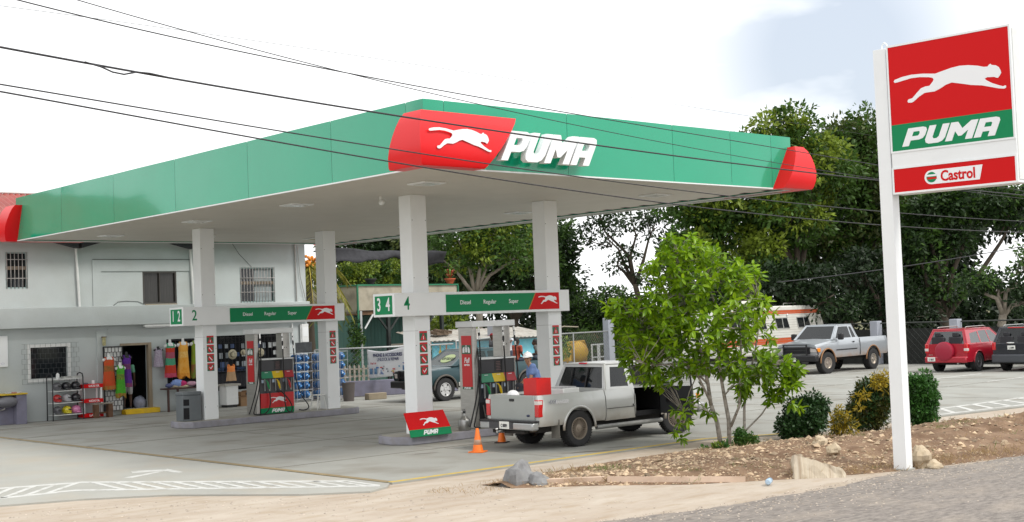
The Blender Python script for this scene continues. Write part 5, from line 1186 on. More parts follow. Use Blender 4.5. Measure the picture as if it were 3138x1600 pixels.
# dark green pickup behind the pump, facing left
grn = mudpaint('dark_green_paint', (.018, .055, .065), (.10, .10, .09), .35, .6, .35)
v = thing('pickup_truck', 'dark green pickup facing left behind the fuel pump with people in its bed', 'pickup truck', (12.45, 11.05, 0), 3.10, None, .93)
gpk = v; A4 = ((0, .38, .47), (3.60, .38, .47))
loft('bed', grn, v, [(-1.25, 1.15, .97), (-1.0, 1.16, 1), (.85, 1.16, 1)], .93, A4[:1], .50, bed=(.09, .70))
loft('body', grn, v, [(.88, 1.15, 1), (2.6, 1.13, 1), (2.95, 1.10, .99), (3.9, 1.04, .97), (4.45, .98, .92)], .93, A4[1:], .50, zref=1.16, crown=.06)
for y0 in (.885, -.935): MB().bx(.9, 3.05, y0, y0 + .05, .46, .60).build('pale_sill', pm('sill_beige', (.45, .44, .40), .4), v, bevel=.02)
MB().bx(-1.1, 4.3, -.62, .62, .40, .62).build('chassis', under, v)
cabin(v, grn, (.92, 3.25), (1.08, 2.40), .84, .66, 1.14, 1.66, [[(1.08, .10), (1.62, .08), (1.62, .86), (1.20, .86)], [(1.72, .08), (2.98, .08), (2.32, .88), (1.72, .88)]], glass=pm('green_glass', (.02, .035, .035), .06, alpha=.75))
for x in (0, 3.60):
    for y in (.80, -.80): wheel(v, x, y, .385, .27, pm('rim_alloy', (.6, .6, .6), .3, metal=.6), 5, .58)
archlips(v, [(0, .38), (3.6, .38)], .48, .93, pm('flare_grey', (.10, .09, .08), .7), .035)
MB().bx(4.42, 4.62, -.88, .88, .46, .70).build('front_bumper', black, v, bevel=.04); MB().bx(4.44, 4.50, -.6, .6, .74, .98).build('grille', MATS['grille_dark'], v)
b = MB()
for s in (1, -1): b.bx(4.52, 4.58, min(s * .38, s * .44), max(s * .38, s * .44), .55, 1.05); b.tube([(4.55, s * .44, 1.0), (4.52, s * .80, .95), (4.45, s * .84, .72)], .022, 6)
b.bx(4.53, 4.57, -.379, .379, .99, 1.03).bx(4.53, 4.57, -.379, .379, .80, .84); b.build('brush_guard', black, v)
headlamp_pair(v, 4.3, 4.47, .62, .86, .78, .94)
MB().bx(-1.28, -1.252, -.74, .74, .6, 1.16).build('tailgate', grn, v, bevel=.01)
MB().bx(2.05, 2.25, .936, .942, .82, .86).build('door_badge', chrome, v)
WF = frame((3.25, .12, 1.14), (0, 1, 0), (-.85, 0, .52)) @ Matrix.Translation((0, .45, .012))
wl = flat([circ(0, 0, .20, 16)], 'painted_patch', WF @ Matrix.Diagonal((1.7, 1.25, 1, 1)), pm('window_paint', (.42, .50, .26), .8), v, .003)
text('Jerase', 'lettering', WF @ Matrix.Translation((0, 0, .004)), pm('brush_black', (.02, .03, .03), .7), wl, .30, shear=.2, bold=.004)
for s in (1, -1): MB().bx(2.75, 2.87, min(s * .94, s * 1.12), max(s * .94, s * 1.12), 1.14, 1.30).build('wing_mirror', black, v, bevel=.03)
b = MB(); b.bx(1.665, 1.673, .925, .94, .55, 1.14).bx(.885, .893, .925, .94, .55, 1.14).bx(2.93, 2.938, .92, .935, .60, 1.12); b.build('panel_gap', black, v)
# camper van behind the grey pickup
cw = pm('camper_white', (.66, .65, .60), .5, var=.05, scale=1.5, dirt=(.45, .42, .36, .5), dscale=1.2); corange = pm('camper_orange', (.52, .085, .02), .5, var=.1, scale=2)
v = thing('camper_van', 'white camper with orange stripes behind the muddy grey pickup', 'camper van', (24.6, 12.0, 0), 0)
CL = 7.0
MB().ext([(0, 0, .55), (CL + .15, 0, .55), (CL + .25, 0, 1.3), (CL - .35, 0, 2.58), (.5, 0, 2.60), (0, 0, 2.0)], (0, 2.2, 0)).build('body', cw, v, bevel=.05)
def stripe_(z0, z1, nm='stripe'):
    f = lambda z: CL + .25 - (z - 1.3) / 1.28 * .60 if z > 1.3 else CL + .15 + (z - .55) / .75 * .10
    g = lambda z: 0 if z < 2.0 else (z - 2.0) / .6 * .5
    return MB().add([(g(z0) - .005, -.004, z0), (f(z0) + .003, -.004, z0), (f(z1) + .003, -.004, z1), (g(z1) - .005, -.004, z1)], [(0, 1, 2, 3)]).build(nm, corange, v)
stripe_(2.24, 2.40); stripe_(1.00, 1.24)
b = MB()
for i in range(18): b.bx(.1, CL - .1 - max(0, (.7 + i * .105 - 1.3)) * .45, -.006, -.0045, .62 + i * .105, .628 + i * .105)
b.build('siding_groove', pm('groove', (.35, .34, .3), .8), v)
for x0 in (.6, 2.1, 3.65, 5.15):
    sl = .18
    w = MB().ext([(x0, -.02, 1.62), (x0 + .92, -.02, 1.62), (x0 + .92 - sl, -.02, 2.10), (x0 - sl * .6, -.02, 2.10)], (0, .015, 0)).build('window', pm('alu_frame', (.4, .4, .38), .4), v)
    MB().ext([(x0 + .04, -.028, 1.655), (x0 + .44, -.028, 1.655), (x0 + .42 - sl * .4, -.028, 2.065), (x0 - sl * .5, -.028, 2.065)], (0, .006, 0)).ext([(x0 + .50, -.028, 1.655), (x0 + .88, -.028, 1.655), (x0 + .88 - sl, -.028, 2.065), (x0 + .46 - sl * .3, -.028, 2.065)], (0, .006, 0)).build('pane', glassdk, w)
MB().bx(2.3, 3.2, .7, 1.5, 2.62, 2.84).build('roof_unit', cw, v, bevel=.05)
MB().tube([(4.6, .3, 2.6), (4.6, .3, 2.69), (6.2, .3, 2.69), (6.2, .3, 2.6)], .02, 6).tube([(4.6, 1.6, 2.6), (4.6, 1.6, 2.69), (6.2, 1.6, 2.69), (6.2, 1.6, 2.6)], .02, 6).build('roof_rail', steel, v)
MB().ell((4.4, -.03, 2.20), (.05, .03, .05), 10, 6).build('porch_lamp', logo_white, v, smooth=True)
for x in (1.2, 5.6): wheel(v, x, .15, .36, .24, MATS['rim_grey'], 6, .55); wheel(v, x, 2.05, .36, .24, MATS['rim_grey'], 6, .55)
MB().bx(.1, CL, .1, 2.1, .35, .56).build('chassis', under, v)
# ================================================================ perimeter, sheds and things behind the station
def post_fence_poly(): pass
pillarm = pm('lilac_pillar', (.34, .36, .41), .8, var=.08, scale=2)
t = thing('low_wall', 'low lilac concrete wall behind the bottle racks and under the banner', 'low wall')
MB().ext([(8.1, 16.35, 0), (11.3, 14.95, 0), (12.9, 14.4, 0), (12.95, 14.55, 0), (11.35, 15.1, 0), (8.15, 16.5, 0)], (0, 0, .54)).build('wall', lilacm, t, bevel=.02)
for i, (x, y) in enumerate(((17.6, 17.8), (25.4, 19.0), (31.3, 9.2), (31.0, 5.4))):
    o = MB().bx(x - .18, x + .18, y - .18, y + .18, 0, 2.35 if i < 2 else 1.80).build('pillar', pillarm, None, bevel=.02)
    tag(o, ('square lilac pillar standing behind the green pickup and the pump', 'square lilac pillar at the edge of the leafy young tree, by the mesh fence', 'square lilac pillar top seen just left of the pylon pole', 'square lilac pillar showing above the red vehicle')[i], 'pillar', 'lilac perimeter pillars')
galv = pm('galvanised', (.45, .46, .46), .45, metal=.5, var=.1)
meshm = pm('chain_mesh', (.22, .23, .23), .5, metal=.5)
def meshfence(pts, h, label, z0=0, diam=.16, rail=True, mesh=True, galv=galv, meshm=meshm):
    t = thing('mesh_fence', label, 'fence'); P = [Vector((x, y, 0)) for x, y in pts]
    if rail: MB().tube([p + Vector((0, 0, h)) for p in P], .03, 6).build('top_rail', galv, t, smooth=True)
    for i in range(len(P) - 1):
        n = max(1, int((P[i + 1] - P[i]).length / 2.6))
        for k in range(n): q = P[i].lerp(P[i + 1], k / n); MB().cyl(q + Vector((0, 0, z0)), q + Vector((0, 0, h)), .03, n=8).build('post', galv, t, smooth=40)
        if mesh:
            d = P[i + 1] - P[i]; L_ = d.length; m = int(L_ / diam); b = MB(); hh = h - z0
            for k in range(-int(hh / diam), m + 1):
                for s in (1, -1):
                    a0 = k * diam if s > 0 else (k + hh / diam) * diam; a1 = a0 + s * hh
                    u0, u1 = a0, a1; w0, w1 = z0, h
                    if min(u0, u1) < 0 or max(u0, u1) > L_:
                        if u0 < 0: w0 += -u0; u0 = 0
                        if u1 > L_: w1 -= (u1 - L_); u1 = L_
                        if u0 > L_: w0 += (u0 - L_); u0 = L_
                        if u1 < 0: w1 -= -u1; u1 = 0
                        if w1 <= w0: continue
                    p0 = P[i] + d * (u0 / L_) + Vector((0, 0, w0)); p1 = P[i] + d * (u1 / L_) + Vector((0, 0, w1)); b.tube([p0, p1], .0045, 3, cap=False)
            b.build('wire_mesh', meshm, t)
    return t
meshfence([(8.3, 16.45), (12.9, 14.6)], 1.66, 'galvanised mesh fence on the low lilac wall, carrying the banner', .54)
meshfence([(13.2, 14.8), (17.5, 17.7), (25.3, 18.9)], 1.76, 'mesh fence with pipe rail in front of the yellow concrete mixer', 0)
meshfence([(32.5, 14.5), (31.4, 9.2), (31.1, 5.4), (30.9, -6)], 1.7, 'dark mesh fence behind the parked vehicles', 0, .3, galv=pm('fence_dark', (.05, .055, .05), .8), meshm=MATS['fence_dark'])
o = MB().bx(31.5, 31.56, -7, 14, 0, 1.45).build('screen_fence', pm('shade_cloth', (.018, .02, .018), .95, var=.3, scale=2), None); tag(o, 'black shade cloth screen behind the red and black vehicles', 'screen')
# banner
ban = thing('banner', 'white phone repair banner reading PHONE & ACCESSORIES, tied to the fence', 'banner')
b = MB(); nx, nz_ = 24, 14
TLb, TRb, BLb, BRb = D(1124, 1071, 45.4), D(1256, 1063, 44.4), D(1130, 1160, 45.4), D(1256, 1147, 44.4)
def bpt(u, v):
    p = TLb.lerp(TRb, u).lerp(BLb.lerp(BRb, u), v); p.z -= .10 * sin(pi * min(1, u * 1.3)) * (1 - v) ; n = Vector((-.35, -.93, 0)); p += n * (.05 * sin(u * 9 + v * 5) * sin(pi * u) * .8 + .02); return p
for i in range(nx + 1):
    for j in range(nz_ + 1): b.v.append(tuple(bpt(i / nx, j / nz_)))
for i in range(nx):
    for j in range(nz_): k = i * (nz_ + 1) + j; b.f.append((k, k + nz_ + 1, k + nz_ + 2, k + 1)); b.m.append(0)
b.build('cloth', pm('banner_white', (.78, .79, .82), .7), ban, smooth=True, solid=.004)
bd = (TRb - TLb); bd.z = 0; bd.normalize(); bn = Vector((bd.y, -bd.x, 0))
def bt(s, u, v, size, col, bold=.002, xs=1, tilt=0):
    p = bpt(u, v) + bn * .045; return text(s, 'lettering', frame(p, bd + Vector((0, 0, tilt)), (0, 0, 1)), pm('ink_' + col, dict(navy=(.02, .03, .12), red=(.5, .02, .03), blue=(.03, .12, .4), dark=(.04, .04, .06))[col], .7), ban, size, .004, xs=xs, bold=bold)
bt('PHONE & ACCESSORIES', .50, .16, .16, 'navy', .004, .74, .03); bt('UNLOCK & REPAIR', .50, .33, .155, 'navy', .0015, .72, .03)
bt('DigiCell', .15, .47, .08, 'red', .001)
rnd = random.Random(5)
for i in range(26):
    u, v_ = rnd.uniform(.06, .94), rnd.uniform(.55, .90); w_, h_ = rnd.uniform(.04, .12), rnd.uniform(.015, .05); p = bpt(u, v_) + bn * .04; c = rnd.choice([(.04, .05, .1), (.5, .03, .04), (.04, .15, .4), (.3, .3, .32), (.1, .35, .5), (.6, .45, .1)])
    MB().bx(-w_ / 2, w_ / 2, -h_ / 2, h_ / 2, 0, .004).xf(frame(p, bd, (0, 0, 1))).build('printed_logo', pm('print_%d%d' % (int(c[0] * 100), int(c[2] * 100)), c, .6), ban)
for u in (.09, .20, .88):
    p = bpt(u, .76) + bn * .045; o = MB().bx(-.06, .06, -.10, .10, 0, .004).xf(frame(p, bd, (0, 0, 1))).build('printed_phone', pm('print_phone', (.05, .08, .2), .5, col2=(.2, .4, .6), scale=8), ban)
# bin, block, rubble
t = thing('waste_bin', 'brown plastic bucket bin beside the water bottle rack', 'waste bin', (7.95, 14.0, 0)); MB().lathe([(.17, 0), (.215, .56), (.225, .57), (.225, .60), (.20, .60), (.18, .1)], n=20).build('bucket', pm('bin_brown', (.10, .085, .08), .6, var=.15, scale=4), t, smooth=40); MB().bx(-.24, .24, -.03, .03, .52, .55).build('handle', MATS['bin_brown'], t)
o = MB().bx(-.34, .34, -.14, .14, 0, .21).build('concrete_block', pm('block_tan', (.30, .25, .18), .9, var=.15, scale=4, bump=.3), None, bevel=.015, loc=(8.85, 13.75, 0)); o.rotation_euler = (0, 0, -.1); tag(o, 'tan concrete block lying before the low lilac wall', 'block')
def rock(name, c, r, label, mat, seed, cat_='rock', rz=0, sink=.2):
    rnd = random.Random(seed); b = MB(); b.ell((0, 0, 0), 1, 14, 10)
    b.v = [tuple(Vector(v) * (1 + .42 * mnoise.noise(Vector(v) * 1.2 + Vector((seed, 0, 0))) + .22 * mnoise.noise(Vector(v) * 3 + Vector((seed, 5, 0))))) for v in b.v]
    b.v = [(x * r[0], y * r[1], z * r[2]) for x, y, z in b.v]
    o = b.build(name, mat, None, smooth=14, loc=(c[0], c[1], c[2] + r[2] * (1 - sink) - r[2] * .3)); o.rotation_euler = (0, 0, rz); return tag(o, label, cat_)
greyrock = pm('grey_boulder', (.13, .13, .135), .85, col2=(.29, .29, .29), scale=3, dirt=(.14, .14, .13, .6), dscale=5, bump=.6, bscale=18)
tanrock = pm('tan_limestone', (.42, .32, .20), .9, col2=(.58, .50, .38), scale=3, dirt=(.25, .16, .08, .6), dscale=4, bump=.6, bscale=18)
rock('stone', (8.1, 14.9, .0), (.18, .14, .10), 'small dark stone between the waste bin and the lilac wall', greyrock, 2)
# wooden two storey hut with terrace
concw = pm('weathered_render', (.30, .265, .20), .9, col2=(.42, .38, .30), scale=1.5, dirt=(.14, .13, .10, .7), dscale=1.6, bump=.3)
tealw = pm('teal_boards', (.09, .20, .17), .8, var=.35, scale=2, stretch=(3, 3, .25), dirt=(.05, .08, .06, .6), dscale=2)
hut = thing('wooden_hut', 'green plank hut under a weathered concrete terrace wall behind the fence', 'hut', (13.0, 20.5, 0), .12)
HL = 5.6
MB().bx(0, HL, 0, .12, 3.02, 3.98).bx(0, .12, .121, 4.2, 2.9, 3.98).build('terrace_wall', concw, hut)
MB().bx(-.05, HL + .05, -.06, .14, 3.98, 4.04).bx(-.05, .14, .141, 4.2, 3.98, 4.04).bx(-.06, .0, -.06, .0, 0, 3.979).bx(HL, HL + .06, -.06, .0, 3.0, 3.979).build('green_trim', pm('trim_green', (.02, .16, .08), .6), hut)
MB().bx(.0, HL, .1, 4.2, 2.85, 2.98).build('terrace_slab', pm('rusty_slab', (.16, .09, .05), .9, var=.3), hut)
b = MB(); x = .1
while x < HL - .2: b.bx(x, x + .19, 1.6, 1.64, 0, 2.84); x += .2
b.build('plank_wall', tealw, hut); MB().bx(0, .04, .3, 4.2, 0, 2.84).build('side_planks', tealw, hut); MB().bx(0, HL, 4.2, 4.3, 0, 3.9).build('rear_wall', voidm, hut)
dk = pm('dark_post', (.025, .03, .028), .8, var=.3)
for x in (1.55, 2.55, 3.6, 4.6): MB().bx(x, x + .13, -.02, .11, 0, 2.84).build('post', dk, hut)
for x, s in ((1.6, -1), (1.7, 1), (3.65, -1), (3.7, 1)): MB().tube([(x, .05, 2.2), (x + s * .55, .05, 2.8)], .05, 4).build('brace', dk, hut)
MB().bx(1.6, 4.6, .0, .08, 1.55, 1.65).bx(1.6, 4.6, .0, .08, 1.05, 1.10).build('railing', pm('rail_wood', (.22, .20, .16), .8), hut)
MB().bx(.02, .12, -.09, -.061, 0, 3.0).build('drain_pipe', galv, hut)
MB().cyl((.5, -.3, 2.85), (.05, -.3, 2.3), .04, n=6).build('strut', galv, hut)
for i, (x, c, pl_, lb) in enumerate(((.75, (.02, .02, .022), 0, 'black flower pot on the green trimmed terrace wall'), (3.15, (.45, .10, .04), 0, 'empty terracotta bowl on the terrace wall beside the canopy column'), (5.25, (.45, .10, .04), 1, 'terracotta bowl with a red and green plant at the terrace wall end'))):
    a = .12; X = 13.0 + x * cos(a) - .04 * sin(a); Y = 20.5 + x * sin(a) + .04 * cos(a)
    t = thing('flower_pot', lb, 'flower pot', (X, Y, 4.045), 0, 'pots on the terrace wall'); MB().lathe([(.12, 0), (.13, .02), (.22, .17), (.24, .18), (.24, .22), (.20, .22), (.1, .06)], n=18).build('pot', pm('pot_%d' % i, c, .7), t, smooth=40)
    rnd = random.Random(i); b = MB()
    for k in range(26 if pl_ else 10):
        a_ = rnd.uniform(0, 6.28); r_ = rnd.uniform(.1, .32) if pl_ else rnd.uniform(.05, .12); h_ = rnd.uniform(.15, .45) if pl_ else rnd.uniform(.06, .2); d = Vector((cos(a_), sin(a_), 0)); w = Vector((-d.y, d.x, 0)) * .035; p0 = Vector((0, 0, .18)); p1 = p0 + d * r_ * .6 + Vector((0, 0, h_)); p2 = p0 + d * r_ + Vector((0, 0, h_ * .8))
        b.add([p0, p1 - w, p2, p1 + w], [(0, 1, 2, 3)], rnd.choice((0, 0, 1)) if pl_ else 0)
    b.build('plant', [pm('pot_leaf', (.12, .22, .03), .6), pm('pot_leaf_red', (.30, .04, .02), .6)], t)
# dark shade net strip over the terrace
b = MB(); n = 30
for i in range(n + 1):
    u = i / n; p = Vector((12.2, 21.6, 5.62)).lerp(Vector((18.9, 22.3, 5.50)), u); h_ = .46 + .12 * sin(u * 9) + .05 * sin(u * 31); 
    for j in range(7): v_ = j / 6; b.v.append((p.x, p.y + .12 * sin(v_ * 3 + u * 5), p.z - v_ * h_ - .03 * sin(u * 20) - .10 * sin(pi * u)))
for i in range(n):
    for j in range(6): k = i * 7 + j; b.f.append((k, k + 7, k + 8, k + 1)); b.m.append(0)
tag(b.build('shade_net', pm('net_black', (.03, .03, .035), .9, var=.4, scale=5), None, smooth=True, solid=.01), 'sagging strip of dark shade net above the terrace wall', 'shade net')
# painted mural kiosk with tin roof
kio = thing('mural_kiosk', 'low kiosk with a turquoise beach mural and tin roof behind the green pickup', 'kiosk', (14.6, 17.9, 0), -.10)
sky_b = pm('mural_turquoise', (.03, .42, .60), .7, col2=(.30, .62, .68), scale=.8)
MB().bx(0, 5.6, 0, .1, .1, 1.72).build('mural_wall', sky_b, kio)
b = MB(); n = 60
for i in range(n + 1): x = -.2 + 6.1 * i / n; b.v += [(x, -.30, 1.74 + (.018 if i % 2 else -.018)), (x, 2.4, 2.12 + (.018 if i % 2 else -.018))]
for i in range(n): b.f.append((2 * i, 2 * i + 2, 2 * i + 3, 2 * i + 1)); b.m.append(0)
b.build('tin_roof', pm('tin_pale', (.42, .40, .36), .6, var=.2, scale=3, dirt=(.2, .14, .1, .6)), kio, solid=.01)
MB().bx(-.2, 5.9, -.34, -.30, 1.66, 1.72).build('fascia_board', pm('fascia_dark', (.05, .06, .06), .8), kio)
FK = lambda x, z: frame((x, -.004, z), (1, 0, 0), (0, 0, 1))
flat([[(0, 0), (.16, .02), (.14, .35), (.09, .42), (.085, .62), (.045, .62), (.04, .42), (-.01, .35)]], 'painted_bottle', FK(.25, .95), pm('bottle_yellow', (.62, .42, .03), .6), kio, .003)
flat([[(0, 0), (.20, .02), (.20, .33), (.13, .42), (.125, .62), (.075, .62), (.07, .42), (0, .33)]], 'painted_bottle', FK(.50, 1.0), pm('bottle_orange', (.62, .22, .06), .6), kio, .003)
b = MB(); palmk = pm('palm_navy', (.01, .05, .08), .7)
flat([[(0, 0), (.05, 0), (.09, .55), (.05, .55)]], 'painted_palm', FK(1.55, .95), palmk, kio, .003)
for i in range(9): a = radians(15 + i * 37); flat([[(0, 0), (.32 * cos(a), .18 * sin(a) + .05), (.40 * cos(a), .16 * sin(a) - .08), (.1 * cos(a), .05 * sin(a) - .03)]], 'painted_frond', FK(1.62, 1.52), palmk, kio, .003)
for i, (x, y, rz) in enumerate(((15.4, 18.6, .3), (15.75, 18.75, .5), (15.15, 18.8, -.2))):
    b = MB()
    for k in range(4): b.bx(-.4, .4, -.25 + k * .14, -.16 + k * .14, 0, .05)
    b.bx(-.4, -.33, -.25, .26, .051, .12).bx(.33, .4, -.25, .26, .051, .12)
    o = b.build('wood_pallet', pm('pallet_wood', (.13, .09, .06), .9, var=.3, scale=6), None, loc=(x, y, 1.98 + .03 * i)); o.rotation_euler = (.14, 0, rz); tag(o, ('broken pallet nearest the roof edge of the mural kiosk', 'broken pallet farther right on the mural kiosk roof', 'broken pallet at the left on the mural kiosk roof')[i], 'pallet', 'pallets on the kiosk roof')
# concrete mixer and drums by the fence
yel = pm('mixer_yellow', (.55, .33, .03), .6, var=.15, scale=3, dirt=(.28, .12, .05, .8), dscale=3)
t = thing('concrete_mixer', 'rusty yellow concrete mixer behind the mesh fence', 'concrete mixer', (D(1768, 1100, 61).x, D(1768, 1100, 61).y, 0), .1, None, .8)
MB().lathe([(.28, -.55), (.55, -.30), (.62, 0), (.62, .25), (.40, .60), (.30, .62)], n=20, axis='X').build('drum', yel, t, smooth=40).location = (0, 0, 1.0)
MB().tube([(-.85, 0, .2), (-.85, 0, 1.35), (-.7, 0, 1.58), (.7, 0, 1.62), (.85, 0, 1.35), (.85, 0, .2)], .07, 6).build('yoke', yel, t, smooth=40); MB().bx(-1.1, -.82, -.3, .3, .5, 1.35).build('engine_box', yel, t, bevel=.05)
for y in (-.5, .5): MB().lathe([(.25, -.06), (.28, 0), (.25, .06)], n=16, axis='Y').build('wheel', rubber, t, smooth=40).location = (.6, y, .28)
t = thing('window_stack', 'stack of pale window frames leaning behind the mesh fence', 'window frames', (D(1815, 1100, 61).x, D(1815, 1100, 61).y, 0), .1)
for i in range(3): b = MB(); x = i * .55; b.bx(x, x + .06, 0, .05, 0, 1.15).bx(x + .44, x + .5, 0, .05, 0, 1.15).bx(x + .061, x + .439, 0, .05, 1.09, 1.15).bx(x + .061, x + .439, 0, .05, .5, .56).build('frame', white_dull, t)
o = MB().tube([(19.8, 19.3, 1.72), (22.5, 19.5, 1.98)], .035, 5).build('bare_branch', pm('grey_branch', (.32, .28, .22), .9), None); tag(o, 'bare grey branch leaning over the mesh fence rail, lower one', 'branch')
o = MB().tube([(21.0, 19.4, 1.72), (23.5, 19.9, 2.05), (24.4, 19.9, 2.0)], .03, 5).build('bare_branch', MATS['grey_branch'], None); tag(o, 'bare grey branch leaning over the mesh fence rail, nearer the pillar', 'branch')
# picket fence by the building corner
t = thing('picket_fence', 'short grey picket fence behind the low lilac wall left of the banner', 'fence', (9.4, 17.2, 0), -.35)
for i in range(9): MB().ext([(i * .17, 0, .4), (i * .17 + .07, 0, .4), (i * .17 + .07, 0, 1.0), (i * .17 + .035, 0, 1.06), (i * .17, 0, 1.0)], (0, .02, 0)).build('picket', pm('picket_grey', (.34, .30, .25), .9, var=.2), t)
MB().bx(-.05, 1.6, .021, .05, .62, .68).bx(-.05, 1.6, .021, .05, .88, .93).build('rail', MATS['picket_grey'], t)
# gate pier wall behind building corner
o = MB().bx(8.6, 9.4, 19.2, 19.4, 0, 3.4).build('boundary_wall', concw, None); tag(o, 'weathered wall piece seen between the shop corner and the far shop column', 'wall')
# houses far behind
hm_ = thing('house', 'pale roofed house far behind the trees at the right edge', 'house', (62, 12, 0), .3, None, .62); MB().bx(0, 9, 0, 6, 0, 2.2).build('walls', pm('house_wall', (.32, .30, .26), .8), hm_)
MB().ext([(-.5, -.6, 2.15), (-.5, 3, 4.0), (-.5, 6.6, 2.15)], (10, 0, 0)).build('roof', pm('pale_tin_roof', (.42, .42, .40), .6, var=.1), hm_)
hm_ = thing('house', 'small orange tiled roof far behind the mesh fence', 'house', (37.0, 30.5, 0), .2, None, .42); MB().bx(0, 6, 0, 5, 0, 2.4).build('walls', MATS['house_wall'], hm_)
MB().ext([(-.5, -.6, 2.35), (-.5, 2.5, 3.6), (-.5, 5.6, 2.35)], (7, 0, 0)).build('roof', pm('orange_tiles', (.40, .14, .07), .8, var=.2), hm_)
# kerb, boulders and litter by the bed
kc = pm('pinkish_kerb', (.58, .44, .34), .9, var=.12, scale=3, dirt=(.3, .2, .13, .5))
t = thing('bed_kerb', 'thin pinkish concrete kerb half buried along the planting bed', 'kerb', (0, 0, 0))
MB().tube([(-3.15, -6.55, .03), (-3.05, -7.1, .02), (-2.5, -7.75, .04)], .06, 4).tube([(-2.48, -7.8, .04), (-1.8, -8.8, .03), (-1.2, -9.35, 0)], .06, 4).build('kerb', kc, t)
def rk(name, px, py, z, r, label, mat, seed, cat_='boulder', rz=.3, sink=.15):
    g = G(px, py, z); return rock(name, (g.x, g.y, z - .02), r, label, mat, seed, cat_, rz, sink)
rk('boulder', 1592, 1486, -.03, (.27, .24, .26), 'pale grey boulder at the tip of the planting bed', greyrock, 11, sink=.3)
rk('boulder', 1650, 1488, -.03, (.17, .15, .13), 'smaller grey stone leaning against the pale grey boulder', greyrock, 23)
g_ = G(2510, 1455, .02)
b = MB(); b.ext([(-.36, 0, -.15), (.36, 0, -.15), (.40, .0, .02), (.30, .0, .12), (.06, .0, .19), (-.10, .0, .23), (-.24, .0, .31), (-.35, .0, .30)], (0, .26, .05))
o = b.build('limestone_slab', pm('slab_limestone', (.42, .34, .24), .85, col2=(.60, .54, .44), scale=2.2, stretch=(3.5, 1, .25), dirt=(.22, .14, .08, .7), dscale=2.5, bump=.8, bscale=14), None, loc=(g_.x, g_.y, .02)); bm = bmesh.new(); bm.from_mesh(o.data); bmesh.ops.triangulate(bm, faces=bm.faces); bmesh.ops.subdivide_edges(bm, edges=bm.edges, cuts=4, use_grid_fill=True)
for v in bm.verts: v.co += v.normal * (mnoise.noise(v.co * 6) * .035 + mnoise.noise(v.co * 17) * .018)
bm.to_mesh(o.data); bm.free(); o.rotation_euler = (-.42, .05, -.78); tag(o, 'broad pale limestone slab lying in the bed between the young tree and the pylon', 'boulder')
rk('boulder', 2820, 1418, .05, (.155, .15, .20), 'tan and white boulder just right of the pylon pole', tanrock, 31, sink=.35)
rk('boulder', 2868, 1432, .0, (.14, .12, .09), 'small tan stone below the boulder by the pylon pole', tanrock, 37, sink=.4)
rk('stone', 2555, 1384, .2, (.13, .11, .09), 'flat pale stone under the small yellow shrub', tanrock, 41)
rk('stone', 2515, 1362, .22, (.14, .12, .10), 'tan stone between the dark hedge ball and the yellow shrub', tanrock, 43)
t = thing('plastic_bottle', 'crushed blue and clear plastic bottle at the road edge', 'bottle', (-1.35, -9.9, .03), .5); MB().lathe([(.03, -.12), (.045, -.1), (.04, 0), (.045, .06), (.02, .12), (.018, .15)], n=12, axis='X').build('body', pm('bottle_clear', (.45, .6, .75), .15, alpha=.8), t, smooth=40); MB().lathe([(.022, .15), (.022, .175)], n=10, axis='X').build('cap', pm('cap_blue', (.02, .12, .55), .4), t)
rnd = random.Random(3)
# gravel on the bed and verge
b = MB()
base = [(1, 0, 0), (-1, 0, 0), (0, 1, 0), (0, -1, 0), (0, 0, 1), (0, 0, -1)]; fcs = [(4, 0, 2), (4, 2, 1), (4, 1, 3), (4, 3, 0), (5, 2, 0), (5, 1, 2), (5, 3, 1), (5, 0, 3)]
for i in range(7000):
    x = rnd.uniform(-3.4, 13) if rnd.random() < .45 else rnd.uniform(-3.3, 3.2); a, c = interp(x, BU), interp(x, BL); y = lerp(a, c, rnd.betavariate(1.4, 1.1)); z = bedz(x, y); r_ = rnd.uniform(.008, .026) * (2.2 if rnd.random() < .08 else 1)
    M = Matrix.Translation((x, y, z)) @ Matrix.Rotation(rnd.uniform(0, 6), 4, 'Z') @ Matrix.Diagonal((r_ * rnd.uniform(.8, 1.6), r_, r_ * rnd.uniform(.4, .9), 1))
    b.add([M @ (Vector(p) * rnd.uniform(.8, 1.2)) for p in base], fcs)
for i in range(420):      # half buried rubble
    x = rnd.uniform(-3.2, 13); a, c = interp(x, BU), interp(x, BL); y = lerp(a, c, rnd.uniform(.05, .95)); z = bedz(x, y); r_ = rnd.uniform(.03, .075)
    M = Matrix.Translation((x, y, z)) @ Matrix.Rotation(rnd.uniform(0, 6), 4, 'Z') @ Matrix.Rotation(rnd.uniform(-.6, .6), 4, 'X') @ Matrix.Diagonal((r_ * rnd.uniform(.8, 1.7), r_, r_ * rnd.uniform(.4, .8), 1)); b.add([M @ (Vector(p) * rnd.uniform(.7, 1.25)) for p in base], fcs)
o = b.build('gravel', pm('gravel_tan', (.40, .30, .20), .9, island=.55), None); tag(o, 'loose tan gravel scattered over the soil bed', 'gravel', kind='stuff')
b = MB()
for i in range(1500):
    x = rnd.uniform(-12, 8); y = interp(x, [(-12, -1.5), (-8, -2.8), (-6, -5), (-4, -6), (8, -6.8)]) - abs(rnd.gauss(0, 2.4)) - .1; r_ = rnd.uniform(.008, .022)
    if y < -10 or (x > -3.4 and y < interp(x, BU)): continue
    M = Matrix.Translation((x, y, -.028)) @ Matrix.Rotation(rnd.uniform(0, 6), 4, 'Z') @ Matrix.Diagonal((r_ * 1.3, r_, r_ * .6, 1)); b.add([M @ Vector(p) for p in base], fcs)
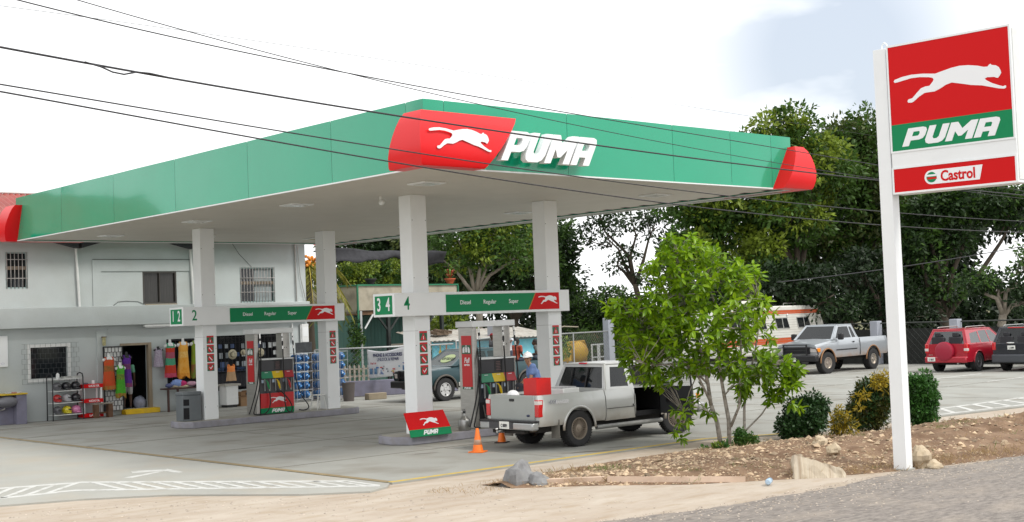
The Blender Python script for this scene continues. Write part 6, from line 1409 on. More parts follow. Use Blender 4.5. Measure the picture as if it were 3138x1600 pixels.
for i in range(2600):
    x = rnd.uniform(-7, 14); e_ = interp(x, [(-9, -10.1), (-5.3, -10.3), (-2.8, -10.75), (.83, -10.75), (3.5, -11.25), (6.5, -11.55), (12, -12.1), (15, -12.4)]); y = e_ - abs(rnd.gauss(0, .9)) + .15; r_ = rnd.uniform(.006, .018)
    M = Matrix.Translation((x, y, -.010)) @ Matrix.Rotation(rnd.uniform(0, 6), 4, 'Z') @ Matrix.Diagonal((r_ * 1.3, r_, r_ * .6, 1)); b.add([M @ Vector(p) for p in base], fcs)
o = b.build('gravel', pm('gravel_pale', (.42, .36, .30), .9, island=.3), None); tag(o, 'sparse pebbles on the pale sand verge', 'gravel', kind='stuff')
# ================================================================ people
def skinmat(n, c): return pm('skin_' + n, c, .55, var=.06, scale=9, spec=.4)
def limb(b, pts, rs, n=10):
    """tapered capsule chain"""
    q = [Vector(p) for p in pts]
    b.tube(q, list(rs), n)
    for p, r in zip(q, rs): b.ell(p, r * .99, n, 8)
def remesh(o, vox):
    md = o.modifiers.new('weld', 'REMESH'); md.mode = 'VOXEL'; md.voxel_size = vox; md.use_smooth_shade = True
    sm = o.modifiers.new('relax', 'SMOOTH'); sm.factor = .5; sm.iterations = 2
    return o
def person(label, loc, rz, J, skin, top, topcol, bottom, hair=(.01, .008, .007), hat=None, scale=.9, vox=.011, name='person', shoes=(.03, .025, .02), sleeve=.55, headturn=0, headtilt=0):
    """J: joints, person faces -Y. hip, chest, neck, head, and per side s in (l, r): sh, el, wr, hp, kn, an"""
    t = thing(name, label, 'person', loc, rz, None, scale); b = MB(); V = lambda k: Vector(J[k])
    # torso
    hip, ch, nk, hd = V('hip'), V('chest'), V('neck'), V('head')
    b.tube([hip, hip.lerp(ch, .5), ch], [.13, .125, .145], 14); b.ell(hip, (.155, .12, .12), 14, 10); b.ell(ch, (.165, .115, .15), 14, 10); b.ell(hip.lerp(ch, .5), (.135, .10, .16), 14, 10)
    limb(b, [ch + Vector((0, 0, .08)), nk, hd], [.075, .055, .055])
    for s in 'lr':
        sh, el, wr = V('sh' + s), V('el' + s), V('wr' + s)
        limb(b, [ch.lerp(sh, .5) + Vector((0, 0, .03)), sh, sh.lerp(el, .5), el, el.lerp(wr, .35), wr], [.07, .06, .048, .038, .038, .026])
        # hand: palm, five fingers
        d = (wr - el).normalized(); side = d.cross(Vector((0, 0, 1))); side = side.normalized() if side.length > .1 else Vector((1, 0, 0)); nn = side.cross(d)
        pc = wr + d * .045; b.ell(wr + d * .03, (.03, .03, .03), 8, 6); b.tube([wr, pc, wr + d * .085], [.024, .032, .03], 8)
        for i in range(4):
            o_ = side * (-.027 + .018 * i); Lf = (.055, .068, .07, .06)[i]; p0 = wr + d * .08 + o_; p1 = p0 + d * Lf * .55 + nn * -.008; p2 = p1 + d * Lf * .45 + nn * -.022
            b.tube([p0, p1, p2], [.0095, .009, .0075], 6)
        p0 = wr + d * .03 + side * .03; b.tube([p0, p0 + d * .03 + side * .02, p0 + d * .06 + side * .022 + nn * -.01], [.011, .010, .008], 6)
        hp, kn, an = V('hp' + s), V('kn' + s), V('an' + s)
        limb(b, [hp, hp.lerp(kn, .5), kn, kn.lerp(an, .35), an], [.09, .078, .056, .056, .036])
        limb(b, [an + Vector((0, .03, -.03)), an + Vector((0, -.12, -.055))], [.035, .028], 8)
    # head
    H = Matrix.Translation(hd) @ Matrix.Rotation(headturn, 4, 'Z') @ Matrix.Rotation(headtilt, 4, 'X'); k = len(b.v)
    b.ell((0, .01, .10), (.076, .095, .105), 16, 12); b.ell((0, -.03, .05), (.055, .06, .075), 14, 10); b.ell((0, -.055, .0), (.03, .028, .022), 10, 8)
    b.ell((0, -.098, .065), (.013, .020, .022), 8, 8); b.ell((0, -.085, .088), (.010, .018, .028), 8, 8); b.ell((0, -.083, .028), (.024, .012, .010), 8, 6)
    for s in (-1, 1): b.ell((s * .078, .012, .075), (.010, .020, .030), 8, 8); b.ell((s * .033, -.074, .098), (.024, .014, .008), 8, 6); b.ell((s * .04, -.062, .05), (.022, .02, .022), 8, 6)
    b.xf(H, k)
    body = remesh(b.build('body', skin, t, smooth=True), vox)
    # face details and hair
    e = MB(); 
    for s in (-1, 1): e.ell((s * .030, -.083, .080), (.013, .006, .007), 8, 6)
    e.xf(H).build('eyes', pm('eye_dark', (.02, .015, .012), .2), t, smooth=True)
    MB().tube([(-.035, -.088, .104), (-.02, -.094, .108), (-.01, -.092, .106)], .004, 5).tube([(.035, -.088, .104), (.02, -.094, .108), (.01, -.092, .106)], .004, 5).xf(H).build('eyebrows', pm('hair_black', hair, .7), t)
    MB().ell((0, -.096, .026), (.022, .005, .005), 8, 5).xf(H).build('mouth', pm('lip', (.25, .08, .06), .6), t, smooth=True)
    hb = MB(); hb.ell((0, .022, .118), (.084, .098, .100), 16, 12); hb.ell((0, .06, .07), (.070, .06, .08), 12, 10); hb.xf(H); 
    k = [i for i, v in enumerate(hb.v)]
    Hi = H.inverted()
    for i in k:
        p = Hi @ Vector(hb.v[i])
        if p.y < -.055 and p.z < .135: p.y = -.03; hb.v[i] = tuple(H @ p)
    hb.build('hair', pm('hair_black', hair, .7), t, smooth=True)
    if hat:
        kind, hc = hat; hm2 = pm('hat_%s_%d' % (kind, int(hc[0] * 100)), hc, .35 if kind == 'hard' else .9)
        if kind == 'hard':
            h = MB().ell((0, .01, .135), (.108, .130, .105), 18, 12, zmin=-.05); h.lathe([(.104, .128), (.125, .122), (.128, .128), (.104, .140)], n=20, c=(0, .01, 0)); h.ext([(-.075, -.11, .126), (.075, -.11, .126), (.05, -.175, .118), (-.05, -.175, .118)], (0, 0, .006)); h.tube([(0, -.11, .165), (0, -.06, .225), (0, .02, .246), (0, .10, .215)], .012, 6)
        else:
            h = MB().ell((0, .012, .125), (.090, .106, .088), 16, 10, zmin=-.05); h.ext([(-.06, -.085, .124), (.06, -.085, .124), (.05, -.165, .108), (-.05, -.165, .108)], (0, 0, .008))
        h.xf(H).build('hard_hat' if kind == 'hard' else 'cap', hm2, t, smooth=40)
    # clothes follow the joints
    c = MB(); c.tube([hip, hip.lerp(ch, .5), ch], [.15, .145, .165], 14); c.ell(hip, (.168, .132, .10), 14, 10); c.ell(ch, (.182, .132, .155), 14, 10); c.ell(hip.lerp(ch, .5), (.15, .115, .16), 14, 10)
    for s in 'lr':
        sh, el = V('sh' + s), V('el' + s); limb(c, [ch.lerp(sh, .5) + Vector((0, 0, .03)), sh, sh.lerp(el, sleeve)], [.088, .078, .064])
    c.tube([ch + Vector((0, 0, .13)), nk.lerp(ch, .35)], [.09, .062], 12)
    remesh(c.build(top, pm('cloth_%s_%d%d%d' % (top, *[int(x * 100) for x in topcol]), topcol, .9, var=.12, scale=9, bump=.4, bscale=14), t, smooth=True), vox * 1.1)
    nm, bc, ln = bottom; c = MB(); c.ell(hip, (.163, .128, .12), 14, 10)
    for s in 'lr':
        hp, kn, an = V('hp' + s), V('kn' + s), V('an' + s)
        if ln > .9: limb(c, [hip.lerp(hp, .6), hp, hp.lerp(kn, .5), kn, kn.lerp(an, .5), an + (kn - an) * .08], [.10, .102, .09, .07, .066, .056])
        else: limb(c, [hip.lerp(hp, .6), hp, hp.lerp(kn, .5), hp.lerp(kn, .9)], [.10, .104, .096, .088])
    remesh(c.build(nm, pm('cloth_%s_%d%d' % (nm, int(bc[0] * 100), int(bc[2] * 100)), bc, .9, var=.12, scale=9), t, smooth=True), vox * 1.1)
    c = MB()
    for s in 'lr': an = V('an' + s); limb(c, [an + Vector((0, .035, -.045)), an + Vector((0, -.06, -.05)), an + Vector((0, -.15, -.058))], [.043, .04, .034], 8)
    remesh(c.build('shoes', pm('shoe_dark', shoes, .6), t, smooth=True), vox)
    return t
def stand(dz=0, lean=0, **k):
    J = dict(hip=(0, 0, .95), chest=(0, -.02 - lean, 1.28), neck=(0, -.01 - lean * 1.3, 1.47), head=(0, -.02 - lean * 1.4, 1.53), shl=(.19, 0 - lean, 1.40), shr=(-.19, 0 - lean, 1.40), ell=(.24, .04 - lean, 1.12), elr=(-.24, .04 - lean, 1.12),
             wrl=(.24, -.05 - lean, .87), wrr=(-.24, -.05 - lean, .87), hpl=(.09, 0, .90), hpr=(-.09, 0, .90), knl=(.10, -.03, .50), knr=(-.10, -.01, .50), anl=(.10, 0, .09), anr=(-.11, .03, .09)); J.update(k); return J
def sit(**k):
    J = dict(hip=(0, 0, .10), chest=(0, -.05, .43), neck=(0, -.07, .62), head=(0, -.09, .67), shl=(.185, -.05, .55), shr=(-.185, -.05, .55), ell=(.24, -.06, .27), elr=(-.24, -.06, .27),
             wrl=(.16, -.27, .18), wrr=(-.16, -.27, .18), hpl=(.09, -.03, .08), hpr=(-.09, -.03, .08), knl=(.12, -.42, .10), knr=(-.12, -.42, .10), anl=(.12, -.46, -.33), anr=(-.12, -.44, -.33)); J.update(k); return J
# attendant boy on the side of the silver pickup bed
bx_, bz_ = wp(1645, 1150, -2.22)
person('young person in white hard hat and blue T-shirt sitting on the silver pickup bed', (bx_, -2.22, 1.05), radians(-118), sit(chest=(0, -.10, .40), neck=(0, -.17, .585), head=(0, -.20, .63), shl=(.17, -.13, .53), shr=(-.17, -.11, .53), ell=(.21, -.20, .26), elr=(-.22, -.16, .26), wrl=(.12, -.38, .14), wrr=(-.14, -.36, .13)),
       skinmat('tan', (.33, .17, .10)), 't_shirt', (.13, .20, .40), ('trousers', (.02, .022, .03), 1), hat=('hard', (.80, .81, .82)), scale=.87, vox=.008, headturn=radians(58), headtilt=.05)
# people with the green pickup
def onv(v, x, y, z):
    a = v.rotation_euler.z; s = v.scale.x; return (v.location.x + (x * cos(a) - y * sin(a)) * s, v.location.y + (x * sin(a) + y * cos(a)) * s, z * s)
person('person in dark red cap behind the cab of the green pickup', onv(gpk, .60, -.25, .72), radians(-100), stand(), skinmat('dark', (.09, .045, .028)), 't_shirt', (.10, .10, .11), ('trousers', (.05, .06, .09), 1), hat=('cap', (.22, .015, .02)), scale=.78, vox=.016)
person('person in grey cap and white shirt leaning an arm on the green pickup roof', onv(gpk, .45, .45, .72), radians(-75), stand(ell=(.34, -.30, 1.36), wrl=(.30, -.52, 1.20), elr=(-.30, -.25, 1.30), wrr=(-.25, -.50, 1.18)), skinmat('dark', (.09, .045, .028)), 'shirt', (.52, .54, .58), ('trousers', (.05, .06, .09), 1), hat=('cap', (.10, .11, .11)), scale=.80, vox=.016, headturn=.9)
person('person in orange red patterned shirt sitting far side in the green pickup bed', onv(gpk, -.55, -.35, 1.10), radians(95), sit(), skinmat('dark', (.09, .045, .028)), 'shirt', (.36, .07, .04), ('trousers', (.05, .06, .09), 1), scale=.9, vox=.016)
person('person in grey shirt and jeans hunched on the near side of the green pickup bed', onv(gpk, -.80, .78, 1.14), radians(200), sit(chest=(0, -.14, .38), neck=(0, -.24, .54), head=(0, -.28, .58), shl=(.19, -.16, .50), shr=(-.19, -.16, .50), wrl=(.10, -.42, .22), wrr=(-.10, -.42, .22), knl=(.14, -.40, .22), knr=(-.14, -.40, .22), anl=(.12, -.42, -.15), anr=(-.12, -.42, -.15)), skinmat('dark', (.09, .045, .028)), 'shirt', (.10, .105, .10), ('jeans', (.10, .12, .15), 1), scale=.9, vox=.016, headturn=.5)
# shopkeeper in the doorway
person('person in mint green shirt and pale shorts standing inside the shop doorway', (1.62, 16.80, .15), radians(150), stand(ell=(.22, -.10, 1.15), wrl=(.14, -.25, 1.10)), skinmat('dark', (.09, .045, .028)), 't_shirt', (.16, .42, .28), ('shorts', (.50, .50, .52), .5), scale=.92, vox=.014)
o = MB().ell((0, 0, .16), (.2, .17, .2), 16, 10, noise=.12, rnd=random.Random(2)).build('plastic_sack', pm('sack_lilac', (.30, .32, .42), .35, var=.3, scale=9), None, smooth=True, loc=(2.0, 16.75, .15)); tag(o, 'pale translucent sack on the floor inside the shop doorway', 'sack')
# ================================================================ vegetation
def leafmat(name, c1, c2, island=.3, rough=.5, tr=.3, scale=.6):
    if name in MATS: return MATS[name]
    m = pm(name, c1, rough, col2=c2, scale=scale, island=island, spec=.35); t = m.node_tree; n = t.nodes; l = t.links
    b = n['Principled BSDF']; o = [x for x in n if x.type == 'OUTPUT_MATERIAL'][0]; tr_ = n.new('ShaderNodeBsdfTranslucent'); mx_ = n.new('ShaderNodeMixShader'); mx_.inputs[0].default_value = tr
    src = b.inputs['Base Color'].links[0].from_socket; l.new(src, tr_.inputs['Color']); l.new(b.outputs[0], mx_.inputs[1]); l.new(tr_.outputs[0], mx_.inputs[2]); l.new(mx_.outputs[0], o.inputs['Surface'])
    return m
def leaf_mesh(name, P, A, S, mats, parent=None, mi=None, aspect=.45, big=False, rs=None, fold=.18):
    """P centres, A leaf axis (unit), S length; numpy arrays"""
    rs = rs or np.random.RandomState(1); n = len(P); A = A / np.linalg.norm(A, axis=1, keepdims=True)
    R = rs.normal(size=(n, 3)); W = np.cross(A, R); W /= np.linalg.norm(W, axis=1, keepdims=True) + 1e-9; Nn = np.cross(W, A)
    if big:                                     # keep blades facing up-ish
        flip = np.sign(Nn[:, 2:3]); Nn = Nn * np.where(flip == 0, 1, flip); U = np.array([[0, 0, 1.]]); Nn = Nn + U * .9; Nn -= A * (Nn * A).sum(1, keepdims=True); Nn /= np.linalg.norm(Nn, axis=1, keepdims=True); W = np.cross(Nn, A)
    S = S[:, None]; h = S * aspect * .5
    if big:
        V = np.stack([P, P + A * S * .3 + W * h * .85 - Nn * h * fold * 0, P + A * S * .68 + W * h * .8 - Nn * S * .05, P + A * S - Nn * S * .16, P + A * S * .68 - W * h * .8 - Nn * S * .05, P + A * S * .3 - W * h * .85, P + A * S * .3 - Nn * h * .5, P + A * S * .68 - Nn * (h * .45 + S * .05)], 1)
        F = np.array([[0, 6, 1], [1, 6, 7], [1, 7, 2], [2, 7, 3], [0, 5, 6], [5, 4, 7], [5, 7, 6], [4, 3, 7]]); k = 8
        f = (F[None] + np.arange(n)[:, None, None] * k).reshape(-1, 3); nv = 3
    else:
        V = np.stack([P, P + A * S * .5 + W * h + Nn * h * fold, P + A * S, P + A * S * .5 - W * h + Nn * h * fold], 1); k = 4
        f = np.arange(n * 4).reshape(-1, 4); nv = 4
    V = V.reshape(-1, 3); me = bpy.data.meshes.new(name); me.vertices.add(len(V)); me.vertices.foreach_set('co', V.ravel()); me.loops.add(f.size); me.loops.foreach_set('vertex_index', f.ravel().astype(np.int32))
    me.polygons.add(len(f)); me.polygons.foreach_set('loop_start', np.arange(0, f.size, nv, dtype=np.int32)); me.polygons.foreach_set('loop_total', np.full(len(f), nv, dtype=np.int32))
    for m in mats: me.materials.append(m)
    if mi is not None: me.polygons.foreach_set('material_index', np.repeat(mi, len(f) // n).astype(np.int32))
    me.update(); me.validate(); o = bpy.data.objects.new(name, me); COL.objects.link(o)
    if parent: o.parent = parent
    return o
def clumps(rs, blobs, cr, per, leaf, flat=.75, shell=.45):
    """blobs: (centre, (rx, ry, rz) along CR, depth, up, count of clumps)"""
    P, A, M, C = [], [], [], []
    r_ = np.array(CR); f_ = np.array(CF); u_ = np.array([0, 0, 1.])
    for c, rad, n in blobs:
        for i in range(n):
            d = rs.normal(size=3); d /= np.linalg.norm(d); q = rs.uniform(shell, 1) ** .7
            cc = np.array(c) + (r_ * d[0] * rad[0] + f_ * d[1] * rad[1] + u_ * d[2] * rad[2]) * q; rr = cr * rs.uniform(.6, 1.35); m = int(per * rs.uniform(.6, 1.3)); C.append(cc)
            g = rs.normal(size=(m, 3)); g /= np.linalg.norm(g, axis=1, keepdims=True); g *= rr * rs.uniform(.25, 1, (m, 1)) ** .5; g[:, 2] *= flat
            P.append(cc + g); a = g / rr + rs.normal(size=(m, 3)) * .5 + np.array([0, 0, -.15]); A.append(a); M.append(np.full(m, 1 if rs.uniform() < .38 else 0))
    return np.concatenate(P), np.concatenate(A), np.concatenate(M), C
barkd = pm('bark_dark', (.07, .055, .04), .95, var=.4, scale=5, stretch=(1, 1, .2), bump=.6); barkp = pm('bark_pale', (.30, .26, .21), .9, var=.35, scale=5, stretch=(1, 1, .25), dirt=(.12, .10, .08, .7), dscale=4, bump=.4)
def B(cx, cy, rx, ry, d, n, dr=None): k = d / 4006; return (tuple(D(cx, cy, d)), (rx * k, (dr or min(rx, ry) * k * .9 + .4), ry * k), n)
def tree(label, basepx, d, blobs, mats, seed, cr=.8, per=150, leaf=.28, bark=barkd, r0=.22, fork=None, name='broadleaf_tree', aspect=.45, nb=16, basez=0, group=None):
    rs = np.random.RandomState(seed); rnd = random.Random(seed); g = D(basepx, 1000, d); base = Vector((g.x, g.y, basez)); t = thing(name, label, 'tree', base, 0, group)
    P, A, M, C = clumps(rs, blobs, cr, per, leaf); P = P - np.array(base)
    leaf_mesh('crown', P, A, rs.uniform(.65, 1.3, len(P)) * leaf, mats, t, M, aspect, rs=rs)
    cen = [Vector(b[0]) - base for b in blobs]; cz = min(c.z for c in cen); b = MB(); top = Vector((sum(c.x for c in cen) / len(cen), sum(c.y for c in cen) / len(cen), 0))
    f = Vector((top.x * .25, top.y * .25, max(1.2, cz * .55))) if fork is None else Vector(fork)
    wob = lambda s: Vector((rnd.uniform(-s, s), rnd.uniform(-s, s), 0))
    b.tube([(0, 0, -.1), Vector((0, 0, .2)), f * .4 + wob(.12), f * .75 + wob(.12), f], [r0 * 1.5, r0 * 1.15, r0, r0 * .9, r0 * .8], 10)
    for c in cen: 
        m1 = f.lerp(c, .35) + wob(.3) + Vector((0, 0, .15)); m2 = f.lerp(c, .7) + wob(.35); b.tube([f - Vector((0, 0, .1)), m1, m2, c], [r0 * .6, r0 * .45, r0 * .3, r0 * .12], 8)
    rnd.shuffle(C)
    for c in C[:nb]:
        c = Vector(c) - base; q = min(cen, key=lambda v: (v - c).length); s = f.lerp(q, .75); b.tube([s, s.lerp(c, .5) + wob(.15), c], [r0 * .2, r0 * .12, r0 * .05], 6)
    b.build('trunk', bark, t, smooth=True); return t
dg = leafmat('leaf_dark_green', (.011, .029, .007), (.026, .058, .012), tr=.2); wd = leafmat('leaf_wood_dark', (.006, .016, .005), (.016, .036, .008), tr=.1); mg = leafmat('leaf_mid_green', (.038, .085, .014), (.075, .15, .022)); yg = leafmat('leaf_yellow_green', (.14, .20, .02), (.22, .29, .03)); og = leafmat('leaf_olive', (.06, .085, .02), (.10, .12, .03))  # darkest leaf has the wood's deep shade put into its colour
# the high dark trees on the right
tree('tall broad tree rising behind the right end of the canopy', 2480, 60, [B(2400, 405, 90, 60, 60, 17), B(2330, 500, 150, 90, 60, 34), B(2480, 520, 120, 110, 60, 30), B(2200, 620, 170, 70, 60, 32), B(2380, 660, 160, 90, 60, 34), B(2120, 720, 110, 80, 60, 20), B(2310, 790, 150, 80, 60, 24)], [mg, yg], 3, cr=.8, per=170, leaf=.27, r0=.28, group='high trees behind the parking lot')
tree('tall tree whose crown reaches up between the canopy end and the pylon', 2600, 63, [B(2640, 400, 60, 50, 63, 12), B(2610, 470, 110, 80, 63, 28), B(2680, 560, 110, 100, 63, 26), B(2560, 640, 120, 90, 63, 24), B(2680, 740, 120, 90, 63, 22), B(2500, 760, 110, 80, 63, 18)], [mg, og], 5, cr=.85, per=170, leaf=.27, r0=.26, group='high trees behind the parking lot')
tree('dark spreading tree filling the view right of the pylon pole', 2880, 61, [B(2850, 640, 110, 60, 61, 22), B(2990, 610, 110, 55, 61, 22), B(2800, 760, 90, 90, 61, 20), B(2900, 720, 70, 40, 61, 8), B(3120, 640, 90, 50, 61, 14), B(2830, 880, 110, 60, 61, 16)], [dg, mg], 7, cr=.8, per=150, leaf=.27, r0=.26, group='high trees behind the parking lot')
tree('pale trunked tree at the right picture edge above the black vehicle', 3085, 56, [B(3130, 800, 60, 40, 56, 6), B(3060, 880, 90, 35, 56, 9), B(3140, 920, 50, 40, 56, 6), B(2990, 860, 60, 30, 56, 6)], [dg, mg], 9, cr=.6, per=110, leaf=.22, bark=barkp, r0=.20, fork=(-.05, .1, 1.9), group='high trees behind the parking lot')
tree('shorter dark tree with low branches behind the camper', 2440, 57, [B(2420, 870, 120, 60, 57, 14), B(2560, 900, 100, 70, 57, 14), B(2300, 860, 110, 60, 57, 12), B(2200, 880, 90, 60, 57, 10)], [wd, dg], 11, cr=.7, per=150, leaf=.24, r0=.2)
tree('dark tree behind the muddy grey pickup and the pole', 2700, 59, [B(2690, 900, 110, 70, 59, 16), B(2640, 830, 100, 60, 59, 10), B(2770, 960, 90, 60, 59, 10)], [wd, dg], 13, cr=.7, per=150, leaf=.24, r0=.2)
# silhouetted tree in the sky gap
tree('thin forked dark tree standing alone in the sky gap', 1975, 66, [B(1850, 720, 80, 55, 66, 11), B(1930, 660, 90, 40, 66, 9), B(2010, 680, 60, 60, 66, 8), B(1900, 790, 55, 30, 66, 5), B(1960, 850, 40, 30, 66, 3), B(1830, 640, 50, 25, 66, 4)], [dg, dg], 17, cr=.55, per=75, leaf=.22, r0=.17, fork=(-.25, .3, 4.0))
tree('low rounded dark tree beneath the sky gap, right of the far column', 1850, 70, [B(1860, 935, 95, 50, 70, 22), B(1780, 975, 70, 50, 70, 14), B(1930, 975, 70, 40, 70, 12), B(1860, 1010, 130, 40, 70, 14)], [dg, mg], 19, cr=.7, per=150, leaf=.24, r0=.18)
# trees behind the canopy between the columns
tree('pale trunked feathery tree behind the fuel sign box, seen between the columns', 1465, 58, [B(1400, 730, 90, 45, 58, 18), B(1520, 700, 100, 40, 58, 18), B(1350, 790, 80, 50, 58, 12), B(1600, 760, 90, 60, 58, 16), B(1500, 790, 70, 35, 58, 6)], [mg, yg], 23, cr=.6, per=120, leaf=.22, bark=barkp, r0=.17, fork=(.0, .1, 3.6))
tree('dense dark tree farther back between the two near columns', 1560, 68, [B(1480, 820, 160, 90, 68, 40), B(1640, 830, 110, 110, 68, 32), B(1560, 720, 150, 70, 68, 26), B(1700, 740, 60, 60, 68, 12), B(1735, 850, 35, 60, 68, 6)], [dg, mg], 29, cr=.85, per=170, leaf=.27, r0=.25)
tree('dark tree behind the shade net and terrace', 1180, 66, [B(1100, 730, 130, 70, 66, 30), B(1260, 740, 120, 80, 66, 30), B(1180, 820, 160, 70, 66, 26), B(1340, 860, 110, 70, 66, 22)], [dg, og], 31, cr=.85, per=170, leaf=.27, r0=.25)
rs = np.random.RandomState(77)
def bush(label, loc, blobs, mats, leaf, cr, per, seed, name='bush', flat=1., shell=.5, aspect=.5, stems=5, cat_='bush', sr=.015, local=True, group=None):
    rs = np.random.RandomState(seed); rnd = random.Random(seed); t = thing(name, label, cat_, loc, 0, group); P, A, M, C = clumps(rs, blobs, cr, per, leaf, flat, shell); P = P - np.array(loc)
    keep = P[:, 2] > .0; P, A, M = P[keep], A[keep], M[keep]
    leaf_mesh('foliage', P, A, rs.uniform(.6, 1.3, len(P)) * leaf, mats, t, M, aspect, rs=rs)
    b = MB()
    for i in range(stems):
        c = Vector(blobs[i % len(blobs)][0]) - Vector(loc) + Vector((rnd.uniform(-.2, .2), rnd.uniform(-.2, .2), .1)) * (sr / .015) ** .5; b.tube([(rnd.uniform(-.05, .05), rnd.uniform(-.05, .05), -.05), c * .5 + Vector((rnd.uniform(-.05, .05), 0, 0)), c], [sr * 1.4, sr, sr * .5], 6)
    b.build('stems', barkd, t, smooth=True); return t
# dense wood behind everything: nobody could count its trees
P_, A_, M_ = [], [], []
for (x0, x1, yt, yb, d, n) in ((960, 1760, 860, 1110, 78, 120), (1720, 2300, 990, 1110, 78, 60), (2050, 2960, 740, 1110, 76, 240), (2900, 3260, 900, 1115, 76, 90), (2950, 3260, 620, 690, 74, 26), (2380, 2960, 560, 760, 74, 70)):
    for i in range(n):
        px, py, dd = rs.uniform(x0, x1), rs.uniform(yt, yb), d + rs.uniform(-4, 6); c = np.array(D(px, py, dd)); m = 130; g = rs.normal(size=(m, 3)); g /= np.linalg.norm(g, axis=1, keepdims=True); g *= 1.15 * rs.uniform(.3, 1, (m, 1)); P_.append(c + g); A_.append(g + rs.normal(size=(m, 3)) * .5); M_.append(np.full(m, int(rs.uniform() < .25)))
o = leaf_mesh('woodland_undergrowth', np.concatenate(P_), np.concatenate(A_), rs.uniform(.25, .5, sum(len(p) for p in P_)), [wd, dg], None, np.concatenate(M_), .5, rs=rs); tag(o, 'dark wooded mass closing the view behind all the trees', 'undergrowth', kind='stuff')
lv = lambda v: (v.x, v.y, 0)
bush('trimmed yellow green hedge growing above the terrace wall', (15.4, 22.6, 3.0), [((14.1, 22.2, 4.55), (.9, .5, .62), 26), ((15.4, 22.4, 4.6), (1.0, .5, .60), 30), ((16.6, 22.6, 4.5), (.8, .5, .6), 22)], [yg, mg], .13, .30, 120, 41, 'hedge', shell=.2)
bush('leafy green creeper on the mesh fence behind the green pickup', tuple(D(1620, 1100, 57)), [B(1600, 1050, 80, 25, 57, 16), B(1700, 1070, 70, 25, 57, 12), B(1540, 1060, 60, 25, 57, 8)], [mg, yg], .16, .4, 110, 43, 'creeper', stems=4)
bush('bright broad leaved banana like clump left of the near pump', tuple(D(1360, 1080, 57)), [B(1350, 990, 60, 40, 57, 14), B(1400, 1020, 45, 40, 57, 8)], [yg, mg], .34, .4, 50, 47, 'garden_plant', stems=5, cat_='plant', aspect=.3)
bush('olive scrub behind the yellow mixer', tuple(D(1830, 1105, 66)), [B(1800, 1060, 90, 30, 66, 14), B(1900, 1060, 60, 30, 66, 9)], [og, mg], .2, .5, 110, 53, 'scrub', stems=3)
bush('climbing plant hanging on the hut corner beside the far column', (12.75, 20.2, 0), [((12.8, 20.35, 2.0), (.2, .2, .9), 12), ((12.7, 20.3, 1.0), (.2, .2, .6), 6)], [mg, dg], .12, .18, 70, 59, 'climbing_plant', stems=3, cat_='plant', sr=.01)
# palm beside the building corner
g = D(951, 1000, 50); t = thing('palm_tree', 'small palm with yellow fronds and orange fruit squeezed beside the shop corner', 'tree', (g.x, g.y, 0))
zt = 4.9; MB().tube([(0, 0, 0), (.05, 0, 1.6), (.0, 0, 3.2), (0, 0, zt)], [.17, .14, .13, .12], 10).build('trunk', barkd, t, smooth=True)
P_, A_ = [], []; b = MB(); rnd = random.Random(8)
for i in range(15):
    a = i * 2.4; el = rnd.uniform(-.7, .8); Lf = 1.7; prev = Vector((0, 0, zt)); pts = [prev]
    for k in range(8):
        s = (k + 1) / 8; pts.append(Vector((cos(a) * Lf * s * cos(el * .5), sin(a) * Lf * s * cos(el * .5), zt + Lf * (sin(el) * s - 1.0 * s * s))))
    b.tube(pts, [.022 * (1 - k / 10) for k in range(9)], 5)
    for k in range(1, 9):
        d = (pts[k] - pts[k - 1]).normalized(); w = d.cross(Vector((0, 0, 1))).normalized()
        for q in range(4):
            for s in (-1, 1): P_.append(pts[k - 1].lerp(pts[k], q / 4)); A_.append(w * s + d * .7 + Vector((0, 0, -.5)))
b.build('frond_ribs', pm('frond_rib_yellow', (.42, .32, .03), .6), t, smooth=True)
leaf_mesh('fronds', np.array([tuple(p) for p in P_]), np.array([tuple(p) for p in A_]), np.full(len(P_), .42), [leafmat('palm_leaf', (.10, .14, .02), (.26, .22, .03))], t, None, .12, rs=rs)
b = MB()
for i in range(26): b.ell((rnd.uniform(-.28, .28), rnd.uniform(-.28, .1), zt + rnd.uniform(-.15, .25)), .065, 8, 6)
b.build('fruit_cluster', pm('fruit_orange', (.65, .22, .02), .5, var=.3, scale=9), t, smooth=True)
# ---------------- the young bright green tree in the bed
def inside(p, poly):
    c = False; j = len(poly) - 1
    for i in range(len(poly)):
        if (poly[i][1] > p[1]) != (poly[j][1] > p[1]) and p[0] < (poly[j][0] - poly[i][0]) * (p[1] - poly[i][1]) / (poly[j][1] - poly[i][1]) + poly[i][0]: c = not c
        j = i
    return c
SIL = [(1852,936),(1879,912),(1946,918),(1985,890),(1977,850),(1967,802),(2007,753),(2062,708),(2123,711),(2190,750),(2230,790),(2287,784),(2336,839),(2318,894),(2391,942),(2373,1040),(2420,1090),(2470,1113),(2440,1150),(2452,1180),(2400,1200),(2409,1247),(2360,1235),(2348,1198),(2300,1170),(2287,1215),(2245,1200),(2226,1150),(2141,1140),(2110,1150),(2056,1185),(2001,1180),(1935,1165),(1910,1113),(1885,1015),(1867,973)]
TD = 24.2; tb = D(2236, 1362, TD); tb = Vector((tb.x, tb.y, bedz(tb.x, tb.y)))
yt_ = thing('young_tree', 'bright green many stemmed young tree standing in front of the silver pickup', 'tree', tb)
rnd = random.Random(21); rs = np.random.RandomState(21)
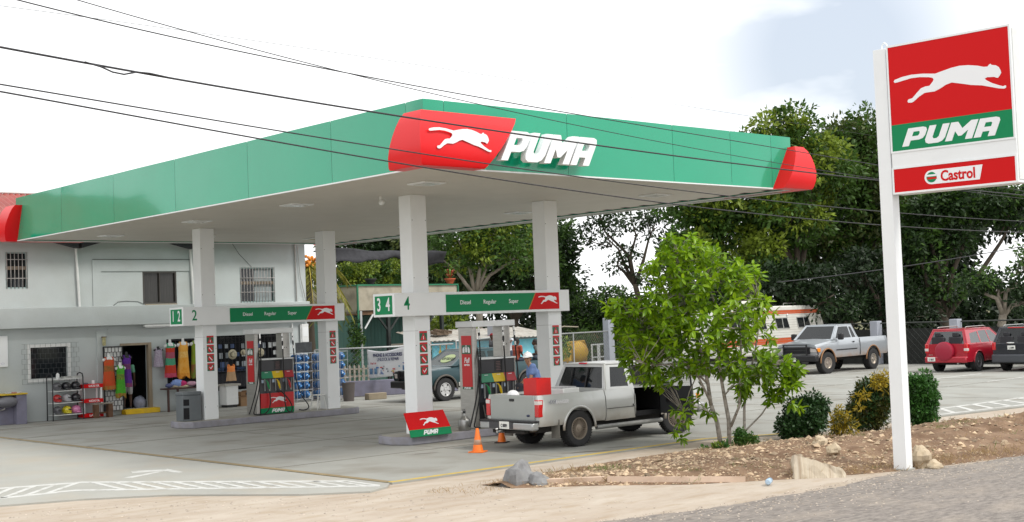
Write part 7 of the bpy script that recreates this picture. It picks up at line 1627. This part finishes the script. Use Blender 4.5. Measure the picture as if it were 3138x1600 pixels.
stems = [[(2213, 1372), (2197, 1297), (2181, 1240), (2167, 1176), (2150, 1080), (2110, 960), (2080, 850), (2070, 760)], [(2238, 1366), (2229, 1286), (2217, 1217), (2213, 1155), (2200, 1050), (2190, 940), (2160, 830)],
         [(2236, 1308), (2265, 1245), (2268, 1183), (2275, 1090), (2270, 980), (2250, 870)], [(2272, 1370), (2280, 1310), (2284, 1240), (2286, 1183), (2310, 1080), (2330, 980), (2320, 900)],
         [(2262, 1368), (2288, 1320), (2330, 1270), (2370, 1215), (2430, 1160)], [(2181, 1240), (2140, 1150), (2060, 1080), (1980, 1010), (1920, 960)], [(2167, 1176), (2100, 1110), (2010, 1120), (1950, 1110)],
         [(2141, 1130), (2110, 1200), (2096, 1260), (2080, 1310)], [(2197, 1297), (2180, 1270), (2165, 1255)], [(2217, 1217), (2250, 1180), (2300, 1130), (2380, 1110)]]
b = MB(); nodes = []
for si, s in enumerate(stems):
    off = 0 if si in (0, 1) else rnd.uniform(-.5, .5); pts = []
    for k, (x, y) in enumerate(s):
        u = k / (len(s) - 1); pts.append(D(x + rnd.uniform(-4, 4), y, TD + off * u + rnd.uniform(-.08, .08) * (k > 0)) - tb)
    if y > 1300 and si < 5: pass
    if si in (0, 1, 3, 4): pts[0].z = -.05
    r0 = (.045, .042, .028, .03, .022, .026, .022, .012, .01, .016)[si]; b.tube(pts, [r0 * (1 - .75 * k / len(pts)) for k in range(len(pts))], 8)
    for k in range(len(pts) - 1):
        for q in range(4): nodes.append((pts[k].lerp(pts[k + 1], q / 4), k / len(pts)))
P_, A_, S_, M_ = [], [], [], []; whorls = []
cxm, cym = 2160, 960; tries = 0
while len(whorls) < 700 and tries < 30000:
    tries += 1; x, y = rnd.uniform(1850, 2475), rnd.uniform(705, 1250)
    if not inside((x, y), SIL): continue
    if rnd.random() < .5 and x > 2290 and 850 < y < 1090: continue
    if rnd.random() < .35 and 1030 < y < 1190 and 2080 < x < 2330: continue
    w = 1 - min(1, sqrt(((x - cxm) / 330) ** 2 + ((y - cym) / 270) ** 2)); dd = rnd.uniform(-1, 1) * (.25 + 1.1 * w); whorls.append(D(x, y, TD + dd) - tb)
for x, y in ((2062, 1255), (2095, 1262), (2085, 1300), (2110, 1290), (2066, 1325), (2092, 1345), (2120, 1245), (2130, 1215), (2105, 1225), (2140, 1190), (2168, 1262), (2185, 1270), (2160, 1250), (2272, 1228), (2262, 1215), (2300, 1205), (2455, 1248), (2430, 1236)): whorls.append(D(x, y, TD + rnd.uniform(-.2, .2)) - tb)
for wv in whorls:
    q = min(nodes, key=lambda nn: (nn[0] - wv).length + (0 if nn[0].z < wv.z + .1 else .5) + (0 if nn[1] > .25 else .7))[0]
    mid = q.lerp(wv, .55) + Vector((rnd.uniform(-.04, .04), rnd.uniform(-.04, .04), rnd.uniform(-.02, .06))); b.tube([q, mid, wv], [.008, .0055, .0035], 4, cap=False)
    d = (wv - mid).normalized() if (wv - mid).length > 1e-4 else Vector((0, 0, 1)); d = (d + Vector((0, 0, .35))).normalized(); e1 = d.orthogonal().normalized(); e2 = d.cross(e1); n = rnd.randint(6, 9); ph = rnd.uniform(0, 6)
    fresh = 1 if rnd.random() < .30 + .35 * ((wv.z - 2) / 2) else 0
    for k in range(n):
        a = ph + k * 2.4; u = k / n; rad = (e1 * cos(a) + e2 * sin(a)); ax = d * (.15 + .8 * u) + rad * (1.1 - .5 * u) + Vector((0, 0, -.38)); P_.append(wv - d * .09 * (1 - u)); A_.append(ax); S_.append(rnd.uniform(.13, .205) * (1.1 - .25 * u)); M_.append(fresh if u < .7 else 1)
b.build('stems', pm('bark_speckled', (.34, .31, .27), .9, var=.3, scale=14, dirt=(.10, .09, .075, .8), dscale=12), yt_, smooth=True)
lf1 = leafmat('young_leaf', (.10, .20, .008), (.17, .31, .012), .25, .32, .40, 2); lf2 = leafmat('fresh_leaf', (.20, .36, .010), (.30, .46, .018), .2, .32, .42, 2)
leaf_mesh('crown', np.array([tuple(p) for p in P_]), np.array([tuple(p) for p in A_]), np.array(S_), [lf1, lf2], yt_, np.array(M_), .44, big=True, rs=rs)
# ---------------- shrubs on the bed
def bb(cx, cy, rx, ry, d, n): k = d / 4006; return (tuple(D(cx, cy, d)), (rx * k, rx * k * .9, ry * k), n)
def onbed(px, py, d):
    p = D(px, py, d); return (p.x, p.y, bedz(p.x, p.y) if bedz(p.x, p.y) > 0 else 0)
db = leafmat('shrub_dark', (.018, .050, .014), (.035, .085, .022), .3, .4, .15, 3); gb = leafmat('shrub_green', (.035, .10, .02), (.06, .17, .03), .3, .4, .2, 3); yb = leafmat('croton_yellow', (.30, .21, .012), (.42, .33, .03), .3, .4, .3, 4); ob = leafmat('croton_olive', (.05, .06, .012), (.10, .10, .02), .35, .4, .2, 4)
bush('dark green clipped shrub between the young tree and the small yellow shrub', onbed(2460, 1340, 25.2), [bb(2462, 1280, 62, 58, 25.2, 150), bb(2425, 1310, 35, 40, 25.0, 50), bb(2495, 1250, 38, 38, 25.3, 55)], [db, db], .075, .10, 60, 61, 'shrub', shell=.25, cat_='shrub')
bush('large olive and yellow croton shrub partly behind the pylon pole', onbed(2685, 1335, 25.6), [bb(2665, 1240, 50, 78, 25.6, 150), bb(2700, 1200, 42, 45, 25.6, 60), bb(2640, 1270, 40, 40, 25.5, 50)], [ob, db], .095, .11, 60, 67, 'shrub', shell=.25, cat_='shrub', aspect=.28)
P1, A1, M1, C1 = clumps(np.random.RandomState(5), [bb(2705, 1172, 26, 24, 25.2, 11), bb(2650, 1230, 30, 30, 25.1, 3)], .08, 36, .1, 1.); par = [o for o in COL.objects if o.get('label', '').startswith('large olive and yellow')][0]
leaf_mesh('yellow_leaves', P1 - np.array(par.location), A1, np.random.RandomState(6).uniform(.07, .13, len(P1)), [yb], par, None, .25)
bush('fresh green clipped hedge ball right of the pylon pole', onbed(2830, 1320, 26.2), [bb(2822, 1230, 50, 70, 26.2, 170), bb(2810, 1180, 50, 32, 26.2, 70), bb(2835, 1290, 34, 32, 26.2, 50)], [gb, gb], .075, .10, 60, 71, 'shrub', shell=.25, cat_='shrub')
bush('small thin yellow shrub between the dark shrub and the croton', onbed(2575, 1375, 23.2), [bb(2572, 1290, 24, 42, 23.2, 26), bb(2600, 1310, 18, 22, 23.2, 8), bb(2560, 1310, 14, 25, 23.2, 7)], [yb, ob], .075, .08, 34, 73, 'shrub', shell=.1, cat_='shrub', aspect=.3, sr=.008)
bush('low rounded green weed at the foot of the young tree', onbed(2290, 1375, 23.6), [bb(2290, 1358, 36, 22, 23.6, 50), bb(2270, 1340, 16, 30, 23.7, 12)], [gb, mg], .06, .08, 50, 79, 'weed', shell=.2, cat_='plant', sr=.006)
bush('low leafy ground plant just left of the young tree stems', onbed(2215, 1385, 23.5), [bb(2205, 1380, 45, 14, 23.5, 34), bb(2160, 1385, 20, 8, 23.5, 8)], [gb, yg], .08, .07, 40, 83, 'weed', shell=.2, cat_='plant', sr=.005)
# grass tufts and dry straw on the bed
P_, A_, S_, M_ = [], [], [], []; rnd = random.Random(31)
def tuft(x, y, n, h, mi, spread=.08):
    z = bedz(x, y); z = max(z, -.03)
    for i in range(n): P_.append((x + rnd.gauss(0, spread), y + rnd.gauss(0, spread), z)); A_.append((rnd.gauss(0, .6), rnd.gauss(0, .6), rnd.uniform(.3, 1))); S_.append(h * rnd.uniform(.5, 1.3)); M_.append(mi)
for px, py, n, h, mi in ((1850, 1428, 90, .10, 0), (1900, 1425, 60, .08, 0), (2050, 1432, 80, .06, 0), (2120, 1440, 60, .06, 0), (1700, 1425, 50, .12, 1), (1750, 1430, 60, .14, 1), (2350, 1430, 60, .06, 0), (2900, 1345, 80, .10, 0), (2960, 1330, 60, .10, 0), (2640, 1350, 70, .08, 0), (3100, 1300, 80, .12, 0)):
    g = G(px, py, .1); tuft(g.x, g.y, n, h, mi, .14)
for i in range(260):
    x = rnd.uniform(-3.2, 12); a, c = interp(x, BU), interp(x, BL); y = lerp(a, c, rnd.uniform(.1, 1.0)); tuft(x, y, rnd.randint(4, 14), rnd.uniform(.05, .12), 1 if rnd.random() < .8 else 0)
for i in range(220):
    x = rnd.uniform(-.5, 8); y = interp(x, BL) + rnd.uniform(-.02, .35); tuft(x, y, rnd.randint(8, 20), rnd.uniform(.06, .14), 1)
for i in range(60): x = rnd.uniform(-4.6, -2.4); tuft(x, -6.3 - rnd.uniform(-.3, .8), rnd.randint(6, 14), .07, 1)
o = leaf_mesh('grass', np.array(P_), np.array(A_), np.array(S_), [leafmat('grass_green', (.10, .16, .03), (.16, .22, .05), .3), leafmat('grass_straw', (.30, .20, .10), (.42, .30, .16), .3)], None, np.array(M_), .07); tag(o, 'scattered green and dry grass tufts on the soil bed', 'grass', kind='stuff')

# woods beyond the shop on the left, seen mirrored in the glossy fascia
rs = np.random.RandomState(99); P_, A_ = [], []
for i in range(190):
    x, y = rs.uniform(-36, -14), rs.uniform(58, 68); h = min(13.5, max(7.5, 14.5 + (x + 22) * .85)) + .9 * sin(x * 1.9); c = np.array([x, y, rs.uniform(1, h)]); g = rs.normal(size=(90, 3)); g /= np.linalg.norm(g, axis=1, keepdims=True); g *= 1.5 * rs.uniform(.3, 1, (90, 1)); P_.append(c + g); A_.append(g + rs.normal(size=(90, 3)) * .5)
o = leaf_mesh('woodland_undergrowth', np.concatenate(P_), np.concatenate(A_), rs.uniform(.35, .6, sum(len(p) for p in P_)), [dg], None, None, .5, rs=rs); tag(o, 'trees beyond the shop that show mirrored at the left end of the fascia', 'undergrowth', kind='stuff')
# ================================================================ to metres
for o in list(scene.objects):
    if o.parent is None and o.type not in ('CAMERA', 'LIGHT'):
        o.location = o.location * UP; o.scale = o.scale * UP
